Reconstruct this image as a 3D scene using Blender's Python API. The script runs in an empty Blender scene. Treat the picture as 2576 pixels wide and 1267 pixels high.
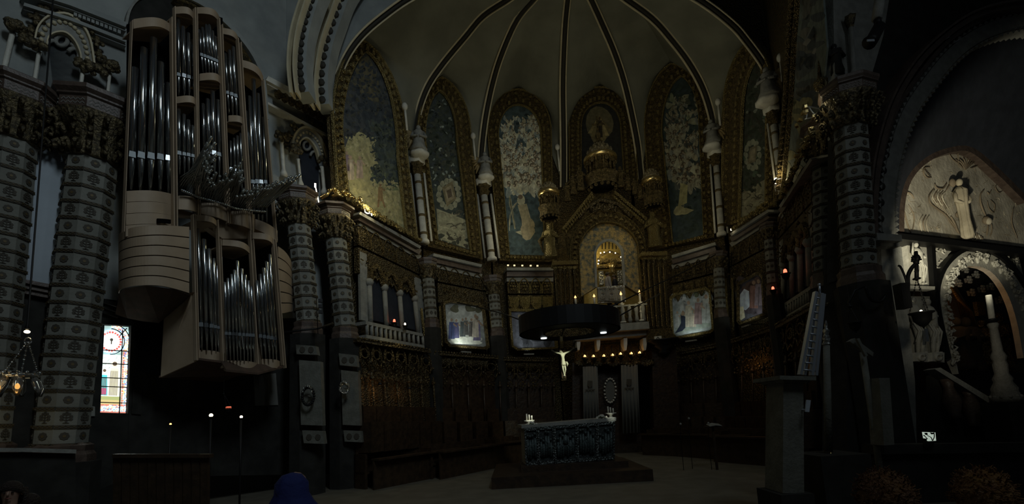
import bpy, math, random
from mathutils import Vector, Matrix
random.seed(7)
PI = math.pi
sc = bpy.context.scene
COL = bpy.context.collection
# ---------------------------------------------------------------- camera
W, H, F = 2576.0, 1267.0, 1150.0
PPX, PPY = 1288.0, 899.0
CAM = Vector((0, 0, 1.95))
R = Matrix.Rotation(math.radians(97), 3, 'X') @ Matrix.Rotation(math.radians(-3), 3, 'Z')
cd = bpy.data.cameras.new('camera'); co = bpy.data.objects.new('camera', cd); COL.objects.link(co)
co.location = CAM; co.rotation_euler = R.to_euler()
cd.sensor_width = 36; cd.lens = 36 * F / W
cd.shift_y = (PPY - H / 2) / W; cd.clip_end = 300; cd.clip_start = .05
sc.camera = co
sc.view_settings.view_transform = 'Standard'; sc.view_settings.look = 'None'
sc.view_settings.gamma = 1; sc.view_settings.exposure = 0.0; sc.view_settings.use_curve_mapping = False
sc.cycles.max_bounces = 4; sc.cycles.diffuse_bounces = 2; sc.cycles.glossy_bounces = 2
sc.cycles.transmission_bounces = 3; sc.cycles.sample_clamp_indirect = 2; sc.cycles.use_denoising = True
sc.cycles.caustics_reflective = False; sc.cycles.caustics_refractive = False
# ---------------------------------------------------------------- world and the unseen area lights added near the camera
wd = bpy.data.worlds.new('world'); sc.world = wd; wd.use_nodes = True
wd.node_tree.nodes['Background'].inputs[0].default_value = (.80, .92, 1.0, 1)
wd.node_tree.nodes['Background'].inputs[1].default_value = .0078
def light(kind, loc, energy, col=(1, 1, 1), size=.1, target=None, spot=None, sy=None, blend=.6):
    l = bpy.data.lights.new(kind.lower() + '_light', kind); l.energy = energy; l.color = col
    if kind == 'AREA':
        l.size = size
        if sy: l.shape = 'RECTANGLE'; l.size_y = sy
    else: l.shadow_soft_size = size
    if spot: l.spot_size = math.radians(spot); l.spot_blend = blend
    o = bpy.data.objects.new('light', l); COL.objects.link(o); o.location = loc
    if target is not None: o.rotation_euler = (Vector(target) - Vector(loc)).to_track_quat('-Z', 'Y').to_euler()
    return o
LA = light('AREA', (5, -3, 17), 168, (.78, .92, 1), 2.2, (-7, 12, 7), sy=5)        # unseen area light added high up to brighten the organ side
LA.data.spread = math.radians(95)
light('AREA', (-4, -3, 15), 26, (.95, 1, .85), 4, (2, 18, 12), sy=5)        # unseen area light added to brighten the vault
light('AREA', (9, 3, 11), 26, (.8, .93, 1), .35, (-7, 12, 7), sy=3.5)         # unseen strip light added for bright streaks on the pipes

# ---------------------------------------------------------------- pixel helpers
def ray(px, py):
    return R @ Vector(((px - PPX) / F, -(py - PPY) / F, -1.0))
def PY(px, py, Y):
    d = ray(px, py); return CAM + d * ((Y - CAM.y) / d.y)
def PZ(px, py, z):
    d = ray(px, py); return CAM + d * ((z - CAM.z) / d.z)
FWD = R @ Vector((0, 0, -1))
def pxs(p):                       # metres per pixel at p
    return (Vector(p) - CAM).dot(FWD) / F
class Plane:
    def __init__(s, a, b):
        s.o = Vector((a[0], a[1], 0)); d = (Vector((b[0], b[1], 0)) - s.o).normalized(); s.d = d
        n = Vector((d.y, -d.x, 0))
        if n.dot(Vector((CAM.x, CAM.y, 0)) - s.o) < 0: n = -n
        s.n = n
    def p(s, px, py, off=0.0):
        d = ray(px, py); q = CAM + d * ((s.o + s.n * 0 - CAM).dot(s.n) / d.dot(s.n))
        return q + s.n * off
    def q(s, px, py, off=0.0):    # the pixel ray meets the plane moved off towards the camera
        d = ray(px, py); o = s.o + s.n * off
        return CAM + d * ((o - CAM).dot(s.n) / d.dot(s.n))
def YPlane(Y): return Plane((-1, Y), (1, Y))
def lerp(a, b, t): return a + (b - a) * t
def L2(a, b, t): return (lerp(a[0], b[0], t), lerp(a[1], b[1], t))
def poly_at(pts, t):              # arc-length position on a pixel polyline
    ls = [math.dist(pts[i], pts[i + 1]) for i in range(len(pts) - 1)]; s = t * sum(ls)
    for i, l in enumerate(ls):
        if s <= l or i == len(ls) - 1: return L2(pts[i], pts[i + 1], min(1, s / max(l, 1e-6)))
        s -= l
def smoothpx(pts, n):             # Catmull-Rom through the points
    out = []; m = len(pts)
    for i in range(m - 1):
        p0, p1, p2, p3 = pts[max(i - 1, 0)], pts[i], pts[i + 1], pts[min(i + 2, m - 1)]
        for j in range(n):
            t = j / n
            out.append(tuple(.5 * (2 * p1[k] + (p2[k] - p0[k]) * t + (2 * p0[k] - 5 * p1[k] + 4 * p2[k] - p3[k]) * t * t + (3 * p1[k] - p0[k] - 3 * p2[k] + p3[k]) * t ** 3) for k in (0, 1)))
    out.append(tuple(pts[-1])); return out
def arch_px(bl, sl, ap, sr, br, n=10, flat=.62, rnd_=False):
    def half(s, a):
        c1 = (s[0], lerp(s[1], a[1], flat)); c2 = (lerp(a[0], s[0], .55 if rnd_ else .38), lerp(a[1], s[1], .0 if rnd_ else .06)); r = []
        for i in range(n + 1):
            t = i / n; u = 1 - t
            r.append(tuple(u ** 3 * s[k] + 3 * u * u * t * c1[k] + 3 * u * t * t * c2[k] + t ** 3 * a[k] for k in (0, 1)))
        return r
    l = half(sl, ap); r = half(sr, ap)
    lo = [L2(bl, sl, i / 6) for i in range(6)]; ro = [L2(br, sr, i / 6) for i in range(6)]
    return lo + l + r[::-1][1:] + ro[::-1]
def offs(pts, w):
    out = []
    for i in range(len(pts)):
        a = pts[max(i - 1, 0)]; b = pts[min(i + 1, len(pts) - 1)]
        dx, dy = b[0] - a[0], b[1] - a[1]; l = math.hypot(dx, dy) or 1
        out.append((pts[i][0] - dy / l * w, pts[i][1] + dx / l * w))
    return out
def frame(w):
    w = Vector(w).normalized(); u = w.cross(Vector((0, 0, 1)))
    if u.length < .1: u = Vector((1, 0, 0)) - w * w.x
    u.normalize(); return u, w.cross(u).normalized(), w
# ---------------------------------------------------------------- mesh buffer
class MB:
    def __init__(s): s.v = []; s.f = []; s.mi = []; s.sm = []; s.c = []; s.m = 0; s.col = (1, 1, 1); s.s = False
    def face(s, idx): s.f.append(idx); s.mi.append(s.m); s.sm.append(s.s); s.c.append(s.col)
    def add(s, vs, fs):
        b = len(s.v); s.v += [Vector(q) for q in vs]
        for f in fs: s.face([b + i for i in f])
        return s
    def poly(s, pts): return s.add(pts, [list(range(len(pts)))])
    def prism(s, pts, vec):
        n = len(pts); vec = Vector(vec); v = [Vector(q) for q in pts]
        s.add(v + [q + vec for q in v], [list(range(n)), list(range(2 * n - 1, n - 1, -1))] + [[i, i + n, (i + 1) % n + n, (i + 1) % n] for i in range(n)])
        return s
    def slab(s, pl, px, off=0., th=.05): return s.prism([pl.q(x, y, off) for x, y in px], -pl.n * th)
    def rings(s, rows, closed=True, cap=False):
        b = len(s.v); n = len(rows[0])
        for r in rows: s.v += [Vector(q) for q in r]
        for i in range(len(rows) - 1):
            for j in range(n if closed else n - 1):
                s.face([b + i * n + j, b + i * n + (j + 1) % n, b + (i + 1) * n + (j + 1) % n, b + (i + 1) * n + j])
        if cap:
            s.face([b + j for j in range(n)][::-1]); s.face([b + (len(rows) - 1) * n + j for j in range(n)])
        return s
    def ring(s, pl, outer, inner, off=0., th=.1):
        rows = []
        for a, c in zip(outer, inner):
            rows.append([pl.q(*a, off), pl.q(*c, off), pl.q(*c, off) - pl.n * th, pl.q(*a, off) - pl.n * th])
        return s.rings(rows, True, True)
    def bar(s, pl, px, w, off=0., th=.05): return s.ring(pl, offs(px, w / 2), offs(px, -w / 2), off, th)
    def tube(s, path, rad, seg=6, cap=True, sm=True):
        path = [Vector(q) for q in path]
        if not isinstance(rad, (list, tuple)): rad = [rad] * len(path)
        rows = []; u = None
        for i, q in enumerate(path):
            t = path[min(i + 1, len(path) - 1)] - path[max(i - 1, 0)]
            if t.length < 1e-7: t = Vector((0, 0, 1))
            t.normalize()
            u = frame(t)[0] if u is None else (u - t * u.dot(t))
            if u.length < 1e-4: u = frame(t)[0]
            u.normalize(); v = t.cross(u)
            rows.append([q + (u * math.cos(2 * PI * k / seg) + v * math.sin(2 * PI * k / seg)) * rad[i] for k in range(seg)])
        o = s.s; s.s = sm and seg > 4; s.rings(rows, True, cap); s.s = o; return s
    def lathe(s, p0, prof, seg=16, ax=(0, 0, 1), phase=0., sm=True, lobes=0, la=0., cap=True):
        u, v, w = frame(ax); p0 = Vector(p0)
        if abs(w.z) > .6:
            u = Vector((1, 0, 0)); u = (u - w * u.dot(w)).normalized(); v = w.cross(u)
        rows = []
        for r, z in prof:
            rows.append([p0 + w * z + (u * math.cos(2 * PI * k / seg + phase) + v * math.sin(2 * PI * k / seg + phase)) * max(r, .0005) * (1 + la * math.cos(lobes * 2 * PI * k / seg)) for k in range(seg)])
        o = s.s; s.s = sm; s.rings(rows, True, cap); s.s = o; return s
    def ball(s, c, r, seg=8, rows=5, sm=True, rot=None):
        if not isinstance(r, (tuple, list)): r = (r, r, r)
        rr = []
        for i in range(rows + 1):
            a = PI * i / rows; q = max(math.sin(a), .01)
            ring = [Vector((r[0] * q * math.cos(2 * PI * k / seg), r[1] * q * math.sin(2 * PI * k / seg), -r[2] * math.cos(a))) for k in range(seg)]
            if rot: ring = [rot @ e for e in ring]
            rr.append([Vector(c) + e for e in ring])
        o = s.s; s.s = sm; s.rings(rr, True, True); s.s = o; return s
    def box(s, c, d, rz=0., ax=None):
        c = Vector(c); m = ax or Matrix.Rotation(rz, 3, 'Z')
        vs = [c + m @ Vector((x * d[0] / 2, y * d[1] / 2, z * d[2] / 2)) for x in (-1, 1) for y in (-1, 1) for z in (-1, 1)]
        return s.add(vs, [[0, 1, 3, 2], [4, 6, 7, 5], [0, 4, 5, 1], [2, 3, 7, 6], [0, 2, 6, 4], [1, 5, 7, 3]])
    def build(s, name, mats, parent=None, **tg):
        me = bpy.data.meshes.new(name)
        org = ORG.get(parent.name, Vector((0, 0, 0))) if parent else (tg.pop('org', None) or Vector((0, 0, 0)))
        me.from_pydata([q - org for q in s.v], [], s.f); 
        if not isinstance(mats, (list, tuple)): mats = [mats]
        for m in mats: me.materials.append(m)
        me.polygons.foreach_set('material_index', s.mi); me.polygons.foreach_set('use_smooth', s.sm)
        ca = me.color_attributes.new('Col', 'FLOAT_COLOR', 'CORNER'); buf = []
        for p in me.polygons:
            c = s.c[p.index]; buf += [c[0], c[1], c[2], 1.0] * p.loop_total
        ca.data.foreach_set('color', buf)
        me.validate(); me.update()
        o = bpy.data.objects.new(name, me); COL.objects.link(o)
        if parent: o.parent = parent
        else: o.location = org
        ORG[o.name] = org
        for k, v in tg.items(): o[k] = v
        return o
ORG = {}
def thing(name, label, cat, loc, group=None):
    o = bpy.data.objects.new(name, None); COL.objects.link(o); o.location = loc; o.empty_display_size = .1
    o['label'] = label; o['category'] = cat; o['kind'] = 'thing'
    if group: o['group'] = group
    ORG[o.name] = Vector(loc); return o
def dup(root, loc, label=None, rz=0., scale=1.):
    kids = {}
    r = root.copy(); COL.objects.link(r); r.location = loc; r.rotation_euler = (0, 0, rz); r.scale = (scale,) * 3
    if label: r['label'] = label
    for ch in list(root.children):
        c = ch.copy(); COL.objects.link(c); c.parent = r
        for g in list(ch.children):
            d = g.copy(); COL.objects.link(d); d.parent = c
    return r
# ---------------------------------------------------------------- materials
def mat(name, col, rough=.7, metal=0., bump=None, col2=None, cs=3., emit=0., ecol=None, attr=False, trans=0., vor=False):
    m = bpy.data.materials.new(name); m.use_nodes = True; nt = m.node_tree; b = nt.nodes['Principled BSDF']
    b.inputs['Roughness'].default_value = rough; b.inputs['Metallic'].default_value = metal
    b.inputs['Base Color'].default_value = (*col, 1)
    tc = nt.nodes.new('ShaderNodeTexCoord')
    src = None
    if attr:
        a = nt.nodes.new('ShaderNodeVertexColor'); a.layer_name = 'Col'; src = a.outputs['Color']
    if col2:
        n = nt.nodes.new('ShaderNodeTexNoise'); n.inputs['Scale'].default_value = cs; n.inputs['Detail'].default_value = 6
        nt.links.new(tc.outputs['Object'], n.inputs['Vector'])
        rp = nt.nodes.new('ShaderNodeValToRGB'); rp.color_ramp.elements[0].position = .38; rp.color_ramp.elements[1].position = .64
        rp.color_ramp.elements[0].color = (*col, 1); rp.color_ramp.elements[1].color = (*col2, 1)
        nt.links.new(n.outputs['Fac'], rp.inputs[0])
        if src:
            mx = nt.nodes.new('ShaderNodeMix'); mx.data_type = 'RGBA'; mx.blend_type = 'MULTIPLY'; mx.inputs[0].default_value = 1
            nt.links.new(src, mx.inputs[6]); nt.links.new(rp.outputs[0], mx.inputs[7]); src = mx.outputs[2]
        else: src = rp.outputs[0]
    if src: nt.links.new(src, b.inputs['Base Color'])
    if bump:
        if vor:
            n = nt.nodes.new('ShaderNodeTexVoronoi'); n.inputs['Scale'].default_value = bump[0]; out = n.outputs['Distance']
        else:
            n = nt.nodes.new('ShaderNodeTexNoise'); n.inputs['Scale'].default_value = bump[0]; n.inputs['Detail'].default_value = 5; out = n.outputs['Fac']
        nt.links.new(tc.outputs['Object'], n.inputs['Vector'])
        bp = nt.nodes.new('ShaderNodeBump'); bp.inputs['Strength'].default_value = bump[1]; bp.inputs['Distance'].default_value = .05
        nt.links.new(out, bp.inputs['Height']); nt.links.new(bp.outputs[0], b.inputs['Normal'])
    if emit:
        b.inputs['Emission Strength'].default_value = emit
        if ecol: b.inputs['Emission Color'].default_value = (*ecol, 1)
        elif src: nt.links.new(src, b.inputs['Emission Color'])
        else: b.inputs['Emission Color'].default_value = (*col, 1)
    if trans: b.inputs['Transmission Weight'].default_value = trans
    return m
M = dict(
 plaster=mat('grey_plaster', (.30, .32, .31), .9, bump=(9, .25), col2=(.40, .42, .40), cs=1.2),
 pale=mat('pale_blue_plaster', (.42, .47, .52), .9, bump=(5, .2), col2=(.50, .56, .62), cs=.8),
 vault=mat('vault_plaster', (.20, .20, .155), .9, bump=(6, .2), col2=(.27, .27, .21), cs=.7),
 dark=mat('shade_dark_stone', (.018, .018, .015), .95, bump=(8, .3), col2=(.032, .031, .027)),  # shade of the low walls is put into this stone colour
 blueceil=mat('dark_blue_vault', (.016, .021, .032), .9, bump=(5, .2), col2=(.024, .03, .044)),
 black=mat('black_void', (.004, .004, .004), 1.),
 iron=mat('black_iron', (.02, .02, .02), .5, .6),
 marble=mat('white_marble', (.66, .64, .56), .6, bump=(14, .3), col2=(.82, .80, .70), cs=4),
 stone=mat('grey_stone', (.26, .26, .235), .8, bump=(20, .3), col2=(.34, .34, .31), cs=5),
 red=mat('red_brown_marble', (.085, .06, .048), .45, bump=(20, .2), col2=(.13, .095, .075), cs=6),
 gold=mat('gilded_ornament', (.38, .30, .13), .32, .8, bump=(30, .9), vor=True),
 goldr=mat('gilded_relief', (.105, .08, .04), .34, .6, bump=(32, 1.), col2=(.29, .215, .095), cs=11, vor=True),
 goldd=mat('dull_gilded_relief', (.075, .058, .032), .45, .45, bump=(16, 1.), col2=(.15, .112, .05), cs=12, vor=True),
 scales=mat('scale_tiles', (.24, .19, .10), .5, .3, bump=(26, .8), col2=(.36, .30, .18), cs=6, vor=True),
 goldl=mat('polished_gold', (.75, .56, .24), .25, .9),
 foliage=mat('gilded_leaves', (.06, .05, .032), .36, .55, bump=(25, .8), col2=(.24, .19, .10), cs=14),
 wood=mat('pale_maple_wood', (.40, .30, .20), .6, bump=(3, .05), col2=(.46, .35, .24), cs=2.5),
 woodd=mat('brown_wood', (.07, .045, .03), .9, col2=(.10, .06, .04), cs=5),
 stall=mat('dark_walnut', (.035, .022, .013), .4, bump=(10, .3), col2=(.06, .037, .02), cs=6),
 pipe=mat('tin_pipe', (.60, .63, .64), .17, .97),
 mouth=mat('dull_tin', (.15, .165, .17), .45, .6),
 piped=mat('dark_reed_pipe', (.46, .47, .43), .28, .85),
 alu=mat('aluminium', (.5, .54, .6), .4, .7),
 paint=mat('painted_colours', (1.0, 1.0, .97), .85, attr=True, bump=(30, .15), col2=(1.55, 1.55, 1.5), cs=5),
 plain=mat('plain_colours', (.8, .8, .8), .7, attr=True),
 glasspic=mat('stained_glass', (1, 1, 1), .5, attr=True, emit=1.5),
 bulb=mat('lamp_bulb', (1, .9, .7), .5, emit=6, ecol=(1, .85, .55)),
 flame=mat('candle_flame', (1, .6, .2), .5, emit=3.2, ecol=(1, .48, .14)),
 redb=mat('red_lamp_glass', (.8, .05, .03), .4, emit=3.5, ecol=(1, .12, .06)),
 wbulb=mat('cool_spot_lens', (1, 1, 1), .4, emit=1.2, ecol=(.9, 1, 1)),
 wax=mat('wax_candle', (.75, .72, .62), .6),
 ivory=mat('ivory_figure', (.72, .70, .55), .5),
 silver=mat('silver_relief', (.45, .46, .44), .35, .85, bump=(12, .9), vor=True),
 floor=mat('beige_stone_floor', (.16, .145, .11), .55, bump=(3, .1), col2=(.21, .19, .145), cs=2),
 shaftg=mat('dark_gilded_shaft', (.10, .075, .035), .3, .7, bump=(30, .6), vor=True),
 grid=mat('black_relief', (.05, .06, .06), .5, .4, bump=(30, .8)),
 cloth=mat('grey_drape', (.17, .17, .155), .9, bump=(4, .3)),
 skin=mat('skin', (.42, .26, .19), .6),
 hair=mat('dark_hair', (.03, .02, .015), .6, bump=(60, .8)),
 rhair=mat('reddish_hair', (.17, .07, .022), .5, bump=(70, .9), col2=(.27, .12, .035), cs=25),
 dull=mat('dull_stone', (.15, .15, .125), .85, bump=(20, .3), col2=(.20, .20, .17), cs=5),
 blue=mat('blue_fabric', (.012, .022, .13), .85, bump=(12, .4)),
 glass=mat('lamp_glass', (.8, .8, .75), .08, trans=.9),
)
for k_ in ('black',): M[k_].node_tree.nodes['Principled BSDF'].inputs['Specular IOR Level'].default_value = 0
def struct(mb, name, m): return mb.build(name, m, kind='structure')
# ================================================================ STRUCTURE
WL = Plane((-9.95, 8.69), (-5.6, 14.9))              # oblique wall on the organ side
WLb = Plane((-10.75, 9.1), (-6.3, 15.4))
V1 = PZ(862, 512, 9.25); V2 = PZ(1072, 622, 9.25); V3 = PZ(1243, 662, 9.25); V4 = PZ(1395, 668, 9.25)
V5 = Vector((6.6, 22.3, 9.25)); V6 = PZ(1820, 603, 9.25); V7 = PZ(1965, 505, 9.25); V8 = PZ(2052, 312, 9.25)
VS = [None, V1, V2, V3, V4, V5, V6, V7, V8]
BAY = {k: Plane(VS[k], VS[k + 1]) for k in range(1, 8)}
RET = Plane((-1, 20.3), (9, 20.3))
CH = Plane((9.6, 11.5), (14.6, 13.4))                # chapel back wall
WR = Plane((8.3, 10.2), (14.5, 11.6))                # wall with the great arch
# floor
mb = MB(); mb.add([(-22, -3, 0), (24, -3, 0), (24, 30, 0), (-22, 30, 0)], [[0, 1, 2, 3]]); mb.m = 0
struct(mb, 'floor', M['floor'])
# left oblique wall: masonry sheet behind everything, with a hole left for the stained window
def wallpoly(pl, px, m, name, off=0., th=.3):
    return struct(MB().slab(pl, px, off, th), name, m)
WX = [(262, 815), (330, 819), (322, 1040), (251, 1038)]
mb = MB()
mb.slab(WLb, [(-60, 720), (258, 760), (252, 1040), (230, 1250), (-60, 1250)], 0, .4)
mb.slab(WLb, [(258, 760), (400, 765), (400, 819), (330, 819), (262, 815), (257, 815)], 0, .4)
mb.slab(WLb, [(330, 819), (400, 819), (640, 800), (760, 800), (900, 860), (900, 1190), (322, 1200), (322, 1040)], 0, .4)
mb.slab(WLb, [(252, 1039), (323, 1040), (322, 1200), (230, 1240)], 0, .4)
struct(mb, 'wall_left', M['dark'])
wallpoly(WLb, [(-80, -120), (345, -60), (345, 300), (330, 760), (-80, 705)], M['plaster'], 'wall_left_upper')
wallpoly(WLb, [(-80, 250), (190, 330), (160, 722), (-80, 706)], M['pale'], 'trim_1', .06, .05)
wallpoly(WLb, [(330, -80), (720, -80), (720, 210), (700, 840), (330, 800)], M['plaster'], 'wall_left_organ', -.02)
wallpoly(WLb, [(680, 200), (840, 280), (890, 480), (892, 900), (690, 860)], M['plaster'], 'wall_left_gallery', -.04)
# string courses of the left wall
def course(pl, px, w, m, name, off=.25, th=.3, extra=()):
    mb = MB(); mb.bar(pl, px, w, off, th)
    for dy, ww, oo in extra: mb.bar(pl, [(x, y + dy) for x, y in px], ww, oo, th)
    return struct(mb, name, m)
course(WLb, [(-60, 690), (60, 706), (142, 722), (165, 726)], 9, M['red'], 'trim_2', .3, .3, ((14, 8, .22), (24, 14, .15)))
course(WLb, [(235, 748), (275, 760), (300, 768)], 9, M['dark'], 'trim_3', .3, .3, ((14, 8, .2), (24, 14, .12)))
course(WLb, [(60, -30), (180, 8), (318, 62)], 12, M['plaster'], 'trim_4', .45, .45, ((14, 6, .35), (40, 8, .3), (52, 5, .2)))
mb = MB()                                             # dentils under the gallery cornice
for i in range(11):
    x, y = L2((190, 32), (300, 76), i / 10); mb.slab(WLb, [(x - 4, y - 9), (x + 4, y - 6), (x + 4, y + 9), (x - 4, y + 6)], .32, .3)
struct(mb, 'trim_5', M['plaster'])
course(WLb, [(672, 196), (760, 243), (850, 292)], 12, M['marble'], 'trim_6', .5, .5, ((13, 5, .4), (62, 5, .3)))
mb = MB()
for i in range(9):
    x, y = L2((700, 236), (838, 306), i / 8); mb.ball(WLb.q(x, y, .33), .13, 8, 4); mb.tube([WLb.q(x + 11 * math.cos(a) * .8, y + 13 * math.sin(a), .3) for a in [j * PI / 5 for j in range(11)]], .025, 4)
struct(mb, 'trim_7', M['goldr'])
# parapet at the lower left
mb = MB(); mb.bar(WL, [(-60, 1131), (60, 1131), (192, 1135)], 10, .75, .7); struct(mb, 'trim_8', M['stone'])
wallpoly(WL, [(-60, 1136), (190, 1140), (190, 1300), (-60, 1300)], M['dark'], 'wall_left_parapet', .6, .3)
# ---- vault: springing points and ribs traced in depth
AP = PY(1442, -95, 14.2)
def rib_curve(px, S, n=6):
    """pixel polyline from the spring to the crown, depth following a quarter ellipse in plan"""
    p = smoothpx(px, n); m = len(p); out = []
    for i, (x, y) in enumerate(p):
        t = i / (m - 1); th = t * PI / 2
        Y = S.y + (AP.y - S.y) * (1 - math.cos(th)) ** 1.0
        out.append(PY(x, y, Y))
    return out
RIBPX = {
 'A': [(838, 290), (845, 215), (868, 150), (905, 95), (960, 45), (1040, -10), (1150, -55), (1290, -85), (1442, -95)],
 'B': [(1038, 385), (1048, 300), (1072, 225), (1110, 165), (1170, 92), (1215, 40), (1275, 0), (1350, -50), (1442, -95)],
 'C': [(1206, 450), (1212, 370), (1222, 290), (1240, 205), (1262, 135), (1300, 50), (1345, -5), (1390, -55), (1442, -95)],
 'D': [(1418, 470), (1418, 380), (1417, 300), (1416, 220), (1418, 140), (1422, 60), (1428, 0), (1435, -50), (1442, -95)],
 'E': [(1613, 450), (1605, 370), (1590, 290), (1570, 205), (1545, 130), (1515, 60), (1490, 5), (1465, -45), (1442, -95)],
 'F': [(1806, 385), (1795, 310), (1772, 230), (1735, 160), (1690, 100), (1640, 45), (1565, -10), (1500, -60), (1442, -95)],
 'G': [(1957, 250), (1945, 210), (1920, 160), (1880, 105), (1840, 60), (1760, 0), (1660, -50), (1540, -85), (1442, -95)],
}
SPR = {'A': V1, 'B': V2, 'C': V3, 'D': V4, 'E': V5, 'F': V6, 'G': V7}
RIB = {}
for k, px in RIBPX.items():
    RIB[k] = rib_curve(px, SPR[k])
M['ribc'] = mat('dark_rib_paint', (.035, .032, .025), .8)
M['ribe'] = mat('pale_rib_moulding', (.62, .54, .36), .6, col2=(.72, .63, .42))
for i, (k, pts) in enumerate(RIB.items()):
    wpx = 15
    ctr = Vector((3.6, 13, 8)); core = MB(); bead = MB(); L = []; Rr = []; C = []
    for j, q in enumerate(pts):
        t = (pts[min(j + 1, len(pts) - 1)] - pts[max(j - 1, 0)]).normalized()
        view = (CAM - q).normalized(); s = t.cross(view).normalized(); w = pxs(q) * wpx * .5
        C.append(q + view * .03); L.append(q + s * w + view * .12); Rr.append(q - s * w + view * .12)
    core.tube(C, [pxs(q) * 5.5 for q in C], 6)
    bead.tube(L, [pxs(q) * 2.0 for q in L], 5); bead.tube(Rr, [pxs(q) * 2.8 for q in Rr], 5)
    core.m = 0; base = len(core.v); core.m = 1
    core.add(bead.v, bead.f); core.sm[-len(bead.f):] = [True] * len(bead.f)
    struct(core, 'trim_%d' % (10 + i), [M['ribc'], M['ribe']])
# ---- murals' arches
ARCH = {
 1: ((852, 480), (838, 290), (912, 98), (1026, 390), (1052, 600)),
 2: ((1078, 620), (1050, 340), (1112, 192), (1186, 345), (1214, 652)),
 3: ((1258, 655), (1226, 330), (1303, 222), (1388, 335), (1393, 658)),
 4: ((1432, 470), (1430, 310), (1510, 216), (1598, 310), (1606, 470)),
 5: ((1640, 628), (1620, 320), (1688, 158), (1786, 300), (1796, 596)),
 6: ((1812, 575), (1816, 290), (1888, 100), (1944, 260), (1948, 520)),
}
INNER = {
 1: ((880, 505), (862, 330), (925, 128), (1004, 400), (1026, 588)),
 2: ((1102, 602), (1070, 345), (1107, 226), (1150, 350), (1186, 630)),
 3: ((1282, 640), (1254, 340), (1303, 262), (1362, 345), (1371, 642)),
 4: ((1462, 470), (1462, 320), (1513, 256), (1562, 325), (1572, 470)),
 5: ((1692, 612), (1664, 330), (1712, 190), (1758, 310), (1770, 590)),
 6: ((1856, 552), (1864, 300), (1902, 150), (1926, 290), (1924, 530)),
}
names = 'ABCDEFG'
def resample3(pts, n):
    ls = [0]
    for i in range(len(pts) - 1): ls.append(ls[-1] + (pts[i + 1] - pts[i]).length)
    out = []; j = 0
    for i in range(n):
        s = ls[-1] * i / (n - 1)
        while j < len(pts) - 2 and ls[j + 1] < s: j += 1
        d = ls[j + 1] - ls[j]; out.append(pts[j].lerp(pts[j + 1], (s - ls[j]) / d if d > 1e-6 else 0))
    return out
RIB3 = {}
for k in range(1, 7):
    pl = BAY[k]; o = arch_px(*ARCH[k], rnd_=k in (3, 4)); n = len(o)
    mid = n // 2
    lo = [pl.q(*q, -.05) for q in o[5:mid + 1]]; ro = [pl.q(*q, -.05) for q in o[mid:n - 5]][::-1]
    a = lo[-1]; ridge = []
    for i in range(1, 11):
        t = i / 10; q = a.lerp(AP, t); q = q + Vector((0, 0, 1.1 * math.sin(PI * t))); ridge.append(q)
    for sd, (rb, cv) in enumerate(((RIB[names[k - 1]], lo), (RIB[names[k]], ro))):
        ra = resample3(rb, 34); rc = resample3(cv, 12)[:-1] + resample3([a] + ridge, 23)
        rows = []
        for i in range(34): rows.append([ra[i].lerp(rc[i], j / 5) for j in range(6)])
        mb = MB(); mb.s = True; mb.rings(rows, False)
        struct(mb, 'ceiling', M['vault'])
# masonry behind the murals
for k in range(1, 8):
    pl = BAY[k]; a, b = VS[k], VS[k + 1]
    mb = MB(); up = Vector((0, 0, 1)); lo = -pl.n * .25
    pts = [a + lo - up * 9.25, b + lo - up * 9.25, b + lo + up * 11, a + lo + up * 11]
    mb.prism(pts, -pl.n * .3); struct(mb, 'wall_apse', M['goldd'] if k < 8 else M['dark'])
# back vault over the crossing, side vault cells and the two transverse arches
def arc_struct(px_rows, Y, names_, mats):
    for px, w, off, nm, m in px_rows:
        struct(MB().bar(YPlane(Y), smoothpx(px, 5), w, off, .35), nm, m)
A1 = [(752, 232), (745, 160), (752, 80), (775, 0), (800, -60)]
A2 = [(803, 262), (800, 190), (812, 110), (835, 40), (858, -20), (890, -70)]
k = 20
for px, Y in ((A1, 12.4), (A2, 13.6)):
    sh = lambda d: [(x + d, y) for x, y in px]
    struct(MB().bar(YPlane(Y), smoothpx(sh(8), 5), 34, -.05, .5), 'trim_%d' % k, M['plaster'])
    mb = MB(); mb.m = 0
    for d, w in ((-22, 5), (-8, 4)): mb.bar(YPlane(Y), smoothpx(sh(d), 5), w, .25, .3)
    struct(mb, 'trim_%d' % (k + 1), M['ribe'])
    struct(MB().bar(YPlane(Y), smoothpx(sh(-15), 5), 10, .05, .3), 'trim_%d' % (k + 2), M['ribc'])
    mb = MB(); sp = smoothpx(sh(9), 5)
    for i in range(16):
        x, y = poly_at(sp, (i + .5) / 16); mb.lathe(YPlane(Y).q(x, y, -.02), [(.11, 0), (.11, .05)], 8, (0, -1, 0))
    struct(mb, 'trim_%d' % (k + 3), M['ribc']); k += 4
mb = MB(); mb.s = True                                # vault web between the arches and the organ wall
ra = resample3(RIB['A'], 14)[:10]; rows = []
for i, q in enumerate(ra):
    t = i / 9; y = lerp(250, -60, t); back = (q - CAM).normalized() * .12
    rows.append([PY(lerp(640, 500, t), y, lerp(14.6, 13.8, t)), PY(lerp(700, 660, t), y, 14.2), PY(lerp(765, 790, t), y + 10, 14.4), (q + back).lerp(PY(lerp(765, 790, t), y + 10, 14.4), .4), q + back])
mb.rings(rows, False); struct(mb, 'ceiling', M['plaster'])
course(WLb, smoothpx([(448, -20), (520, 15), (590, 75), (640, 140), (664, 205), (672, 300)], 4), 9, M['plaster'], 'trim_30', .5, .4)
course(WLb, smoothpx([(440, -8), (512, 27), (580, 87), (628, 150), (652, 215)], 4), 6, M['goldr'], 'trim_31', .45, .4)
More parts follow.
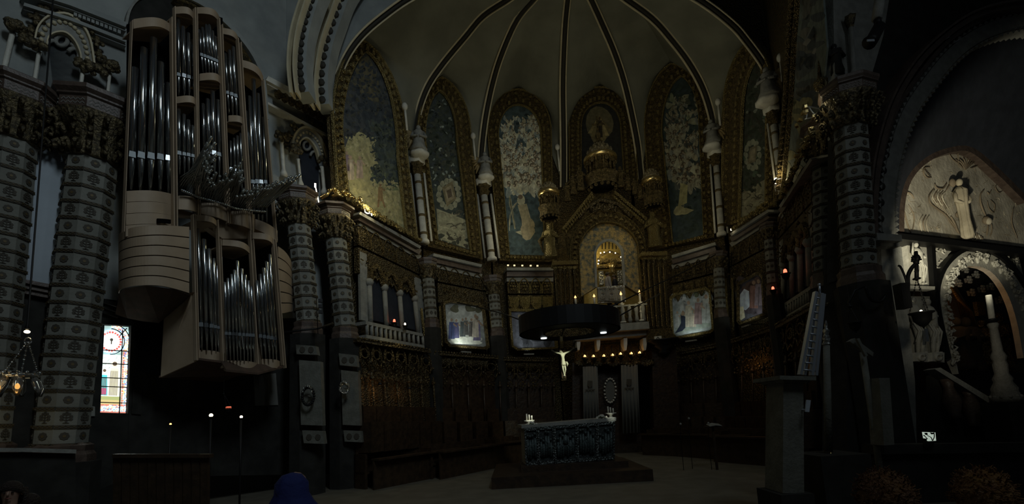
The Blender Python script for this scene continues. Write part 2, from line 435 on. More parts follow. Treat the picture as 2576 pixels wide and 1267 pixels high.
# ---- apse cornice: marble ledge, dark mould and pattern band per bay
CORN = {1: ((905, 535), (1058, 622)), 2: ((1090, 640), (1212, 668)), 3: ((1275, 676), (1392, 676)), 5: ((1690, 645), (1800, 612)), 6: ((1838, 590), (1932, 530)), 7: ((1962, 520), (2040, 400))}
n = 40
for k, (a, b) in CORN.items():
    pl = BAY[k]
    px = [a, L2(a, b, .5), b]; s = -1
    mb = MB(); mb.bar(pl, px, 7, .45, .6); mb.m = 1
    mb.bar(pl, [(x, y + 12) for x, y in px], 13, .32, .5); mb.m = 2
    mb.bar(pl, [(x, y + 26) for x, y in px], 11, .2, .4)
    struct(mb, 'trim_%d' % n, [M['stone'], M['red'], M['stone']]); n += 1
# ---- chapel on the other side: masonry, vault, great arch
ARC = smoothpx([(2238, 600), (2236, 500), (2250, 400), (2285, 290), (2340, 205), (2410, 125), (2490, 75), (2590, 52), (2700, 60)], 6)
OUTA = smoothpx([(2203, 610), (2205, 480), (2220, 370), (2258, 250), (2320, 150), (2400, 75), (2480, 30), (2590, 8), (2700, 10)], 6)
mb = MB(); mb.m = 0
mb.bar(WR, ARC, 34, .0, .5)
struct(mb, 'trim_50', M['stone'])
mb = MB()
for sd in (-1, 1):                                    # serrated edges
    e = offs(ARC, 19 * sd); f = offs(ARC, 26 * sd)
    for i in range(56):
        p = poly_at(e, (i + .1) / 56); q = poly_at(e, (i + .9) / 56); r = poly_at(f, (i + .5) / 56)
        mb.slab(WR, [p, q, r], .04, .3)
struct(mb, 'trim_51', M['stone'])
mb = MB(); mb.bar(WR, offs(ARC, -32), 10, .12, .5); mb.bar(WR, OUTA, 12, .3, .5); mb.bar(WR, offs(OUTA, -12), 5, .4, .5)
struct(mb, 'trim_52', M['red'])
mb = MB()
for i in range(22):
    x, y = poly_at(offs(OUTA, 12), (i + .5) / 22); mb.lathe(WR.q(x, y, .0), [(.1, 0), (.08, .03)], 8, WR.n)
struct(mb, 'trim_53', M['ribc'])
spand = [(2262, -160), (2730, -160)] + [q for q in OUTA[::-1]] + [(2120, 700), (2120, 330), (2185, 215), (2222, 90)]
wallpoly(WR, spand, M['dark'], 'wall_right', -.05, .4)
mb = MB(); mb.s = True                                # soffit of the great arch down to the chapel wall
LUN = [(2262, 582), (2265, 505), (2286, 440), (2335, 392), (2400, 368), (2450, 372), (2515, 425), (2590, 500)]
lun = [poly_at(smoothpx(LUN, 4), i / 30) for i in range(31)]; ain = [poly_at(offs(ARC, -14), min(1, i / 30)) for i in range(31)]
rows = [[WR.q(*ain[i], -.1).lerp(CH.q(*lun[i], .2), j / 4) for j in range(5)] for i in range(31)]
mb.rings(rows, False); struct(mb, 'ceiling', M['blueceil'])
wallpoly(CH, [(2240, 570), (2262, 300), (2700, 330), (2700, 800), (2660, 1300), (2120, 1300)], M['dark'], 'wall_right_chapel', -1.9, .3)
struct(MB().bar(CH, lun, 26, .2, .5), 'trim_54', M['red'])
struct(MB().bar(CH, [(2255, 592), (2420, 612), (2700, 648)], 14, .3, .5), 'trim_55', M['iron'])
mb = MB(); mb.slab(WR, [(2205, 585), (2268, 590), (2270, 606), (2208, 603)], .55, .9); mb.slab(WR, [(2212, 603), (2264, 606), (2264, 620), (2216, 618)], .4, .8)
struct(mb, 'trim_56', M['stone'])
wallpoly(WR, [(2216, 618), (2268, 620), (2302, 960), (2310, 1250), (2245, 1250), (2228, 900)], M['stone'], 'wall_right_pier', .2, .9)
wallpoly(WR, [(2130, 600), (2218, 618), (2235, 900), (2250, 1300), (2130, 1300)], M['dark'], 'wall_right_pier', .0, .6)
mb = MB(); mb.slab(WR, [(2092, -200), (2262, -160), (2222, 90), (2185, 215), (2120, 330), (2100, 200)], -.05, .4); struct(mb, 'wall_right_upper', M['stone'])
wallpoly(YPlane(26), [(400, -100), (2300, -100), (2300, 1180), (400, 1180)], M['black'], 'wall_back')
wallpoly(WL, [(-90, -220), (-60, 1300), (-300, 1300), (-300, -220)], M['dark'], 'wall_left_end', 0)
# ================================================================ BIG OCTAGONAL COLUMNS
M['shaft'] = mat('painted_column_shaft', (.20, .20, .17), .8, bump=(15, .2), col2=(.26, .26, .225), cs=2)
M['inlay'] = mat('dark_inlay', (.075, .066, .05), .75)
M['inlayg'] = mat('ochre_inlay', (.15, .11, .05), .6, .2)
def oct_column(pb, pt, r, nseg, name, label, cap_px=None, group=None, start=0, leaf=46, capr=1.9, half=False, band=True):
    """pb, pt: foot and top of the shaft; capital and abacus sit above pt"""
    pb, pt = Vector(pb), Vector(pt); ax = (pt - pb); Lh = ax.length; w = ax.normalized()
    t = thing(name, label, 'column', pb, group)
    u = Vector((1, 0, 0)); u = (u - w * u.dot(w)).normalized(); v = w.cross(u)
    view = (CAM - pb); ang = math.atan2(view.dot(v), view.dot(u)); ph = ang + PI / 8 + .12
    mb = MB(); mb.lathe(pb, [(r, 0), (r, Lh)], 8, w, ph, False); mb.build('shaft', M['shaft'], t)
    mi = MB(); h = Lh / nseg; ap = r * math.cos(PI / 8); fw = 2 * r * math.sin(PI / 8)
    for f in range(8):
        a = ph + PI / 8 + f * PI / 4; n = u * math.cos(a) + v * math.sin(a); s = w.cross(n)
        if n.dot(view.normalized()) < -.1: continue
        c0 = pb + n * (ap + .003)
        def P(x, y): return c0 + s * x + w * y
        for i in range(nseg):
            z0 = i * h; mi.m = 0
            if band:                                    # band with lattice
                bh = h * .2
                mi.m = 0; mi.prism([P(-fw / 2, z0), P(fw / 2, z0), P(fw / 2, z0 + bh), P(-fw / 2, z0 + bh)], n * .02)
                mi.m = 1
                for j in range(4):
                    x0 = -fw / 2 + fw * j / 4; x1 = x0 + fw / 4
                    for ya, yb in ((.15, .85), (.85, .15)):
                        mi.prism([P(x0, z0 + bh * ya) + n * .02, P(x0 + fw * .03, z0 + bh * ya) + n * .02, P(x1, z0 + bh * yb) + n * .02, P(x1 - fw * .03, z0 + bh * yb) + n * .02], n * .012)
            zc = z0 + h * .6; mi.m = 0; e = n * .012
            if (i + start) % 2:                          # round rosette
                R0 = min(fw * .24, h * .24)
                mi.prism([P(R0 * (1 - .12 * (k % 2)) * math.cos(k * PI / 8), zc + R0 * (1 - .12 * (k % 2)) * math.sin(k * PI / 8)) for k in range(16)], e)
                mi.m = 1; mi.prism([P(R0 * .35 * math.cos(k * PI / 4), zc + R0 * .35 * math.sin(k * PI / 4)) + e for k in range(8)], e * .5)
            else:                                        # little tree with curling branches
                q = min(fw * .36, h * .30)
                mi.prism([P(-q * .1, zc - q), P(q * .1, zc - q), P(q * .1, zc + q), P(-q * .1, zc + q)], e)
                mi.prism([P(-q * .45, zc - q), P(q * .45, zc - q), P(q * .25, zc - q * .82), P(-q * .25, zc - q * .82)], e)
                for sg in (-1, 1):
                    for yy in (-.25, .25, .72):
                        rr = q * (.3 if yy < .7 else .24); cx = sg * q * (.62 if yy < .7 else .36)
                        mi.prism([P(cx + rr * math.cos(k * PI / 3), zc + q * yy + rr * math.sin(k * PI / 3)) for k in range(6)], e)
                        mi.prism([P(0, zc + q * (yy - .32)), P(0, zc + q * (yy - .16)), P(cx, zc + q * (yy + .05)), P(cx, zc + q * (yy - .1))], e)
                mi.prism([P(q * .2 * math.cos(k * PI / 3), zc + q + q * .2 * math.sin(k * PI / 3)) for k in range(6)], e)
    mi.build('inlay', [M['inlay'], M['inlayg']], t)
    if capr:
        ch = r * 2.1; cap = MB()
        cap.lathe(pt, [(r * 1.08, 0), (r * 1.12, ch * .06), (r * 1.02, ch * .1), (r * 1.1, ch * .5), (r * 1.5, ch * .9), (r * 1.62, ch)], 16, w)
        rnd = random.Random(int(pb.x * 100) + 5)
        for k in range(leaf):                            # curled acanthus tips, three tiers
            tier = k % 3; a = 2 * PI * (k // 3) / (leaf // 3) + tier * .35 + rnd.uniform(-.1, .1)
            rr = r * (1.12, 1.28, 1.5)[tier]; z = ch * (.22, .52, .82)[tier]
            d = u * math.cos(a) + v * math.sin(a)
            q = pt + w * (z - ch * .18) + d * rr
            path = [q, q + d * r * .1 + w * ch * .14, q + d * r * .26 + w * ch * .22, q + d * r * .4 + w * ch * .14, q + d * r * .36 + w * ch * .04]
            cap.tube(path, [r * .1, r * .13, r * .12, r * .1, r * .03], 5)
            if rnd.random() < .6: cap.ball(q + d * r * .3 + w * ch * .05, r * .12, 6, 4)
        cap.build('capital', M['foliage'], t)
        ab = MB(); pa = pt + w * ch
        ab.lathe(pa, [(r * 1.55, 0), (r * 1.6, .03), (r * 1.6, r * .55), (r * 1.72, r * .62), (r * 1.72, r * .7), (r * capr, r * .85), (r * capr, r * 1.05), (r * capr * .97, r * 1.1)], 8, w, ph, False)
        ab.m = 1
        for f in range(8):
            a = ph + PI / 8 + f * PI / 4; n = u * math.cos(a) + v * math.sin(a); s = w.cross(n)
            if n.dot(view.normalized()) < 0: continue
            c0 = pa + n * (r * 1.6 * math.cos(PI / 8) + .004); fw2 = 2 * r * 1.6 * math.sin(PI / 8)
            for row in (.16, .34):
                pts = [c0 + s * (fw2 * (-.42 + .84 * j / 10)) + w * (r * (row + (.1 if j % 2 else 0))) for j in range(11)]
                ab.tube(pts, r * .022, 4)
        ab.build('abacus', [M['red'], M['stone']], t)
    return t
def pxcol(xb, yb, xt, yt, Y, wpx, nseg, label, name='octagonal_column', **k):
    pb, pt = PY(xb, yb, Y), PY(xt, yt, Y)
    r = wpx * pxs(pt) / 2 * 1.0
    t = oct_column(pb, pt, r, nseg, name, label, **k)
    b = MB(); b.lathe(pb, [(r * 1.3, -.35), (r * 1.3, -.2), (r * 1.18, -.12), (r * 1.22, 0), (r * 1.0, .06)], 8, (0, 0, 1), 0, False); b.build('base', M['red'], t)
    if pb.z > .5:
        d = MB(); d.lathe(Vector((pb.x, pb.y, 0)), [(r * 1.5, 0), (r * 1.5, pb.z - .35)], 8, (0, 0, 1), 0, False); d.build('pedestal', M['dark'], t)
    return t
pxcol(150, 1122, 232, 412, 10.0, 100, 17, 'massive patterned octagonal column between the organ and the pale blue wall panel', start=1)
pxcol(-48, 1122, 28, 362, 9.1, 96, 18, 'massive patterned octagonal column cut by the picture edge beside the pale blue wall panel')
pxcol(775, 815, 752, 572, 13.4, 56, 8, 'patterned octagonal column just beyond the organ with a shadowed gilt capital', capr=1.95)
pxcol(868, 828, 845, 606, 14.3, 52, 7, 'patterned octagonal column under the gilt angel lights at the apse entrance', capr=2.1, start=1)
pxcol(2078, 690, 2074, 400, 11.2, 56, 9, 'patterned octagonal column right below the tangle of lit wires', capr=2.0)
pxcol(2160, 680, 2138, 330, 9.9, 74, 10, 'patterned octagonal column at the left foot of the great dark arch', capr=1.8, start=1)
# small ones under the apse cornice
for k, (a, b, c, d, bay, w, ns, lab, st) in enumerate([
    (1085, 805, 1077, 702, 1, 31, 4, 'short patterned column between the triple window and the framed blue nativity picture', 0),
    (1250, 828, 1242, 742, 2, 29, 4, 'short patterned column between the two framed pictures left of the ring chandelier', 1),
    (1812, 780, 1808, 676, 5, 26, 4, 'short patterned column between the crucified saint picture and the blue picture', 0),
    (1944, 718, 1936, 604, 6, 26, 4, 'short patterned column nearest the upper red sanctuary lamp', 1)]):
    V = VS[bay + 1]; pxcol(a, b, c, d, V.y - .55, w, ns, lab, name='short_column', capr=1.75, leaf=24, start=st)
# ================================================================ PENDENTIVE WINDOW OPENINGS WITH TRACERY (gallery windows)
def gallery_window(pl, ol, il, label, tr, lobes, cross, colonnettes, bosses):
    t = thing('gallery_window', label, 'window', pl.q(*il[0]))
    mb = MB(); mb.ring(pl, ol, il, .18, .25); mb.build('arch_surround', M['stone'], t)
    mb = MB(); mb.bar(pl, offs(ol, 0), 5, .26, .12); mb.bar(pl, il, 4, .26, .12)
    n = 15
    mid = [L2(a, b, .5) for a, b in zip(ol, il)]
    for i in range(n):
        x, y = poly_at(mid, (i + .5) / n); mb.ball(pl.q(x, y, .2), .05, 6, 4)
    mb.build('arch_moulding', M['ribe'], t)
    mb = MB(); out2 = offs(ol, 14 if cross > 0 else -14)
    for i in range(9):
        x, y = poly_at(out2, (i + .5) / 9); q = pl.q(x, y, .2); mb.ball(q, .09, 6, 4)
        for j in range(4): mb.ball(q + Vector((0, 0, .1 * math.sin(j * PI / 2))) + pl.d * .1 * math.cos(j * PI / 2), .06, 6, 4)
    mb.build('crocket_edge', M['foliage'], t)
    mb = MB()
    for pts in tr: mb.tube([pl.q(x, y, .1) for x, y in pts], .045, 6)
    mb.build('tracery', M['stone'], t)
    mb = MB(); mb.slab(pl, lobes, -.0, .05); mb.build('dark_pane', M['blueceil'], t)
    for (x0, y0, w, h) in bosses:
        mb = MB(); c = pl.q(x0, y0, .3)
        for j in range(14):
            a = j * 2.4; mb.ball(c + pl.d * (w * pxs(c) * .5 * math.cos(a) * (j / 14)) + Vector((0, 0, h * pxs(c) * .5 * math.sin(a) * (j / 14))) + pl.n * random.uniform(0, .12), .09 + .03 * math.sin(j), 6, 4)
        mb.build('carved_corbel', M['foliage'], t)
    for (xt, yt, xb, yb, w) in colonnettes:
        a, b = pl.q(xb, yb, .22), pl.q(xt, yt, .22); r = w * pxs(a) / 2; l = (b - a).length
        mb = MB(); mb.lathe(a, [(r * 1.9, -.1), (r * 1.9, 0), (r * 1.3, .08), (r, .14), (r, l - .05), (r * 1.3, l)], 10, b - a); mb.build('colonnette', M['marble'], t)
ol = smoothpx([(88, 98), (98, 62), (128, 36), (172, 34), (208, 62), (228, 100), (238, 158)], 4)
il = smoothpx([(118, 116), (122, 92), (140, 80), (165, 80), (188, 100), (202, 130), (204, 150)], 4)
c1 = [(155 + 15 * math.cos(a), 102 + 13 * math.sin(a)) for a in [i * PI / 7 for i in range(15)]]
c2 = [(131 + 12 * math.cos(a), 111 + 9 * math.sin(a)) for a in [PI + i * PI / 7 for i in range(8)]]
c3 = [(184 + 15 * math.cos(a), 140 + 18 * math.sin(a)) for a in [PI * 1.2 + i * PI / 7 for i in range(8)]]
gallery_window(WLb, ol, il, 'arched gallery window with round tracery above the pale blue wall panel', [c1, c2, c3, [(118, 98), (130, 90), (140, 86)], [(176, 110), (186, 116), (196, 130)]],
    [(108, 118), (120, 92), (145, 80), (170, 84), (196, 112), (202, 150), (192, 280), (140, 284), (84, 262)], -1,
    [(98, 130, 86, 210, 8), (208, 180, 198, 256, 8), (32, 82, 8, 180, 11), (276, 184, 268, 268, 7)], [(78, 108, 46, 26), (222, 170, 60, 30), (34, 66, 26, 24), (276, 168, 24, 26)])
ol = smoothpx([(736, 378), (740, 345), (757, 322), (780, 322), (806, 345), (822, 385), (825, 404)], 4)
il = smoothpx([(752, 375), (756, 356), (768, 346), (780, 350), (796, 372), (804, 400)], 4)
gallery_window(WLb, ol, il, 'arched gallery window with round tracery beside the great mural', [[(772 + 9 * math.cos(a), 366 + 11 * math.sin(a)) for a in [i * PI / 6 for i in range(13)]], [(790 + 9 * math.cos(a), 392 + 11 * math.sin(a)) for a in [PI + i * PI / 6 for i in range(8)]]],
    [(752, 380), (758, 356), (772, 346), (792, 366), (802, 402), (802, 482), (760, 472)], -1,
    [(750, 400, 757, 462, 7), (810, 420, 816, 482, 9), (708, 356, 714, 436, 9)], [(742, 376, 26, 30), (822, 410, 60, 26), (704, 344, 30, 20), (776, 250, 22, 70)])
# ================================================================ STAINED GLASS WINDOW
def glass_window():
    pl = WLb; q = lambda u, v: L2(L2(WX[0], WX[1], u), L2(WX[3], WX[2], u), v)
    t = MB(); rnd = random.Random(3)
    cell = lambda u0, v0, u1, v1, c, off=-.18: (setattr(t, 'col', c), t.slab(pl, [q(u0, v0), q(u1, v0), q(u1, v1), q(u0, v1)], off, .02))
    cell(0, 0, 1, 1, (.30, .42, .40), -.2)
    # border of small panes
    pal = [(.35, .75, .8), (.12, .2, .5), (.9, .95, .9), (.75, .45, .2), (.5, .85, .85), (.65, .3, .2), (.85, .9, .7)]
    for i in range(34):
        for j in range(5):
            cell(.74 + .05 * j, .06 + .027 * i, .785 + .05 * j, .082 + .027 * i, pal[rnd.randrange(7)] if (j not in (0, 4)) else (.45, .18, .12))
    for i in range(19):
        for j in range(5): cell(i / 19, .90 + .02 * j, (i + .82) / 19, .917 + .02 * j, pal[rnd.randrange(7)] if j not in (0, 4) else (.45, .16, .12))
    def disc(cu, cv, r, c, off, n=24, r0=0):
        t.col = c; asp = .29
        t.slab(pl, [q(min(1, max(0, cu + r * math.cos(a))), max(0, cv + r * asp * math.sin(a))) for a in [k * 2 * PI / n for k in range(n)]], off, .01)
    # arched head and roundel
    for k in range(30):
        a = -PI / 2 + k * PI / 30 * 1.0; cu, cv = .3 + .58 * math.cos(a), .155 + .155 * math.sin(a)
        disc(min(.94, cu), cv, .065, pal[k % 7], -.165, 8)
    disc(.28, .19, .50, (.35, .55, .65), -.16); disc(.28, .19, .46, (.95, .97, .92), -.155)
    for k in range(22):
        a = k * 2 * PI / 22; disc(.28 + .36 * math.cos(a), .19 + .36 * .29 * math.sin(a), .045, (.7, .12, .1), -.15, 6)
    disc(.28, .19, .28, (1, .99, .95), -.148); disc(.30, .17, .06, (.05, .05, .04), -.145, 10); cell(.28, .17, .32, .22, (.05, .05, .04), -.145)
    for i in range(420):                               # tiny mosaic panes over the borders
        r_ = rnd.random()
        if r_ < .45: u, v = rnd.uniform(.755, .965), rnd.uniform(.12, .88)
        elif r_ < .7: u, v = rnd.uniform(.02, .98), rnd.uniform(.905, .975)
        else:
            a = rnd.uniform(-PI / 2, 0.1); q_ = rnd.uniform(.52, .66); u, v = .28 + q_ * math.cos(a), .19 + q_ * .29 * math.sin(a)
        if 0 < v and u < .97: cell(u, v, min(1, u + .035), v + .008, rnd.choice([(.95, .97, .9), (.3, .7, .75), (.1, .15, .45), (.85, .5, .2), (.6, .15, .1), (.9, .95, .9)]), -.16)
    for k in range(70): a = rnd.uniform(0, 6.28); q_ = rnd.uniform(.38, .45); u, v = .28 + q_ * math.cos(a), .19 + q_ * .29 * math.sin(a); (cell(u, v, u + .03, v + .006, rnd.choice([(.2, .4, .7), (.9, .95, 1), (.3, .6, .6)]), -.146) if 0 < u < .7 and v > 0 else None)
    # field with diagonal strokes and two standing figures
    cell(.0, .34, .72, .82, (.75, .80, .74), -.19)
    for i in range(150):
        u, v = rnd.uniform(.05, .66), rnd.uniform(.34, .60); c = rnd.choice([(.30, .42, .38), (.95, .97, .9), (.55, .65, .55)])
        t.col = c; t.slab(pl, [q(u, v), q(u + .02, v), q(u - .04, v + .02), q(u - .06, v + .02)], -.18, .01)
    def figure(uc, v0, v1, w, c1, c2):
        t.col = c1; t.slab(pl, [q(uc - w * .5, v0 + .07), q(uc + w * .5, v0 + .07), q(uc + w * .7, v1), q(uc - w * .7, v1)], -.175, .01)
        disc(uc, v0 + .03, w * .45, c2, -.17, 12); disc(uc, v0 + .02, w * .3, (.12, .09, .06), -.165, 10)
        for k in range(7): t.col = (.12, .10, .08); t.slab(pl, [q(uc - w * .5 + k * w / 7, v0 + .1), q(uc - w * .5 + k * w / 7 + .018, v0 + .1), q(uc - w * .6 + k * w / 6.2 + .02, v1), q(uc - w * .6 + k * w / 6.2, v1)], -.17, .01)
    figure(.46, .42, .80, .28, (.85, .80, .55), (.9, .8, .6)); figure(.1, .50, .80, .2, (.1, .6, .65), (.95, .9, .85)); cell(.0, .72, .2, .79, (.8, .08, .3), -.172)
    cell(.0, .81, .72, .85, (.35, .38, .15), -.17); cell(.0, .85, .72, .9, (.55, .45, .2), -.17)
    g = t.build('window_1', M['glasspic'], kind='structure')
    l = MB()
    for v in (0, .29, .44, .60, .70, .88, 1): l.bar(pl, [q(0, v), q(1, v)], 2, -.13, .04)
    for u in (0, .70, 1): l.bar(pl, [q(u, 0.05 if u == .7 else 0), q(u, 1)], 2, -.13, .04)
    l.bar(pl, [q(.6, .12), q(.85, .03)], 2, -.13, .04)
    for r_, n_ in ((.50, 20), (.70, 20)):
        pts = [(.28 + r_ * math.cos(a), .19 + r_ * .29 * math.sin(a)) for a in [-PI / 2 + PI * k / n_ * (1 if r_ < .6 else .5) for k in range(n_ + 1)]]; l.bar(pl, [q(min(1, u), max(0, v)) for u, v in pts], 1.6, -.125, .03)
    l.build('window_frame', M['iron'], g)
glass_window()
light('AREA', WLb.q(292, 930, .1), 3.0, (.85, 1, .95), 1, WLb.q(292, 930, .1) + WLb.n, sy=2.4)
# ================================================================ PIPE ORGAN
OP = Plane((-8.15, 9.6), (-6.3, 12.9))
org = thing('pipe_organ', 'huge pipe organ in a pale wood case hanging on the wall between two patterned columns', 'organ', OP.q(500, 560))
def seg_w(w): return w
def pipe(xt, yt, xb, yb, ym, w, off=.12, nm='organ_pipe', foot=.28, m='pipe', parent=None):
    """body from the mouth up, flat mouth block, conical foot"""
    d = (yt - yb); X = lambda y: lerp(xb, xt, (y - yb) / d)
    a, b, c = OP.q(xb, yb, off), OP.q(X(ym), ym, off), OP.q(xt, yt, off); r = w * pxs(b) / 2 * .92
    mb = MB(); mb.tube([b, c, c + (c - b).normalized() * .01], [r, r, r * .8], 12); 
    ft = (b - a).normalized(); mb.tube([a, b - ft * r * .4, b], [r * foot, r * .95, r], 12)
    o = mb.build(nm, M[m], parent or org)
    mo = MB(); v = (CAM - b); v.z = 0; v.normalize(); ax = (c - b).normalized(); s = ax.cross(v).normalized(); h = r * 1.5
    q = b + v * r * .85 + ax * h * .4
    mo.prism([q - s * r * .95 - ax * h * .7, q + s * r * .95 - ax * h * .7, q + s * r * .8 + ax * h * .7, q - s * r * .8 + ax * h * .7], v * .03)
    mo.build('pipe_mouth', M['mouth' if random.random() < .8 else 'pipe'], o); return o
def bay_pipes(data, yb_l, yb_r, ym_l, ym_r, w, off=.12):
    n = len(data)
    for i, (xb, xt, yt) in enumerate(data):
        t = i / max(1, n - 1)
        pipe(xt, yt, xb, lerp(yb_l, yb_r, t), lerp(ym_l, ym_r, t), w[i] if isinstance(w, list) else w, off + .25 * math.sin(PI * (t * .8 + .1)))
bay_pipes([(330, 341, 172), (353, 363, 122), (378, 387, 97), (403, 405, 158), (424, 423, 210)], 476, 486, 396, 404, [16, 17, 17, 16, 14])
bay_pipes([(450, 449, 48), (464, 461, 68), (476, 474, 84), (489, 485, 101)], 240, 250, 193, 202, [9, 10, 9, 8])
bay_pipes([(452, 450, 275), (464, 463, 288), (475, 474, 302), (486, 484, 316), (494, 493, 328)], 438, 450, 390, 398, [10, 9, 9, 8, 7])
bay_pipes([(511, 502, 76), (519, 510, 70), (527, 519, 63), (535, 526, 63), (543, 534, 78), (549, 541, 92), (555, 548, 104)], 184, 200, 143, 162, 8)
bay_pipes([(516, 511, 262), (527, 523, 250), (540, 535, 230), (552, 548, 252), (562, 558, 275)], 436, 446, 384, 396, [10, 11, 11, 10, 9])
bay_pipes([(576, 567, 135), (586, 577, 127), (596, 586, 118), (604, 594, 110)], 286, 302, 238, 250, [8, 9, 9, 8])
bay_pipes([(582, 580, 355), (592, 589, 348), (601, 597, 342), (609, 605, 336), (617, 612, 330)], 470, 482, 428, 438, 7)
bay_pipes([(632, 619, 280), (641, 628, 243), (651, 638, 200), (661, 649, 236), (672, 662, 296)], 575, 560, 462, 462, [9, 10, 11, 10, 9])
# lower positive
bay_pipes([(508, 498, 576), (521, 513, 602), (534, 526, 626), (544, 538, 650), (551, 546, 668)], 880, 886, 820, 826, [11, 11, 10, 8, 7], .3)
bay_pipes([(571, 566, 710), (580, 574, 700), (589, 583, 690), (598, 590, 679), (606, 597, 656), (615, 608, 676), (624, 617, 692), (632, 625, 706), (640, 632, 720)], 907, 914, 841, 846, 8, .45)
bay_pipes([(659, 646, 706), (669, 655, 690), (679, 663, 674), (688, 670, 658), (696, 678, 640)], 900, 906, 848, 854, 9, .45)
# dark backs of the bays
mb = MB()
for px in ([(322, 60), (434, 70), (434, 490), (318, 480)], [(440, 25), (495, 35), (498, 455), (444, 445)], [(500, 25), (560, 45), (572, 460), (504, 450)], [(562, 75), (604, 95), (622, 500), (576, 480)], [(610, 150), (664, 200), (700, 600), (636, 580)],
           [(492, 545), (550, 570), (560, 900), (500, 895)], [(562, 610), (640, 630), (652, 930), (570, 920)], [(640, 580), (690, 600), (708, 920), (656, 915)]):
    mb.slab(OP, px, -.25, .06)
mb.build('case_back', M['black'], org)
def curved(mb, pts_top, h, off0, bulge, th=.04, n=20):
    bulge *= .7
    """bowed board: pts_top = left and right pixel of its top edge, h = pixel height at left and right"""
    (a, b) = pts_top; rows = []
    for i in range(n + 1):
        t = i / n; x, y = L2(a, b, t); hh = lerp(h[0], h[1], t); of = off0 + bulge * math.sin(PI * t)
        p = OP.q(x, y, off0) + OP.n * (of - off0); q = OP.q(x, y + hh, off0) + OP.n * (of - off0); rows.append([p, q, q - OP.n * th, p - OP.n * th])
    mb.rings(rows, True, True)
def shelf(mb, a, b, off0, bulge, back, n=20):       # the board under a bowed rim, seen from below
    bulge *= .7
    f = []; 
    for i in range(n + 1):
        t = i / n; x, y = L2(a, b, t); f.append(OP.q(x, y, off0) + OP.n * bulge * math.sin(PI * t))
    bk = [OP.q(*b, off0) - OP.n * (off0 - back), OP.q(*a, off0) - OP.n * (off0 - back)]
    mb.prism(f + bk, Vector((0, 0, .03)))
for a, b, h, o0, bu, sh in [((336, 48), (430, 62), (24, 20), .35, .3, 1), ((442, 17), (488, 38), (18, 16), .3, .25, 1), ((498, 18), (552, 42), (16, 18), .3, .25, 1), ((560, 70), (600, 96), (15, 17), .3, .2, 1), ((608, 150), (662, 192), (18, 20), .3, .25, 1),
        ((444, 243), (496, 256), (17, 16), .3, .3, 1), ((503, 185), (558, 200), (18, 18), .3, .3, 1), ((576, 290), (614, 306), (16, 16), .3, .25, 1),
        ((490, 540), (546, 556), (15, 14), .45, .25, 1), ((560, 602), (628, 622), (15, 16), .55, .3, 1), ((636, 584), (686, 600), (16, 14), .5, .25, 1)]:
    mb = MB(); curved(mb, (a, b), h, o0, bu); shelf(mb, (a[0], a[1] + h[0]), (b[0], b[1] + h[1]), o0, bu, -.2); mb.build('bowed_rim', M['wood'], org)
for a, b, h, o0, bu in [((500, 880), (556, 888), (26, 22), .3, .25), ((570, 906), (650, 914), (26, 24), .45, .3), ((660, 902), (704, 908), (22, 20), .45, .2)]:
    mb = MB(); curved(mb, (a, b), h, o0, bu, .1); mb.build('bottom_rail', M['wood'], org)
# slender posts, each a pale board between two dark lines
for (x0, y0, x1, y1, w) in [(334, 50, 313, 582, 3), (433, 42, 439, 580, 4), (441, 15, 447, 585, 4), (492, 18, 500, 545, 4), (497, 18, 504, 545, 3), (553, 45, 575, 560, 4), (560, 60, 580, 562, 3), (600, 95, 632, 590, 4), (607, 105, 638, 590, 3), (664, 200, 698, 605, 3),
                            (487, 538, 496, 905, 4), (492, 538, 502, 900, 3), (549, 552, 563, 925, 4), (556, 600, 571, 930, 3), (630, 580, 652, 935, 4), (637, 585, 660, 915, 3), (688, 600, 714, 918, 3), (694, 600, 720, 925, 3)]:
    mb = MB(); mb.bar(OP, [(x0, y0), (x1, y1)], w * .62, .5, .12); mb.build('case_post', M['wood'], org)
# upper wood panels
mb = MB()
for i in range(4):
    y0 = 480 + i * 29
    curved(mb, ((319 - i * .8, y0), (434, y0 + 8 - i * 2)), (27.5, 27), .35, .22)
mb.build('plank_panel', M['wood'], org)
mb = MB(); curved(mb, ((396, 549), (430, 552)), (10, 10), .56, .02); mb.build('vent_slot', M['black'], org)
for a, b, h in [((449, 492), (500, 500), (34, 36)), ((506, 502), (578, 520), (36, 40)), ((582, 522), (640, 540), (40, 42)), ((642, 550), (698, 580), (26, 30))]:
    mb = MB(); curved(mb, (a, b), h, .42, .12); mb.build('breast_panel', M['wood'], org)
mb = MB(); mb.slab(OP, [(449, 526), (590, 560), (690, 590), (690, 612), (640, 600), (560, 600), (488, 545), (449, 542)], .25, .2); mb.build('case_shoulder', M['wood'], org)
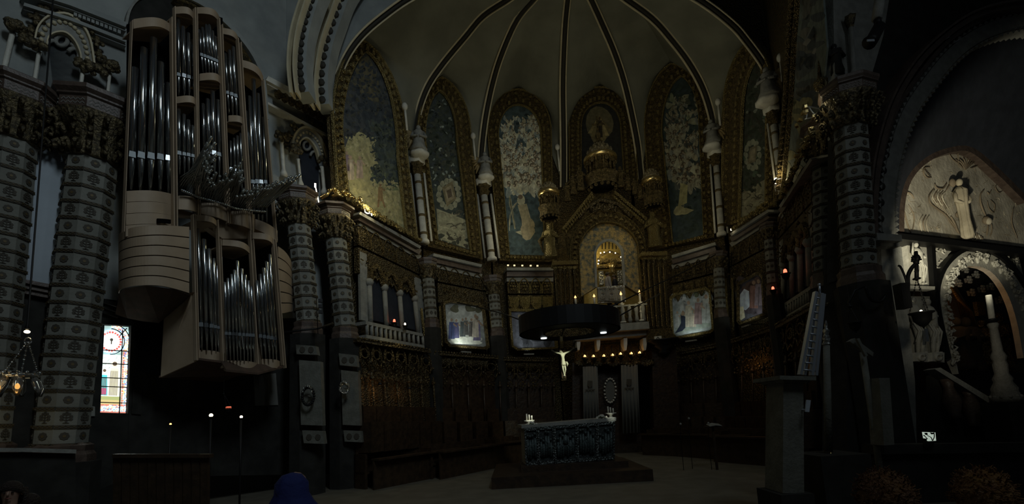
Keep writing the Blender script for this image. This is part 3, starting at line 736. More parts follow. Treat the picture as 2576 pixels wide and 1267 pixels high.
# drum-shaped swell boxes of six bent planks
def drum(path, y0, y1, nm, seams=6, dirn=1):
    fine = []
    for i in range(len(path) - 1):
        p0, p1, p2, p3 = path[max(i - 1, 0)], path[i], path[i + 1], path[min(i + 2, len(path) - 1)]
        for j in range(4):
            q = j / 4; fine.append(tuple(.5 * (2 * p1[k] + (p2[k] - p0[k]) * q + (2 * p0[k] - 5 * p1[k] + 4 * p2[k] - p3[k]) * q * q + (3 * p1[k] - p0[k] - 3 * p2[k] + p3[k]) * q ** 3) for k in range(4)))
    path = fine + [path[-1]]
    mb = MB()
    for s in range(seams):
        rows = []
        for (x, ya, yb, off) in path:
            t0 = (s + .05) / seams; t1 = (s + .95) / seams
            p, q = OP.q(x, lerp(ya, yb, t0), off), OP.q(x, lerp(ya, yb, t1), off); rows.append([p, q, q - OP.n * .04, p - OP.n * .04])
        mb.rings(rows, True, True)
    mb.build(nm, M['wood'], org)
    mb = MB(); rows = []
    for (x, ya, yb, off) in path: p, q = OP.q(x, ya + 1, off - .03), OP.q(x, yb - 1, off - .03); rows.append([p, q, q - OP.n * .04, p - OP.n * .04])
    mb.rings(rows, True, True); mb.build('seam_backing', M['iron'], org)
drum([(300, 590, 738, -.35), (303, 584, 730, -.05), (314, 577, 725, .25), (335, 571, 720, .5), (365, 567, 718, .68), (400, 565, 719, .76), (436, 566, 726, .76), (476, 569, 738, .7)], 0, 0, 'drum_box')
drum([(700, 618, 790, .45), (716, 630, 788, .3), (728, 646, 785, .1), (735, 662, 784, -.2), (738, 676, 782, -.5)], 0, 0, 'drum_box')
# sloping soffits and the side of the lower case
mb = MB(); P = OP.q
top = [P(300, 738, -.35), P(314, 725, .25), P(365, 718, .68), P(436, 726, .76), P(478, 740, .7)]
bot = [P(290, 790, -.9), P(320, 800, -.8), P(360, 808, -.7), P(400, 812, -.5), P(480, 745, .3)]
mb.rings([[a, b] for a, b in zip(top, bot)], False); mb.build('drum_soffit', M['woodd'], org)  # dark wood colour stands in for the shadow under the drum
mb = MB(); mb.prism([P(478, 735, .45), P(495, 735, .5), P(500, 905, .5), P(404, 948, -.6), P(412, 800, -.6)], -OP.n * .05 + OP.d * .05); mb.build('side_panel', M['wood'], org)
mb = MB(); mb.prism([P(500, 905, .5), P(556, 912, .5), P(568, 934, .75), P(650, 942, .75), P(712, 925, .5), P(700, 905, -.6), P(560, 960, -.9), P(400, 950, -.8)], Vector((0, 0, .05))); mb.build('bottom_soffit', M['woodd'], org)
mb = MB(); mb.prism([P(300, 750, -.9), P(414, 790, -.8), P(406, 945, -.8), P(345, 930, -1.0), P(338, 815, -1.1)], -OP.n * .1); mb.build('rear_casing', M['black'], org)
# horizontal reed pipes
def trumpet(bx, by, tx, ty, ob, ot, w):
    a, b = OP.q(bx, by, ob), OP.q(tx, ty, ot); r = w * pxs(b) / 2; d = (b - a)
    mb = MB(); mb.tube([a, a.lerp(b, .12), a.lerp(b, .16), a.lerp(b, .9), b], [r * .18, r * .3, r * .25, r * .75, r], 8)
    mb.build('trumpet_pipe', M['piped'], org)
rnd = random.Random(11)
N1 = 27
for row in range(3):
    for i in range(N1 if row < 2 else 12):
        t = i / (N1 - 1)
        bx, by = L2((452, 470), (592, 522), t); by -= row * 12
        tips = [(533, 338), (520, 365), (510, 410), (530, 440), (560, 432), (588, 418), (604, 410), (606, 455)]
        x, y = poly_at(tips, t)
        trumpet(bx, by, x + row * 7 + rnd.uniform(-4, 4), y + 4 + row * 19 + rnd.uniform(-7, 7), .5 + row * .1, 1.55 + .2 * math.sin(t * 3) + rnd.uniform(-.15, .15), 7)
for row in range(2):
    for i in range(16):
        t = i / 15
        bx, by = L2((596, 520), (664, 528), t); by -= row * 8
        x, y = poly_at([(612, 478), (640, 472), (668, 462), (690, 456), (720, 446), (754, 432)], t)
        trumpet(bx, by, x - row * 14 + rnd.uniform(-3, 3), y + 4 + row * 14 + rnd.uniform(-3, 3), .5, 1.7, 7.5)
mb = MB()
for i in range(46):
    x, y = poly_at([(458, 478), (500, 496), (560, 512), (592, 524), (640, 530), (666, 532)], i / 45); mb.ball(OP.q(x, y, .62), .03, 6, 4)
mb.build('reed_boot_row', M['pipe'], org)
mb = MB(); mb.bar(OP, [(456, 480), (500, 498), (560, 514), (600, 526), (668, 534)], 5, .5, .2); mb.build('reed_shelf', M['iron'], org)
# mount brackets into the wall
mb = MB()
for (x, y) in ((370, 300), (430, 640), (640, 420)): mb.prism([OP.q(x, y, -.32), OP.q(x + 12, y, -.32), OP.q(x + 12, y + 12, -.32), OP.q(x, y + 12, -.32)], -OP.n * 1.6)
mb.build('wall_bracket', M['iron'], org)
# carved lunette behind the top of the organ
t = thing('carved_lunette', 'arched carved stone panel peeping over the top of the pipe organ', 'relief', WLb.q(385, 45))
mb = MB(); mb.slab(WLb, [(318, 60), (330, 20), (352, -10), (395, -20), (440, 0), (450, 60)], .18, .1); mb.build('panel', M['dark'], t)
mb = MB(); mb.bar(WLb, smoothpx([(318, 60), (328, 22), (352, -6), (395, -18)], 4), 7, .25, .2)
for i in range(9):
    x = 345 + 12 * i; y = 12 + 6 * math.sin(i * 2.1); mb.tube([WLb.q(x + 8 * math.cos(a) * (1 - a / 14), y + 8 * math.sin(a) * (1 - a / 14), .15) for a in [j * .6 for j in range(16)]], .025, 4)
mb.build('scrollwork', M['stone'], t)
# ================================================================ MURALS OF THE UPPER APSE
rnd = random.Random(21)
def blob(mb, pl, cx, cy, rx, ry, col, off, n=9, rough=.22, rot=0.):
    mb.col = col; pts = []; n = 14 if rx > 3 else 9; h1, h2, q1, q2 = rnd.uniform(0, 6), rnd.uniform(0, 6), rnd.uniform(.3, 1) * rough, rnd.uniform(.2, .7) * rough
    for k in range(n):
        a = 2 * PI * k / n; m = 1 + q1 * math.sin(2 * a + h1) + q2 * math.sin(3 * a + h2); x, y = rx * m * math.cos(a), ry * m * math.sin(a)
        pts.append((cx + x * math.cos(rot) - y * math.sin(rot), cy + x * math.sin(rot) + y * math.cos(rot)))
    mb.slab(pl, pts, off, .004)
def jit(c, d=.15):
    m = (1 if max(c) > .21 else .55) * (1 + rnd.uniform(-d, d)); return tuple(min(1, max(0, q * m)) for q in c)
def person_paint(mb, pl, x, y, h, robe, skin, off, lean=0.):
    """a painted standing figure, feet at x, y"""
    mb.col = robe; w = h * .13
    mb.slab(pl, [(x - w * 1.2, y), (x + w * 1.2, y), (x + w + lean, y - h * .55), (x + w * .9 + lean, y - h * .82), (x - w * .9 + lean, y - h * .82), (x - w + lean, y - h * .5)], off, .004)
    blob(mb, pl, x + lean, y - h * .92, h * .06, h * .08, skin, off + .003, 8, .05)
    mb.col = jit(robe, .4); mb.slab(pl, [(x - w * .2, y), (x + w * .1, y), (x + w * .3 + lean, y - h * .7), (x + lean, y - h * .7)], off + .002, .004)
    mb.col = skin; mb.slab(pl, [(x + w * .7 + lean, y - h * .78), (x + w * 2.0 + lean, y - h * .62), (x + w * 1.9 + lean, y - h * .57), (x + w * .6 + lean, y - h * .68)], off + .002, .004)
def clip_in(poly, x, y):
    c = False; j = len(poly) - 1
    for i in range(len(poly)):
        if (poly[i][1] > y) != (poly[j][1] > y) and x < (poly[j][0] - poly[i][0]) * (y - poly[i][1]) / (poly[j][1] - poly[i][1]) + poly[i][0]: c = not c
        j = i
    return c
class Painted:                                         # layers of paint a fraction of a millimetre apart on a wall plane
    def __init__(s, pl, base): s.pl = pl; s.n = pl.n; s.base = base
    def q(s, x, y, off=0.): return s.pl.q(x, y, s.base + off * .1)
def mural(k, label, base, painter, bottom=True):
    pl = BAY[k]; o = arch_px(*ARCH[k], rnd_=k in (3, 4)); i_ = arch_px(*INNER[k], rnd_=k in (3, 4))
    t = thing('mural', label, 'mural', pl.q(*L2(INNER[k][0], INNER[k][4], .5)))
    mb = MB(); mb.col = tuple(.62 * q for q in base); mb.slab(pl, i_, .02, .04); mb.build('painted_ground', M['paint'], t)
    mb = MB(); painter(mb, Painted(pl, .0215), i_); mb.build('painted_scene', M['paint'], t)
    fr = MB(); fr.ring(pl, o, i_, .12, .3)
    if bottom and k != 4: fr.ring(pl, [o[0], o[-1]], [i_[0], i_[-1]], .12, .3)
    fr.build('gilded_frame', M['goldr'], t)
    mb = MB()
    mb.bar(pl, offs(o, 1), 3, .2, .1); mb.bar(pl, i_, 2.5, .18, .1)
    n = 46; mid = [L2(a, b, .75) for a, b in zip(o, i_)]; md2 = [L2(a, b, .3) for a, b in zip(o, i_)]
    for j in range(n):
        x, y = poly_at(mid, (j + .5) / n); q = pl.q(x, y, .15); mb.box(q, (.12, .12, .16), math.atan2(pl.d.y, pl.d.x))
        x, y = poly_at(md2, (j + .5) / n); q = pl.q(x, y, .14); mb.ball(q, .085, 6, 4)
    if bottom and k != 4:
        for j in range(12):
            x, y = L2(L2(o[0], o[-1], (j + .5) / 12), L2(i_[0], i_[-1], (j + .5) / 12), .6); mb.ball(pl.q(x, y, .16), .09, 6, 4)
    mb.build('frame_bosses', M['gold'], t)
    return t
def scatter(mb, pl, area, n, cols, r, off=.03, asp=1., clip=None, rot=None):
    x0, y0, x1, y1 = area
    for i in range(n):
        x, y = rnd.uniform(x0, x1), rnd.uniform(y0, y1)
        if clip and not clip_in(clip, x, y): continue
        blob(mb, pl, x, y, r * rnd.uniform(.5, 1.3), r * asp * rnd.uniform(.5, 1.3), jit(rnd.choice(cols)), off + .004 * (i % 4), 8, .3, rnd.uniform(0, 3) if rot is None else rot)
def p1(mb, pl, c):                                     # hillside with walkers under a dark sky
    def region(px, col, off):
        mb.col = col; mb.slab(pl, px, off, .004)
    region([(884, 200), (905, 150), (926, 140), (948, 180), (960, 250), (940, 262), (900, 235)], (.13, .115, .07), .022)
    region([(900, 262), (930, 250), (985, 285), (1000, 380), (1006, 430), (975, 420), (925, 330)], (.05, .06, .07), .024)
    region([(868, 372), (878, 345), (905, 330), (928, 345), (945, 395), (975, 430), (1008, 462), (1020, 560), (1024, 584), (985, 562), (905, 515), (882, 496)], (.44, .40, .21), .03)
    region([(926, 300), (950, 330), (1000, 380), (1008, 470), (975, 450), (945, 400)], (.09, .11, .10), .035)
    region([(928, 430), (955, 425), (985, 445), (1005, 478), (975, 480), (945, 460)], (.19, .22, .12), .04)
    scatter(mb, pl, (868, 150, 1008, 350), 420, [(.09, .11, .13), (.12, .13, .13), (.075, .09, .11), (.15, .15, .12)], 5, .045, .8, c)
    scatter(mb, pl, (868, 345, 945, 520), 300, [(.46, .42, .22), (.42, .39, .22), (.48, .43, .25)], 4, .062, .8, c)
    scatter(mb, pl, (935, 300, 1010, 470), 220, [(.12, .15, .14), (.10, .13, .14), (.17, .20, .15)], 5, .062, 1.4, c)
    scatter(mb, pl, (940, 455, 1022, 585), 260, [(.43, .39, .21), (.38, .36, .20), (.46, .41, .24)], 4, .08, .8, c)
    for x, y, h, r in ((882, 452, 62, (.55, .45, .35)), (905, 448, 56, (.55, .42, .34)), (872, 430, 50, (.30, .22, .28))): person_paint(mb, pl, x, y, h, r, (.5, .36, .26), .12)
    person_paint(mb, pl, 957, 506, 44, (.30, .20, .10), (.3, .19, .1), .12)
    mb.col = (.3, .19, .1); mb.slab(pl, [(951, 502), (955, 502), (954, 520), (949, 522)], .12, .004); mb.slab(pl, [(960, 502), (964, 502), (970, 520), (967, 523)], .12, .004)
def p2(mb, pl, c):                                     # dark tree, white shield with flowers, roots below
    scatter(mb, pl, (1074, 235, 1160, 500), 420, [(.07, .09, .07), (.10, .12, .09), (.12, .13, .10), (.08, .10, .11)], 5, .024, 1.2, c)
    scatter(mb, pl, (1080, 235, 1150, 480), 36, [(.22, .26, .24), (.30, .33, .28)], 3, .045, 1.1, c)
    cx, cy = 1129, 488
    for k in range(14):
        a = k * 2 * PI / 14; blob(mb, pl, cx + 25 * math.cos(a), cy + 33 * math.sin(a), 7, 8, (.30, .30, .22), .05, 8, .15)
    mb.col = (.20, .17, .10); mb.slab(pl, [(1112, 472), (1138, 455), (1148, 500), (1124, 520)], .06, .004)
    mb.col = (.32, .27, .18); mb.slab(pl, [(1118, 476), (1135, 465), (1143, 498), (1126, 508)], .066, .004)
    mb.col = (.13, .10, .07); mb.slab(pl, [(1123, 480), (1134, 474), (1138, 493), (1128, 499)], .072, .004)
    mb.col = (.33, .32, .22); mb.slab(pl, [(1098, 524), (1180, 556), (1187, 628), (1103, 600)], .03, .004)
    for k in range(42):
        x, y = rnd.uniform(1104, 1178), rnd.uniform(535, 608)
        r = rnd.uniform(5, 12); s = rnd.uniform(0, 6)
        mb.col = jit(rnd.choice([(.17, .16, .12), (.28, .25, .17), (.42, .40, .28)])); mb.bar(pl, [(x + r * math.cos(s + a), y + r * .6 * math.sin(s + a)) for a in [j * .7 for j in range(5)]], 2, .05, .004)
    scatter(mb, pl, (1106, 590, 1180, 618), 14, [(.12, .13, .10), (.15, .14, .1)], 8, .06, .6, c)
def cloudpeople(mb, pl, c, area, n, bright):
    """small winged figures in pale robes, dark hair, growing larger downwards"""
    x0, y0, x1, y1 = area; b = bright
    for i in range(n):
        t = i / n; x, y = rnd.uniform(x0, x1), lerp(y0, y1, t) + rnd.uniform(-10, 10)
        if not clip_in(c, x, y): continue
        s = 4 + 6 * t; o = .04 + t * .07; sg = rnd.choice((-1, 1)); a = rnd.uniform(-.9, .9)
        robe = jit(rnd.choice([(.52 * b, .50 * b, .38 * b), (.40 * b, .42 * b, .38 * b), (.56 * b, .52 * b, .36 * b), (.30 * b, .34 * b, .32 * b)]), .15)
        blob(mb, pl, x, y, s * .8, s * 1.7, robe, o, 9, .3, a)
        if i % 2 == 0:                                     # feathered wing
            for f in range(4): mb.col = jit((.60 * b, .58 * b, .45 * b), .12); u = .35 * f; mb.slab(pl, [(x + sg * s * .3, y - s * .6), (x + sg * s * (1.9 - u * .5), y - s * (2.0 - u * 2.2)), (x + sg * s * (2.1 - u * .6), y - s * (1.4 - u * 2.2))], o + .003 + .0005 * f, .004)
        hx, hy = x - s * 1.2 * math.sin(-a), y - s * 1.55
        blob(mb, pl, hx, hy, s * .5, s * .5, (.15 * b, .12 * b, .08 * b), o + .006, 8, .1); blob(mb, pl, hx + sg * s * .16, hy + s * .12, s * .28, s * .32, (.50 * b, .42 * b, .30 * b), o + .008, 8, .05)
        for f in range(2): mb.col = jit(tuple(q * .62 for q in robe)); mb.slab(pl, [(x + f * 2 - 1, y - s), (x + f * 2 - .2, y - s), (x + f * 2.4 + s * .3 * sg, y + s), (x + f * 2.4 - .9 + s * .3 * sg, y + s)], o + .004, .004)
def p3(mb, pl, c):                                     # pale crowd on clouds, one figure descending
    scatter(mb, pl, (1256, 270, 1372, 640), 260, [(.12, .17, .185), (.13, .19, .20), (.115, .16, .17)], 7, .024, 1, c)
    cloudpeople(mb, pl, c, (1262, 295, 1366, 480), 230, 1.05)
    for k in range(9): mb.col = (.45, .43, .30); a = k * .22; mb.slab(pl, [(1280 + k * 1.5, 500), (1283 + k * 1.5, 500), (1296 + k * .6, 575), (1294 + k * .6, 576)] if k < 3 else [(1280, 480 + k * 4), (1284, 480 + k * 4), (1290 + k, 545 + k * 3)], .11, .004)
    mb.col = (.45, .40, .26); mb.slab(pl, [(1302, 515), (1325, 512), (1338, 560), (1318, 572)], .12, .004)
    blob(mb, pl, 1327, 583, 20, 17, (.46, .40, .27), .13, 9, .3, .4); blob(mb, pl, 1330, 562, 14, 16, (.44, .38, .25), .132, 9, .2); blob(mb, pl, 1311, 503, 11, 12, (.5, .48, .34), .13, 9, .2); blob(mb, pl, 1309, 495, 6, 6, (.16, .12, .08), .14, 8, .05)
    for k in range(7): mb.col = jit((.33, .28, .18)); mb.bar(pl, smoothpx([(1304 + k * 3, 515), (1312 + k * 3, 545), (1314 + k * 4, 590)], 3), 1, .136, .003)
    for k in range(8): mb.col = jit((.56, .54, .40)); mb.bar(pl, smoothpx([(1303, 506), (1290 - k, 520 + k * 3), (1284 - k * .3, 545 + k * 5)], 3), 1.6, .134, .003)
    mb.col = (.44, .42, .3); mb.slab(pl, [(1296, 583), (1316, 578), (1314, 592)], .13, .004)
def p4(mb, pl, c):                                     # golden rays around a small dark figure
    mb.col = (.10, .10, .07)
    blob(mb, pl, 1508, 310, 34, 44, (.17, .15, .09), .024, 14, .08); blob(mb, pl, 1508, 335, 22, 26, (.22, .18, .09), .03, 12, .1)
    for a, cc in ((-.75, .38), (-.5, .26), (-.25, .16), (.12, .40), (.35, .30), (.6, .42), (.85, .2)):
        mb.col = (cc, cc * .8, cc * .38); mb.slab(pl, [(1508, 290), (1508 + 62 * math.sin(a * .55) - 5, 290 + 62 * math.cos(a)), (1508 + 62 * math.sin(a * .55) + 5, 290 + 62 * math.cos(a))], .04, .004)
    person_paint(mb, pl, 1508, 345, 52, (.06, .05, .035), (.10, .07, .04), .05)
def p5(mb, pl, c):
    scatter(mb, pl, (1664, 200, 1770, 600), 240, [(.06, .09, .09), (.08, .115, .11), (.07, .10, .09)], 7, .024, 1, c)
    scatter(mb, pl, (1680, 240, 1750, 440), 50, [(.22, .24, .16), (.17, .19, .14), (.28, .28, .2)], 8, .045, 1, c)
    cloudpeople(mb, pl, c, (1680, 250, 1756, 470), 130, .52)
    mb.col = (.36, .34, .17); mb.slab(pl, [(1712, 460), (1730, 465), (1728, 510), (1706, 520)], .12, .004); blob(mb, pl, 1712, 530, 17, 13, (.33, .31, .18), .13, 9, .3)
    for k in range(5): mb.col = jit((.24, .22, .12)); mb.bar(pl, smoothpx([(1713 + k * 3, 465), (1710 + k * 3, 495), (1702 + k * 4, 535)], 3), 1, .14, .003)
    mb.col = (.34, .32, .19); mb.slab(pl, [(1724, 522), (1746, 528), (1728, 538)], .13, .004)
    for x, y in ((1695, 415), (1735, 430)): mb.col = (.40, .40, .30); mb.slab(pl, [(x, y), (x + 10, y - 22), (x + 16, y + 10)], .12, .004)
def p6(mb, pl, c):
    scatter(mb, pl, (1858, 160, 1928, 480), 300, [(.07, .09, .06), (.10, .12, .09), (.09, .09, .07)], 5, .024, 1.2, c)
    scatter(mb, pl, (1862, 200, 1925, 470), 24, [(.20, .22, .18), (.14, .2, .14)], 4, .045, 1.2, c)
    cx, cy = 1893, 390
    for k in range(12):
        a = k * PI / 6; blob(mb, pl, cx + 17 * math.cos(a), cy + 33 * math.sin(a), 6, 8, (.24, .25, .19), .05, 8, .15)
    mb.col = (.17, .15, .10); mb.slab(pl, [(1886, 372), (1905, 364), (1901, 405), (1880, 414)], .06, .004); mb.col = (.25, .22, .15); mb.slab(pl, [(1889, 377), (1900, 372), (1898, 400), (1885, 407)], .066, .004)
    mb.col = (.24, .23, .16); mb.slab(pl, [(1856, 490), (1926, 450), (1924, 528), (1857, 550)], .03, .004)
    for k in range(30):
        x, y = rnd.uniform(1860, 1918), rnd.uniform(480, 535); r = rnd.uniform(4, 10); s = rnd.uniform(0, 6)
        mb.col = jit(rnd.choice([(.12, .11, .08), (.2, .18, .12), (.3, .28, .2)])); mb.bar(pl, [(x + r * math.cos(s + a), y + r * .7 * math.sin(s + a)) for a in [j * .7 for j in range(5)]], 2, .05, .004)
mural(1, 'great arched mural of walkers on a golden hillside under a dark sky', (.12, .13, .14), p1)
mural(2, 'dark arched mural with a pale shield and tangled roots, beside the golden hillside mural', (.08, .10, .09), p2)
mural(3, 'blue arched mural crowded with pale cloud figures, the brightest of the tall murals', (.13, .19, .21), p3)
mural(4, 'arched mural with golden rays behind the central dome of the altarpiece', (.055, .055, .05), p4)
mural(5, 'dim green arched mural with one pale falling figure, beyond the altarpiece gable', (.07, .10, .11), p5)
mural(6, 'narrow dark arched mural with a pale shield, beside the bluish end mural', (.08, .095, .075), p6)
# end mural on the pier face
t = thing('mural', 'bluish end mural behind the tangle of lit wires', 'mural', BAY[7].q(2000, 440))
pl = BAY[7]; c = [(1966, 480), (1990, 260), (2000, 100), (2012, -40), (2066, -60), (2080, 120), (2062, 300), (2040, 400)]
mb = MB(); mb.col = (.12, .14, .13); mb.slab(pl, c, .02, .04); mb.build('painted_ground', M['paint'], t)
pp_ = pl; pl = Painted(pl, .0215); mb = MB(); scatter(mb, pl, (1985, -30, 2060, 300), 50, [(.10, .12, .14), (.14, .16, .17), (.2, .2, .18)], 14, .024, 1.5, c); scatter(mb, pl, (1970, 250, 2060, 460), 40, [(.24, .22, .12), (.19, .19, .12)], 12, .045, 1.3, c); mb.build('painted_scene', M['paint'], t)
pl = pp_; mb = MB(); e = [(1955, 500), (1976, 260), (1984, 100), (1996, -60)]; mb.bar(pl, e, 16, .15, .3)
for i in range(40): x, y = poly_at(e, i / 39); mb.ball(pl.q(x, y, .2), .1, 6, 4)
mb.build('gilded_frame', M['goldr'], t)
# ================================================================ MARBLE COLONNETTES WITH ANGELS
M['wing'] = mat('gilt_wing', (.42, .31, .14), .45, .35, (30, .5))
def angel(parent_label, base, h, facing, group=None):
    t = thing('angel_statue', parent_label, 'statue', base, group)
    u, v, w = Vector((1, 0, 0)), Vector((0, 1, 0)), Vector((0, 0, 1)); r = h * .2
    r = h * .27; mb = MB(); mb.lathe(base, [(r * .95, 0), (r * 1.1, h * .04), (r * .8, h * .25), (r * .7, h * .45), (r * .6, h * .6), (r * .78, h * .74), (r * .6, h * .8), (r * .22, h * .83), (r * .2, h * .86)], 14, w, 0, True, 7, .09)
    mb.ball(base + w * h * .93, (h * .095, h * .095, h * .115), 8, 6)
    f = (CAM - base); f.z = 0; f.normalize(); s = Vector((-f.y, f.x, 0))
    for sg in (-1, 1):
        a = base + w * h * .76 + s * r * .65 * sg; e = base + w * h * .54 + s * r * 1.0 * sg + f * r * .3; hd = base + w * h * .50 + f * r * .95 + s * r * .2 * sg
        mb.tube([a, e, hd], [r * .24, r * .2, r * .14], 7); mb.ball(hd, r * .15, 6, 4)
    mb.build('robed_body', M['stone'], t)
    mb = MB()
    for sg in (-1, 1):
        b = base + w * h * .72 - f * r * .5 + s * r * .2 * sg
        if sg == facing: continue
        for k in range(6):
            tip = b + s * sg * r * (2.3 - k * .2) + w * h * (.26 - k * .17) + f * r * .2; mb.tube([b, b.lerp(tip, .5) + s * sg * r * .3, tip], [r * .2, r * .32, r * .08], 6)
    mb.build('wings', M['wing'], t)
    return t
CLN = [(1068, 612, 1050, 440, 2, 17, 'banded white marble colonnette between the golden hillside mural and the dark shield mural', 'winged angel statue on the colonnette nearest the golden hillside mural', 372),
       (1238, 655, 1218, 492, 3, 17, 'banded white marble colonnette beside the bright cloud mural', 'winged angel statue on the colonnette beside the bright cloud mural', 432),
       (1815, 592, 1802, 418, 6, 15, 'banded white marble colonnette between the dim green mural and the narrow shield mural', 'winged angel statue above the colonnette beyond the dim green mural', 348),
       (1968, 488, 1946, 315, 7, 15, 'banded white marble colonnette beside the glowing cornice bulb', 'winged angel statue highest on the bluish mural side', 252)]
for (xb, yb, xt, yt, vi, w, lab, alab, ytop) in CLN:
    V = VS[vi]; Yc = V.y - .55; a, b = PY(xb, yb, Yc), PY(xt, yt, Yc); r = w * pxs(a) / 2; ax = b - a; l = ax.length
    t = thing('marble_colonnette', lab, 'column', a)
    mb = MB(); mb.lathe(a, [(r * 1.5, 0), (r * 1.5, .12), (r, .2), (r, l)], 14, ax); mb.build('shaft', M['marble'], t)
    mb = MB()
    for q in (.12, .38, .62, .86): mb.lathe(a + ax * q, [(r * 1.08, 0), (r * 1.08, l * .035)], 14, ax)
    mb.build('bronze_ring', M['inlayg'], t)
    mb = MB()
    for sg in (-1, 1): p = PY(xb + sg * w * 1.05, yb - 6, Yc + .1); q = PY(xt + sg * w * 1.0, yt - 4, Yc + .1); mb.tube([p, q], r * .33, 8)
    mb.build('side_shaft', M['marble'], t)
    mb = MB(); mb.lathe(b, [(r * 1.1, 0), (r * 1.7, .2), (r * 1.3, .3), (r * 2.1, .48)], 12, ax, 0, True, 6, .12); mb.m = 1
    mb.lathe(b + ax.normalized() * .48, [(r * 2.3, 0), (r * 2.4, .22), (r * 1.7, .34)], 10, ax, .2, True, 5, .14); mb.build('capital', [M['goldr'], M['marble']], t)
    top = b + ax.normalized() * .82; hh = (PY(xt, yt, Yc) - PY(xt, ytop, Yc)).length * -1 + 0
    h = max(1.0, (PY(xt, ytop, Yc).z - top.z)) * 1.12; sx = 1 if xt < 1500 else -1; bp = PY(xt + sx * 5, (PY(xt, yt, Yc) - top).length * 0 + yt - 26, Yc - .45); angel(alab, Vector((bp.x, Yc - .45, top.z - .02)), h, sx)
    mb = MB(); mb.lathe(Vector((bp.x, Yc - .3, top.z - .2)), [(.2, 0), (.38, .08), (.38, .18)], 16, (0, 0, 1), 0, True, 5, .06); mb.build('console', M['marble'], t)
# spring blocks beside the ribs
for x, y, k in ((1018, 268, 1), (1190, 342, 2), (1806, 256, 6), (1963, 145, 6), (1402, 370, 3)):
    mb = MB(); q = BAY[k].q(x, y, .35); mb.ball(q, (.13, .13, .17), 8, 5); mb.tube([q, BAY[k].q(x + 6, y + 60, .3)], .05, 6)
    o = mb.build('stone_corbel', M['marble']); o['label'] = {1018: 'small pale stone corbel beside the golden hillside mural frame', 1190: 'small pale stone corbel beside the dark shield mural', 1806: 'small pale stone corbel above the narrow shield mural', 1963: 'small pale stone corbel at the edge of the end mural', 1402: 'small pale stone corbel under the central rib'}[x]; o['category'] = 'corbel'; o['kind'] = 'thing'
# ================================================================ LOWER TIER: GILDED FRIEZES, PICTURES, STALLS
Q = {1: ((900, 556), (1055, 645), (1085, 880), (905, 850)), 2: ((1100, 662), (1215, 690), (1255, 897), (1105, 885)), 3: ((1275, 697), (1390, 697), (1395, 902), (1285, 902)),
     5: ((1690, 668), (1795, 640), (1830, 860), (1695, 888)), 6: ((1835, 622), (1925, 570), (1945, 820), (1840, 858)), 7: ((1955, 548), (2040, 440), (2056, 760), (1950, 820))}
def qp(k, u, v): a, b, c, d = Q[k]; return L2(L2(a, b, u), L2(d, c, u), v)
def frieze(k, v0, v1, n, name, label, kind, m='goldr', off=.15):
    pl = BAY[k]; t = thing(name, label, 'frieze', pl.q(*qp(k, .5, v1), off))
    mb = MB(); mb.slab(pl, [qp(k, 0, v0), qp(k, 1, v0), qp(k, 1, v1), qp(k, 0, v1)], off, .2); mb.build('ground', M['goldd'], t)
    mb = MB()
    for i in range(n):
        u0, u1 = (i + .06) / n, (i + .94) / n; um = (u0 + u1) / 2
        g = lambda u, v, o=off + .08: pl.q(*qp(k, u, lerp(v0, v1, v)), o)
        rr = pxs(g(um, .5)) * 1.5
        if kind == 'arch':
            mb.tube([g(u0, 1), g(u0, .45), g(lerp(u0, um, .5), .16), g(um, .04), g(lerp(um, u1, .5), .16), g(u1, .45), g(u1, 1)], rr, 6)
            for j in range(6): a = j * 1.05; mb.ball(g(um + (u1 - u0) * .24 * math.cos(a), .55 + .22 * math.sin(a), off + .1), rr * 1.5, 6, 4)
            mb.ball(g(um, .55, off + .14), rr * 2.2, 6, 4)
        elif kind == 'shield':
            mb.prism([g(u0 + .02 / n, .1), g(u1 - .02 / n, .1), g(u1 - .06 / n, .6), g(um, .95), g(u0 + .06 / n, .6)], pl.n * .08)
            mb.ball(g(um, .45, off + .2), rr * 2, 6, 4)
            for sg in (u0, u1): mb.tube([g(sg, .0), g(sg, .5), g(lerp(sg, um, .4), .85)], rr * .8, 5)
        else:
            for j in range(7):
                a = j * .9 + i; c = g(lerp(u0, u1, rnd.random()), rnd.uniform(.15, .85))
                e = c + pl.d * rr * 4 * math.cos(a) + Vector((0, 0, rr * 4 * math.sin(a))) + pl.n * .06; f = e + pl.d * rr * 3 * math.cos(a + 1.4) + Vector((0, 0, rr * 3 * math.sin(a + 1.4)))
                mb.tube([c, e, f], [rr, rr * 1.3, rr * .5], 5)
    mb.build('relief', M[m], t); return t
where = {1: 'above the triple window', 2: 'above the framed blue nativity picture', 3: 'above the picture half hidden by the ring chandelier', 5: 'above the crucified saint picture', 6: 'above the blue draped picture', 7: 'above the upper red sanctuary lamp'}
for k in Q:
    frieze(k, .0, .20, 5 if k in (1,) else 4, 'gilded_frieze', 'upper gilded frieze of arched leaf panels ' + where[k], 'arch', 'goldr' if k != 3 else 'gold')
    frieze(k, .22, .44, 4, 'gilded_frieze', 'lower gilded frieze of %s ' % ('shields' if k in (3, 5) else 'curling leaves') + where[k], 'shield' if k in (3, 5) else 'leaf', 'goldr' if k != 3 else 'gold')
def picture(k, px, label, base, painter, frame_m='gold', fw=8):
    pl = BAY[k]; t = thing('framed_picture', label, 'picture', pl.q(*px[3], .3)); cpx = px + [px[0]]
    mb = MB(); mb.col = base; mb.slab(pl, px, .24, .1); mb.build('canvas', M['paint'], t)
    mb = MB(); painter(mb, Painted(pl, .2165)); mb.build('painted_scene', M['paint'], t)
    mb = MB(); cx = sum(p[0] for p in px) / len(px); cy = sum(p[1] for p in px) / len(px)
    out = [(cx + (x - cx) * 1.12, cy + (y - cy) * 1.12) for x, y in cpx]
    mb.ring(pl, out, cpx, .34, .3); mb.build('frame', M[frame_m], t)
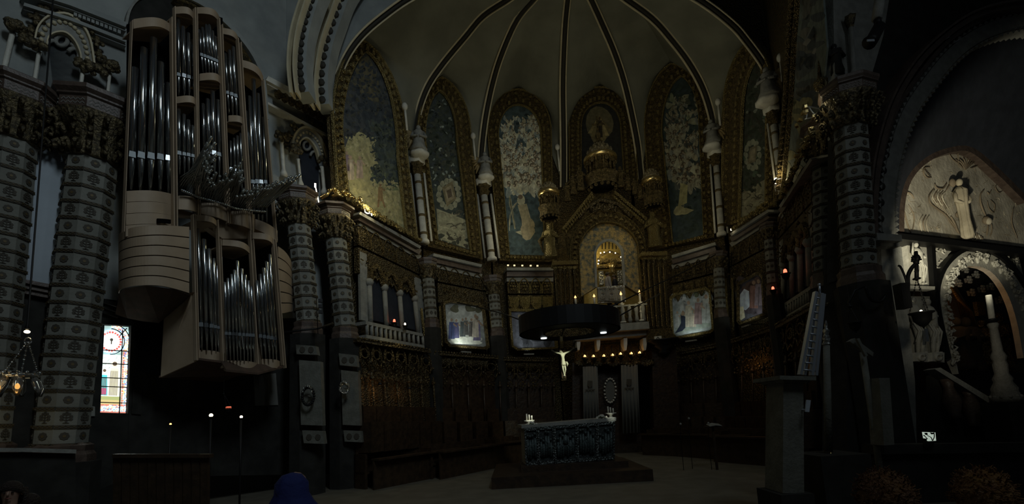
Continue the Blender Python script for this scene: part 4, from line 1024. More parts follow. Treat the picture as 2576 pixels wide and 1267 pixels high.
def s2(mb, pl):
    o = .245
    blob(mb, pl, 1172, 800, 50, 34, (.40, .42, .42), o, 14, .05); blob(mb, pl, 1172, 852, 44, 10, (.62, .64, .60), o + .004, 12, .1)
    mb.col = (.75, .77, .72); mb.slab(pl, [(1128, 858), (1150, 848), (1190, 848), (1214, 862), (1206, 866), (1135, 864)], o + .006, .004)
    for x, y, h, c in ((1136, 852, 52, (.06, .08, .20)), (1148, 850, 48, (.10, .10, .22)), (1164, 846, 46, (.09, .11, .12)), (1172, 842, 44, (.12, .12, .12)), (1200, 856, 62, (.16, .14, .26)), (1186, 846, 46, (.14, .13, .13)), (1196, 848, 58, (.42, .38, .34))): person_paint(mb, pl, x, y, h, c, (.28, .20, .15), o + .012 + .001 * (x % 7))
    for x in (1144, 1182, 1206): blob(mb, pl, x, 776, 12, 9, (.10, .10, .07), o + .01, 9, .3)
def s3(mb, pl):
    o = .245; scatter(mb, pl, (1292, 790, 1390, 865), 24, [(.16, .17, .22), (.12, .13, .17)], 16, o, .8); person_paint(mb, pl, 1306, 850, 60, (.2, .22, .3), (.34, .3, .24), o + .03)
def s5(mb, pl):
    o = .245; scatter(mb, pl, (1696, 740, 1785, 775), 20, [(.34, .40, .46), (.42, .46, .5)], 12, o, .7)
    mb.col = (.30, .36, .34); mb.slab(pl, [(1695, 790), (1785, 770), (1787, 822), (1700, 838)], o + .02, .004)
    for x, y, h, c in ((1704, 824, 42, (.45, .48, .50)), (1732, 822, 66, (.5, .48, .42)), (1756, 815, 66, (.30, .22, .24)), (1776, 812, 72, (.42, .46, .48)), (1766, 812, 52, (.20, .26, .24)), (1745, 822, 40, (.5, .46, .4))): person_paint(mb, pl, x, y, h, c, (.4, .3, .24), o + .03 + .001 * (x % 7))
    mb.col = (.02, .03, .06); mb.slab(pl, [(1712, 790), (1724, 796), (1724, 824), (1716, 832), (1698, 838), (1708, 822), (1713, 812)], o + .045, .004); blob(mb, pl, 1718, 788, 5, 6, (.3, .22, .16), o + .046)
    for x, y in ((1752, 740), (1766, 736)): blob(mb, pl, x, y, 8, 6, (.10, .12, .08), o + .05, 9, .3)
def s6(mb, pl):
    o = .245; scatter(mb, pl, (1862, 700, 1912, 780), 30, [(.10, .11, .17), (.14, .12, .16), (.2, .13, .12)], 12, o, 1.2)
    mb.col = (.50, .58, .74); mb.slab(pl, [(1862, 740), (1872, 726), (1884, 732), (1886, 770), (1876, 780), (1860, 774)], o + .03, .004)
    mb.col = (.75, .75, .62); mb.slab(pl, [(1860, 772), (1870, 770), (1874, 798), (1864, 805), (1856, 800)], o + .035, .004)
    person_paint(mb, pl, 1896, 775, 70, (.22, .12, .11), (.3, .2, .15), o + .04); person_paint(mb, pl, 1908, 768, 66, (.2, .16, .2), (.3, .2, .15), o + .045)
picture(2, [(1120, 764), (1135, 760), (1205, 768), (1215, 780), (1226, 868), (1218, 872), (1135, 866), (1126, 856)], 'framed picture of blue and white seated figures, left of the ring chandelier', (.25, .27, .28), s2, 'goldr')
picture(3, [(1286, 782), (1392, 784), (1397, 872), (1305, 876), (1292, 868)], 'gold framed blue grey picture half hidden by the ring chandelier', (.15, .16, .21), s3)
picture(5, [(1690, 752), (1700, 742), (1772, 728), (1782, 736), (1790, 826), (1782, 832), (1702, 846), (1694, 838)], 'framed picture of a bearded man with raised arms, right of the altarpiece', (.32, .37, .40), s5)
picture(6, [(1856, 716), (1902, 690), (1914, 698), (1918, 788), (1862, 810), (1856, 802)], 'narrow framed picture of a pale blue draped figure', (.10, .11, .15), s6, 'goldr')
# triple windows with balustrade
def triple(k, u0, u1, label):
    pl = BAY[k]; t = thing('triple_window', label, 'window', pl.q(*qp(k, .5, .85), .2)); g = lambda u, v, o=.2: pl.q(*qp(k, lerp(u0, u1, u), v), o)
    mb = MB(); mb.prism([g(0, .3, .12), g(1, .3, .12), g(1, .82, .12), g(0, .82, .12)], -pl.n * .02)
    mb.build('dark_panes', M['blueceil'], t)
    for i in range(4):
        mb = MB(); mb.tube([g(i / 3, .84), g(i / 3, .5)], .09, 8); mb.ball(g(i / 3, .49), .16, 7, 4); mb.build('colonnette', M['stone'], t)
    for i in range(3):
        mb = MB(); a, b, c = i / 3, (i + .5) / 3, (i + 1) / 3; mb.tube([g(a, .48), g(a + .04, .38), g(b, .32), g(c - .04, .38), g(c, .48)], .11, 6); mb.tube([g(a + .05, .48), g(b - .05, .42), g(b, .45), g(b + .05, .42), g(c - .05, .48)], .05, 5); mb.build('pointed_arch', M['goldr'], t)
    mb = MB(); mb.prism([g(-.1, .84, .5), g(1.1, .84, .5), g(1.1, .87, .5), g(-.1, .87, .5)], -pl.n * .45); mb.prism([g(-.1, .96, .5), g(1.1, .96, .5), g(1.1, .99, .5), g(-.1, .99, .5)], -pl.n * .45)
    for i in range(13): mb.tube([g(-.08 + 1.16 * i / 12, .87, .45), g(-.08 + 1.16 * i / 12, .96, .45)], .06, 6)
    mb.build('balustrade', M['stone'], t)
    for u in (-.12, 1.12): mb = MB(); mb.prism([g(u - .08, .25, .16), g(u + .08, .25, .16), g(u + .08, .84, .16), g(u - .08, .84, .16)], -pl.n * .1); mb.build('wall_panel', M['stone'], t)
triple(1, .16, .84, 'triple gothic window with balustrade near the left red sanctuary lamp')
triple(7, .2, .85, 'triple gothic window with balustrade behind the upper red sanctuary lamp')
# gold frames rails by the short columns
for x0, y0, x1, y1, k in ((1060, 775, 1070, 860, 1), (1106, 770, 1112, 870, 2), (1232, 780, 1244, 890, 2), (1262, 800, 1268, 895, 3), (1826, 700, 1832, 830, 5), (1842, 700, 1845, 830, 6)):
    mb = MB(); q, p = BAY[k].q(x0, y0, .3), BAY[k].q(x1, y1, .3); mb.tube([q, p], .05, 6); o = mb.build('gilded_rod', M['gold']); o['kind'] = 'thing'; o['category'] = 'rod'; o['label'] = 'slim upright gilded rod beside the short patterned columns under the cornice'; o['group'] = 'gilded rods beside the short columns'
# carved stall canopies round the apse
ST = {1: ((898, 852), (1085, 882), (1100, 1105), (918, 1118)), 2: ((1092, 886), (1255, 898), (1262, 1100), (1104, 1105)), 3: ((1266, 902), (1392, 904), (1396, 1090), (1268, 1098)),
      5: ((1704, 888), (1830, 862), (1836, 1090), (1712, 1085)), 6: ((1838, 858), (1945, 822), (1952, 1100), (1840, 1090)), 7: ((1950, 820), (2050, 764), (2060, 1100), (1954, 1100))}
wst = {1: 'under the triple window near the left red lamp', 2: 'under the blue nativity picture', 3: 'under the picture behind the ring chandelier', 5: 'under the picture of the man with raised arms', 6: 'under the pale blue draped picture', 7: 'behind the leaning ladder'}
for k, (a, b, c, d) in ST.items():
    pl = BAY[k]; t = thing('choir_stall_canopy', 'dark carved gothic stall canopy ' + wst[k], 'choir stall', pl.q(*L2(d, c, .5), .5)); n = 6 if k == 1 else 4
    g = lambda u, v, o=.75: pl.q(*L2(L2(a, b, u), L2(d, c, u), v), o)
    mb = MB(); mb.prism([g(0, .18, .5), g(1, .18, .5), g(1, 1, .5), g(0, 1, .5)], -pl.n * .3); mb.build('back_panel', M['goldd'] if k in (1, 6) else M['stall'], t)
    mb = MB(); mb.prism([g(0, 0, .9), g(1, 0, .9), g(1, .025, .9), g(0, .025, .9)], -pl.n * .7)
    for i in range(24): mb.ball(g((i + .5) / 24, -.01, .9), .05, 6, 4)
    mb.build('canopy_rail', M['goldd'], t)
    for i in range(n):
        mb = MB(); u0, u1 = i / n, (i + 1) / n; um = (u0 + u1) / 2; e = .12 / n
        mb.tube([g(u0 + e, .2), g(u0 + e, .12), g(lerp(u0, um, .5), .06), g(um, .03), g(lerp(um, u1, .5), .06), g(u1 - e, .12), g(u1 - e, .2)], .035, 6)
        mb.tube([g(um + .28 / n * math.cos(j * PI / 5), .13 + .045 * math.sin(j * PI / 5)) for j in range(11)], .03, 5)
        mb.tube([g(u0 + e, .2), g(um - .25 / n, .26), g(um, .22), g(um + .25 / n, .26), g(u1 - e, .2)], .03, 5)
        for j in range(5): mb.ball(g(um + .18 / n * math.cos(j * 1.26), .33 + .03 * math.sin(j * 1.26)), .05, 6, 4)
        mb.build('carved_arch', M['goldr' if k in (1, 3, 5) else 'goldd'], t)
    for i in range(n + 1):
        mb = MB(); mb.tube([g(i / n, .3), g(i / n, .98)], .035, 6); mb.ball(g(i / n, .36), .09, 6, 4); mb.ball(g(i / n, .2), .07, 6, 4); mb.build('slender_shaft', M['stall' if k not in (1,) else 'goldd'], t)
    for i in range(n):
        mb = MB(); u = (i + .5) / n; mb.box(g(u, .93, 1.1), (.6, .6, .9), math.atan2(pl.d.y, pl.d.x)); mb.box(g(u, .80, .8), (.62, .1, 1.1), math.atan2(pl.d.y, pl.d.x)); mb.build('seat', M['stall'], t)
# ================================================================ ALTARPIECE
rt = RET
alt = thing('altarpiece', 'tall gilded gabled altarpiece with a glowing central niche', 'altarpiece', rt.q(1525, 760))
def R_(x, y, o=0.): return rt.q(x, y, o)
# backing in three pieces round the niche opening
nich = arch_px((1500, 722), (1497, 640), (1531, 603), (1566, 636), (1571, 716), 8, .45, True)
arc2 = arch_px((1462, 745), (1457, 630), (1526, 556), (1606, 622), (1616, 745), 8, .45, True)
arc3 = arch_px((1440, 770), (1434, 630), (1522, 528), (1624, 620), (1634, 770), 8, .45, True)
mb = MB(); mb.ring(rt, arc2, nich, .1, .25); mb.build('painted_surround', mat('painted_gold_surround', (.10, .11, .09), .42, .4, (22, .6), (.46, .32, .11), 6.5), alt)
mb = MB(); mb.bar(rt, nich, 6, .18, .1); mb.build('niche_moulding', M['stone'], alt)
mb = MB(); mb.ring(rt, arc3, arc2, .35, .4); mb.build('gilded_arch', M['goldr'], alt)
mb = MB(); mb.bar(rt, arc2, 2, .42, .1); mb.bar(rt, arc3, 1.5, .42, .1)
md = [L2(a, b, .5) for a, b in zip(arc2, arc3)]
for i in range(40):
    x, y = poly_at(md, i / 39); q = R_(x, y, .45); mb.prism([q + Vector((-.09, 0, -.05)), q + Vector((.09, 0, -.05)), q + Vector((0, 0, .10))], Vector((0, -.05, 0)))
mb.build('arch_points', M['gold'], alt)
gable = [(1418, 572), (1488, 490), (1516, 478), (1548, 487), (1624, 550), (1636, 640), (1624, 620)] + arc3[::-1][7:-7] + [(1434, 630), (1424, 650)]
mb = MB(); mb.slab(rt, [(1418, 572), (1490, 488), (1546, 486), (1624, 550), (1630, 625), (1608, 572), (1572, 540), (1522, 524), (1478, 540), (1444, 585), (1430, 640)], .3, .4); mb.build('gable', M['goldr'], alt)
mb = MB(); mb.tube([R_(1455, 548, .45), R_(1475, 522, .45), R_(1510, 502, .45), R_(1555, 512, .45), R_(1590, 546, .45)], .1, 6)
for i in range(14):
    x, y = 1487 + i * 4.6 , 520 + 5 * math.sin(i); mb.tube([R_(x, y + 12, .38), R_(x + 3 * math.sin(i), y - 2, .48), R_(x + 6 * math.cos(i * 2), y - 8 + abs(i - 7), .4)], .06, 5)
mb.build('gable_relief', M['goldd'], alt)
for a, b in (((1416, 574), (1490, 482)), ((1546, 480), (1626, 548))):
    mb = MB(); mb.bar(rt, [a, b], 4, .62, .4); c, d = (a[0] + 6, a[1] + 6), (b[0] + 3, b[1] + 9)
    if a[0] > 1500: c, d = (a[0] - 3, a[1] + 11), (b[0] - 7, b[1] + 8)
    mb.bar(rt, [c, d], 2.5, .5, .3)
    for i in range(16):
        x, y = L2(c, d, (i + .5) / 16); q = R_(x, y + 3, .52); mb.prism([q + Vector((-.06, 0, 0)), q + Vector((.06, 0, 0)), q + Vector((0, 0, -.14))], Vector((0, -.1, 0)))
        x, y = L2(a, b, (i + .5) / 16); mb.ball(R_(x + 1, y + 4, .6), .07, 6, 4)
    mb.build('raking_moulding', M['gold'], alt)
# turrets: dome, ring, arcade, pendant base
def turret(cx, ytop, yd, yr, yb, yp, wd, pinn=0):
    c = R_(cx, yd, .55); s = pxs(c); r = wd * s / 2; z = lambda y: (R_(cx, y, .55) - c).z; base = Vector((c.x, c.y, c.z))
    o = MB(); hd = z(ytop) - z(yr)
    o.lathe(Vector((c.x, c.y, c.z + z(yr))), [(r * .86, 0), (r * .9, hd * .2), (r * .8, hd * .5), (r * .5, hd * .8), (r * .16, hd), (r * .1, hd * 1.05)], 16, (0, 0, 1), 0, True)
    for i in range(5):
        for j in range(12):
            a = 2 * PI * (j + .5 * (i % 2)) / 12; rr = r * (.88, .84, .74, .58, .36)[i]; o.ball(Vector((c.x + rr * math.cos(a), c.y + rr * math.sin(a), c.z + z(yr) + hd * (.14 + .2 * i))), (r * .1, r * .1, r * .16), 6, 4)
    tb = o.build('turret_dome', M['scales'], alt)
    o = MB(); o.lathe(Vector((c.x, c.y, c.z + z(yr))), [(r, -.10), (r * 1.08, -.02), (r * 1.08, .05), (r, .1)], 18); o.build('turret_ring', M['goldl'], tb)
    o = MB(); n = 12
    for j in range(n):
        a = 2 * PI * j / n; p = Vector((c.x + r * .88 * math.cos(a), c.y + r * .88 * math.sin(a), 0)); o.tube([p + Vector((0, 0, c.z + z(yb))), p + Vector((0, 0, c.z + z(yr) - .1))], r * .07, 6)
        a2 = a + PI / n; p2 = Vector((c.x + r * .9 * math.cos(a2), c.y + r * .9 * math.sin(a2), c.z + z(yr) - .22)); o.ball(p2, r * .16, 6, 4)
    o.lathe(Vector((c.x, c.y, c.z + z(yb))), [(r * .6, -.0), (r * .6, z(yr) - z(yb))], 12); o.build('turret_arcade', M['goldr'], tb)
    o = MB(); hp = z(yb) - z(yp)
    o.lathe(Vector((c.x, c.y, c.z + z(yp))), [(r * .98, 0), (r * .95, hp * .3), (r * .9, hp * .6), (r * 1.08, hp)], 16, (0, 0, 1), 0, True, 16, .03, False); o.m = 1; o.lathe(Vector((c.x, c.y, c.z + z(yp) + .1)), [(r * .93, 0), (r * .93, .03)], 16); o.m = 0
    for j in range(14):
        a = 2 * PI * j / 14; o.ball(Vector((c.x + r * .85 * math.cos(a), c.y + r * .85 * math.sin(a), c.z + z(yp) - .03)), r * .13, 6, 4)
    o.build('turret_base', [M['goldr'], M['iron']], tb)
    if pinn:
        o = MB(); o.lathe(Vector((c.x, c.y, c.z + z(ytop))), [(r * .12, 0), (r * .3, .15), (r * .1, .3), (r * .22, .5), (r * .06, .7), (r * .05, z(pinn) - z(ytop))], 8)
        zt = c.z + z(pinn); o.box(Vector((c.x, c.y, zt - .25)), (.5, .06, .07)); o.box(Vector((c.x, c.y, zt - .2)), (.07, .06, .7)); o.build('finial_cross', M['goldr'], tb)
turret(1380, 462, 484, 488, 522, 548, 52)
turret(1638, 428, 452, 458, 490, 520, 48)
turret(1509, 366, 392, 402, 446, 474, 78, 300)
# small crockets and figure groups beside the central dome
def figurine(c, h, m='goldr', nm='statue', parent=None, seed=0):
    mb = MB(); r = h * .17; w = Vector((0, 0, 1))
    mb.lathe(c, [(r * 1.0, 0), (r * 1.05, h * .06), (r * .8, h * .3), (r * .85, h * .5), (r * 1.05, h * .72), (r * .8, h * .78), (r * .3, h * .82)], 12, w, seed, True, 6, .1); mb.ball(c + w * h * .9, (h * .075, h * .08, h * .1), 8, 6)
    for sg in (-1, 1): mb.tube([c + w * h * .74 + Vector((sg * r * .9, 0, 0)), c + w * h * .56 + Vector((sg * r * 1.3, -r * .4, 0)), c + w * h * .62 + Vector((sg * r * .3, -r * 1.1, 0))], [r * .28, r * .24, r * .16], 6)
    return mb.build(nm, M[m], parent)
for i, (x, yb, yt) in enumerate([(1428, 505, 458), (1443, 488, 440), (1461, 478, 420), (1563, 470, 418), (1581, 478, 438), (1598, 488, 448), (1612, 500, 462)]):
    c = R_(x, yb, .5); h = R_(x, yt, .5).z - c.z; figurine(c, h, 'goldr', 'gable_figure', alt, i)
for (x, yb, yt, lab) in ((1386, 648, 562, 'large draped statue standing under the small turret nearest the cloud mural'), (1648, 622, 532, 'large draped statue with folded wings under the turret beyond the gable')):
    c = R_(x, yb, .5); h = R_(x, yt, .5).z - c.z
    t = thing('saint_statue', lab, 'statue', c); figurine(c, h, 'gold', 'robed_figure', t, x)
    mb = MB()
    for sg in (-1, 1): mb.tube([c + Vector((sg * h * .1, .12, h * .75)), c + Vector((sg * h * .27, .2, h * .55)), c + Vector((sg * h * .2, .15, h * .2))], [h * .05, h * .07, h * .02], 6)
    mb.build('folded_wings', M['goldr'], t)
def nude(c, h, m='marble', nm='carved_figure', parent=None, sway=.04, seed=0, n=Vector((0, -1, 0)), d=Vector((1, 0, 0))):
    mb = MB(); up = Vector((0, 0, 1)); P = lambda x, y, z: c + d * h * x + n * h * y + up * h * z
    for sg in (-1, 1): mb.tube([P(sg * .05, 0, 0), P(sg * .06 + sway * .3, .02, .14), P(sg * .055 + sway * .6, .03, .28), P(sg * .05 + sway, .01, .50)], [.025 * h, .035 * h, .038 * h, .058 * h], 8); mb.ball(P(sg * .055, .05, .015), (.03 * h, .05 * h, .02 * h), 8, 5)
    mb.tube([P(sway, 0, .46), P(sway, .01, .56), P(sway * .3, .015, .70), P(0, 0, .80), P(0, 0, .86)], [.085 * h, .075 * h, .10 * h, .085 * h, .035 * h], 10); mb.ball(P(0, .02, .92), (.045 * h, .05 * h, .06 * h), 10, 7)
    a = 1 if seed % 2 else -1
    mb.tube([P(.11, 0, .79), P(.17, .03, .66), P(.12 * a, .10, .60)], [.035 * h, .03 * h, .02 * h], 7); mb.tube([P(-.11, 0, .79), P(-.18, .02, .68), P(-.14, .04, .95 if seed % 2 else .52)], [.035 * h, .03 * h, .02 * h], 7)
    for k in range(4): mb.tube([P(-.12 + k * .07, .05, .52), P(-.10 + k * .07 + sway, .07, .38), P(-.13 + k * .08, .04, .2 - .05 * (k % 2))], [.012 * h, .02 * h, .008 * h], 5)
    return mb.build(nm, M[m], parent)
# clusters of gilded shafts
def cluster(xs_top, yt, xs_bot, yb, lab, m):
    t = thing('shaft_cluster', lab, 'column', R_(xs_bot[0], yb, .5))
    for i, (a, b) in enumerate(zip(xs_top, xs_bot)):
        p, q = R_(b, yb, .55 + .1 * (i % 2)), R_(a, yt, .55 + .1 * (i % 2)); ax = q - p; l = ax.length; r = 3.3 * pxs(p)
        mb = MB(); prof = [(r * 1.5, 0), (r * 1.3, .12)] + [(r * (1 + .12 * (j % 2)), .15 + (l - .4) * j / 26) for j in range(27)] + [(r * 1.5, l - .12), (r * 1.7, l)]
        mb.lathe(p, prof, 10, ax, i * .3, True); o = mb.build('twisted_shaft', M['shaftg'], t)
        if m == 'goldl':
            mb = MB(); n_ = 60; off = Vector((-r * 1.1, -r * .9, 0))  # polished gold strips stand in for glints along the shafts
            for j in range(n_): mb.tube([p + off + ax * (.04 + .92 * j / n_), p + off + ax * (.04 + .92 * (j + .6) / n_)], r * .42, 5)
            mb.build('glint_strip', M['goldl'], o)
    mb = MB()
    for a in xs_top: c = R_(a, yt - 8, .6); mb.ball(c, .16, 8, 5); mb.ball(R_(a, yt - 16, .6), .13, 8, 5)
    mb.slab(rt, [(xs_top[0] - 8, yt - 20), (xs_top[-1] + 9, yt - 24), (xs_top[-1] + 9, yt - 14), (xs_top[0] - 8, yt - 12)], .85, .5); mb.build('foliage_capitals', M['gold'], t)
    mb = MB(); mb.slab(rt, [(xs_bot[0] - 8, yb), (xs_bot[-1] + 10, yb - 4), (xs_bot[-1] + 12, yb + 26), (xs_bot[0] - 6, yb + 28)], .85, .5); mb.build('base_block', M['goldr'], t)
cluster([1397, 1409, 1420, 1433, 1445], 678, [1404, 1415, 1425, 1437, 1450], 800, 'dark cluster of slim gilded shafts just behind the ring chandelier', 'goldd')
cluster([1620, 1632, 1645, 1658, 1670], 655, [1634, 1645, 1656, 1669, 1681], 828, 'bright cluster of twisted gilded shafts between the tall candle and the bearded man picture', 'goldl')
mb = MB(); mb.lathe(R_(1671, 892, .6), [(.05, -.1), (.15, 0), (.3, .12), (.22, .2), (.5, .35), (.45, .42), (.8, .55), (.85, .62)], 10, (0, 0, 1), 0, True, 5, .12)
mb.build('corbel', M['iron'], alt)
mb = MB(); mb.slab(rt, [(1646, 846), (1664, 844), (1665, 860), (1648, 862)], .92, .1)
o = mb.build('diamond_tile', M['marble'], alt); mb = MB(); mb.bar(rt, [(1655, 847), (1661, 853), (1656, 859), (1650, 853), (1655, 847)], 1.5, .94, .04); mb.build('diamond_inlay', M['inlay'], o)
light('POINT', R_(1604, 742, 1.6), 4, (1, .82, .42), .06)
light('POINT', BAY[3].q(1268, 860, .7), 1.6, (1, .85, .45), .05)
# niche interior
NI = Plane((-1, 22.0), (9, 22.0))
t = thing('niche_shrine', 'gilded throne shrine with a lamp crown inside the glowing niche', 'shrine', NI.q(1534, 712))
mb = MB(); mb.slab(NI, [(1470, 560), (1600, 560), (1610, 780), (1470, 780)], 0, .2); mb.build('painted_apse', mat('gold_mosaic', (.62, .46, .14), .5, .35, (14, .6), (.75, .58, .22), 5), t)
mb = MB(); mb.tube([NI.q(1505, 660, .5), NI.q(1512, 642, .5), NI.q(1534, 632, .5), NI.q(1556, 640, .5), NI.q(1566, 657, .5)], .06, 6); mb.slab(NI, [(1505, 668), (1572, 664), (1572, 670), (1505, 674)], .6, .3)
for i in range(14): x = 1506 + i * 5; mb.tube([NI.q(x, 664, .5), NI.q(x + 4, 656 + 3 * math.sin(i), .6), NI.q(x - 2, 650, .5)], .05, 5)
mb.build('openwork_canopy', M['goldr'], t)
mb = MB(); mb.slab(NI, [(1552, 680), (1572, 678), (1574, 712), (1555, 714)], .5, .2); mb.slab(NI, [(1506, 682), (1518, 681), (1520, 716), (1508, 717)], .5, .2); mb.build('silver_panel', M['silver'], t)
mb = MB(); mb.lathe(NI.q(1541, 690, .6), [(.12, 0), (.2, .1), (.12, .3), (.3, .5)], 10); mb.build('pedestal', M['goldl'], t)
mb = MB()
for x, y in ((1511, 636), (1520, 634), (1534, 634), (1548, 636), (1562, 646), (1505, 663), (1506, 655), (1564, 655)): mb.ball(NI.q(x, y, .7), .03, 6, 4)
mb.build('lamp_globes', M['bulb'], t)
mb = MB()
for x in (1515, 1523, 1532, 1541, 1550, 1558): mb.tube([NI.q(x, 606, .55), NI.q(x, 626, .55)], .025, 4)
mb.build('hanging_chains', M['iron'], t)
light('POINT', NI.q(1508, 632, .9), 14, (1, .80, .36), .15)
light('POINT', NI.q(1550, 626, 1.0), 4, (1, .85, .45), .15)
light('POINT', R_(1578, 590, 1.0), 2.6, (1, .85, .5), .1)
# parapet, balcony, candles
mb = MB(); mb.slab(rt, [(1503, 722), (1572, 716), (1574, 758), (1505, 762)], .3, .15); mb.build('parapet', M['silver'], alt)
mb = MB()
for i in range(3):
    u = i / 3; g = lambda a, b: R_(lerp(1505, 1571, (i + a) / 3), lerp(721, 760, b), .33)
    mb.tube([g(.08, .1), g(.92, .1), g(.92, .9), g(.08, .9), g(.08, .1)], .05, 4)
    for k in range(2): mb.tube([g(.5 + .3 * math.cos(j), .5 + .3 * math.sin(j) * (1 - k * .5)) for j in range(7)], .05, 4)
mb.build('parapet_tracery', M['stone'], alt)
mb = MB(); mb.slab(rt, [(1440, 790), (1500, 775), (1640, 760), (1640, 850), (1440, 870)], .05, .2); mb.build('balcony_wall', M['goldr'], alt)
mb = MB(); mb.slab(rt, [(1440, 822), (1632, 808), (1634, 826), (1440, 840)], 1.1, 1.0); mb.slab(rt, [(1446, 840), (1628, 826), (1628, 842), (1446, 856)], .8, .7); mb.build('balcony_floor', M['stone'], alt)
mb = MB()
for i in range(11): x = 1450 + i * 17; mb.lathe(R_(x, lerp(824, 808, i / 10), 1.0), [(.05, 0), (.1, .1), (.06, .3), (.1, .55), (.05, .8)], 8)
mb.bar(rt, [(1446, 778), (1628, 764)], 4, 1.05, .15); mb.build('balustrade', M['stone'], alt)
for x in (1455, 1505, 1573, 1622):
    mb = MB(); mb.slab(rt, [(x - 4, 850), (x + 5, 849), (x + 5, 866), (x + 3, 880), (x - 2, 880), (x - 4, 866)], .7, .6); mb.build('bracket', M['marble'], alt)
mb = MB(); mb.slab(rt, [(1446, 868), (1640, 862), (1640, 908), (1446, 916)], .0, .2); mb.build('frieze_band', M['goldr'], alt)
for i, (x, yf, yb) in enumerate([(1449, 746, 800), (1497, 743, 805), (1566, 737, 812), (1613, 733, 808)]):
    c = R_(x + 2, yb, .95); h = R_(x, yf, .95).z - c.z
    tt = thing('altar_candle', ['lit candle nearest the dark shaft cluster', 'lit candle beside the painted niche surround', 'tall lit candle on the balcony directly below the people at the niche', 'tall lit candle beside the bright twisted shafts'][i], 'candle', c)
    mb = MB(); mb.lathe(c, [(.13, 0), (.14, .05), (.05, .1), (.06, h * .3), (.09, h * .33), (.05, h * .36), (.06, h * .6), (.12, h * .64), (.04, h * .66)], 10); mb.build('candlestick', M['marble'] if i > 1 else M['goldl'], tt)
    mb = MB(); mb.lathe(c, [(.045, h * .66), (.045, h * .93)], 8); mb.build('candle', M['wax'], tt)
    mb = MB(); mb.lathe(c, [(.02, h * .94), (.055, h * .97), (.02, h * 1.03), (.002, h * 1.07)], 8); mb.build('flame', M['flame'], tt)
L7 = [(1471, 897), (1493, 897), (1519, 896), (1541, 894), (1561, 891), (1588, 890), (1609, 888)]
proto = None
for i, (x, y) in enumerate(L7):
    c = R_(x, y, .75)
    if proto is None:
        proto = thing('votive_lamp', '', 'lamp', c)
        mb = MB(); mb.ball(c, (.065, .065, .09), 10, 6); mb.build('flame_glass', M['flame'], proto)
        mb = MB(); mb.lathe(c, [(.02, -.26), (.05, -.22), (.13, -.1), (.15, -.02), (.13, -.02), (.05, -.12)], 10); mb.build('bowl', M['iron'], proto)
        mb = MB()
        for a in (0, 2.1, 4.2): mb.tube([c + Vector((.14 * math.cos(a), .14 * math.sin(a), -.02)), c + Vector((0, 0, .45))], .012, 4)
        mb.build('chain', M['iron'], proto); o = proto
    else: o = dup(proto, c)
    o['label'] = 'glowing amber votive lamp hanging in the row over the dark doorway'; o['group'] = 'votive lamps over the doorway'
for x in (1482, 1541, 1600): light('POINT', R_(x, 893, 1.0), .55, (1, .55, .2), .08)
# portal below: drapes, dark doorway, mirror
t = thing('portal', 'dark doorway between two hanging grey cloths under the altarpiece', 'doorway', R_(1535, 1100))
mb = MB(); mb.slab(rt, [(1440, 912), (1660, 906), (1660, 1140), (1440, 1140)], -.1, .2); mb.build('back', M['stall'], t)
mb = MB(); mb.slab(rt, [(1500, 910), (1562, 908), (1562, 930), (1500, 930)], .2, .2); mb.slab(rt, [(1603, 918), (1640, 916), (1640, 1090), (1603, 1090)], .0, .1); mb.build('opening', M['black'], t)
mb = MB(); mb.slab(rt, [(1640, 880), (1700, 870), (1712, 1100), (1646, 1100)], .5, .9); mb.build('side_pier', M['stall'], t)
mb = MB(); mb.bar(rt, [(1450, 910), (1505, 912), (1530, 905), (1560, 912), (1645, 908)], 9, .5, .3)
for i in range(30): x = 1450 + i * 6.6; mb.ball(R_(x, 914 + 3 * math.sin(i), .55), .1, 6, 4)
mb.build('carved_lintel', M['goldd'], t)
for (a, b, c, d, lab) in (((1466, 922), (1503, 920), (1508, 1090), (1468, 1090), 'hanging grey cloth with a small dark emblem beside the crucifix'), ((1562, 918), (1604, 916), (1610, 1088), (1566, 1090), 'hanging grey cloth with a small dark emblem, the one farther from the crucifix')):
    tt = thing('banner', lab, 'banner', R_(d[0], d[1], .55))
    mb = MB(); mb.s = True; rows = []
    for j in range(25):
        u = j / 24; o = .6 + .05 * math.sin(j * 1.3); p, q = L2(a, b, u), L2(d, c, u); A, B = rt.q(*p, o), rt.q(*q, o); rows.append([A, B, B - rt.n * .03, A - rt.n * .03])
    mb.rings(rows, True, True); mb.build('cloth', M['cloth'], tt)
    mb = MB(); cx, cy = (a[0] + b[0]) / 2, a[1] + 44; mb.slab(rt, [(cx - 6, cy - 9), (cx + 6, cy - 9), (cx + 6, cy + 3), (cx, cy + 9), (cx - 6, cy + 3)], .69, .02); mb.slab(rt, [(cx - 12, cy + 13), (cx + 12, cy + 12), (cx + 12, cy + 15), (cx - 12, cy + 16)], .69, .02); mb.build('emblem', M['inlay'], tt)
t = thing('oval_mirror', 'oval frame studded with pale beads inside the dark doorway', 'frame', R_(1535, 1010, .1))
mb = MB(); mb.slab(rt, [(1535 + 12 * math.cos(a * PI / 12), 982 + 27 * math.sin(a * PI / 12)) for a in range(24)], .12, .05); mb.build('plate', M['cloth'], t)
mb = MB()
for i in range(20): a = i * PI / 10; mb.ball(R_(1535 + 14.5 * math.cos(a), 982 + 30 * math.sin(a), .18), .05, 6, 4)
mb.build('bead_border', M['marble'], t)
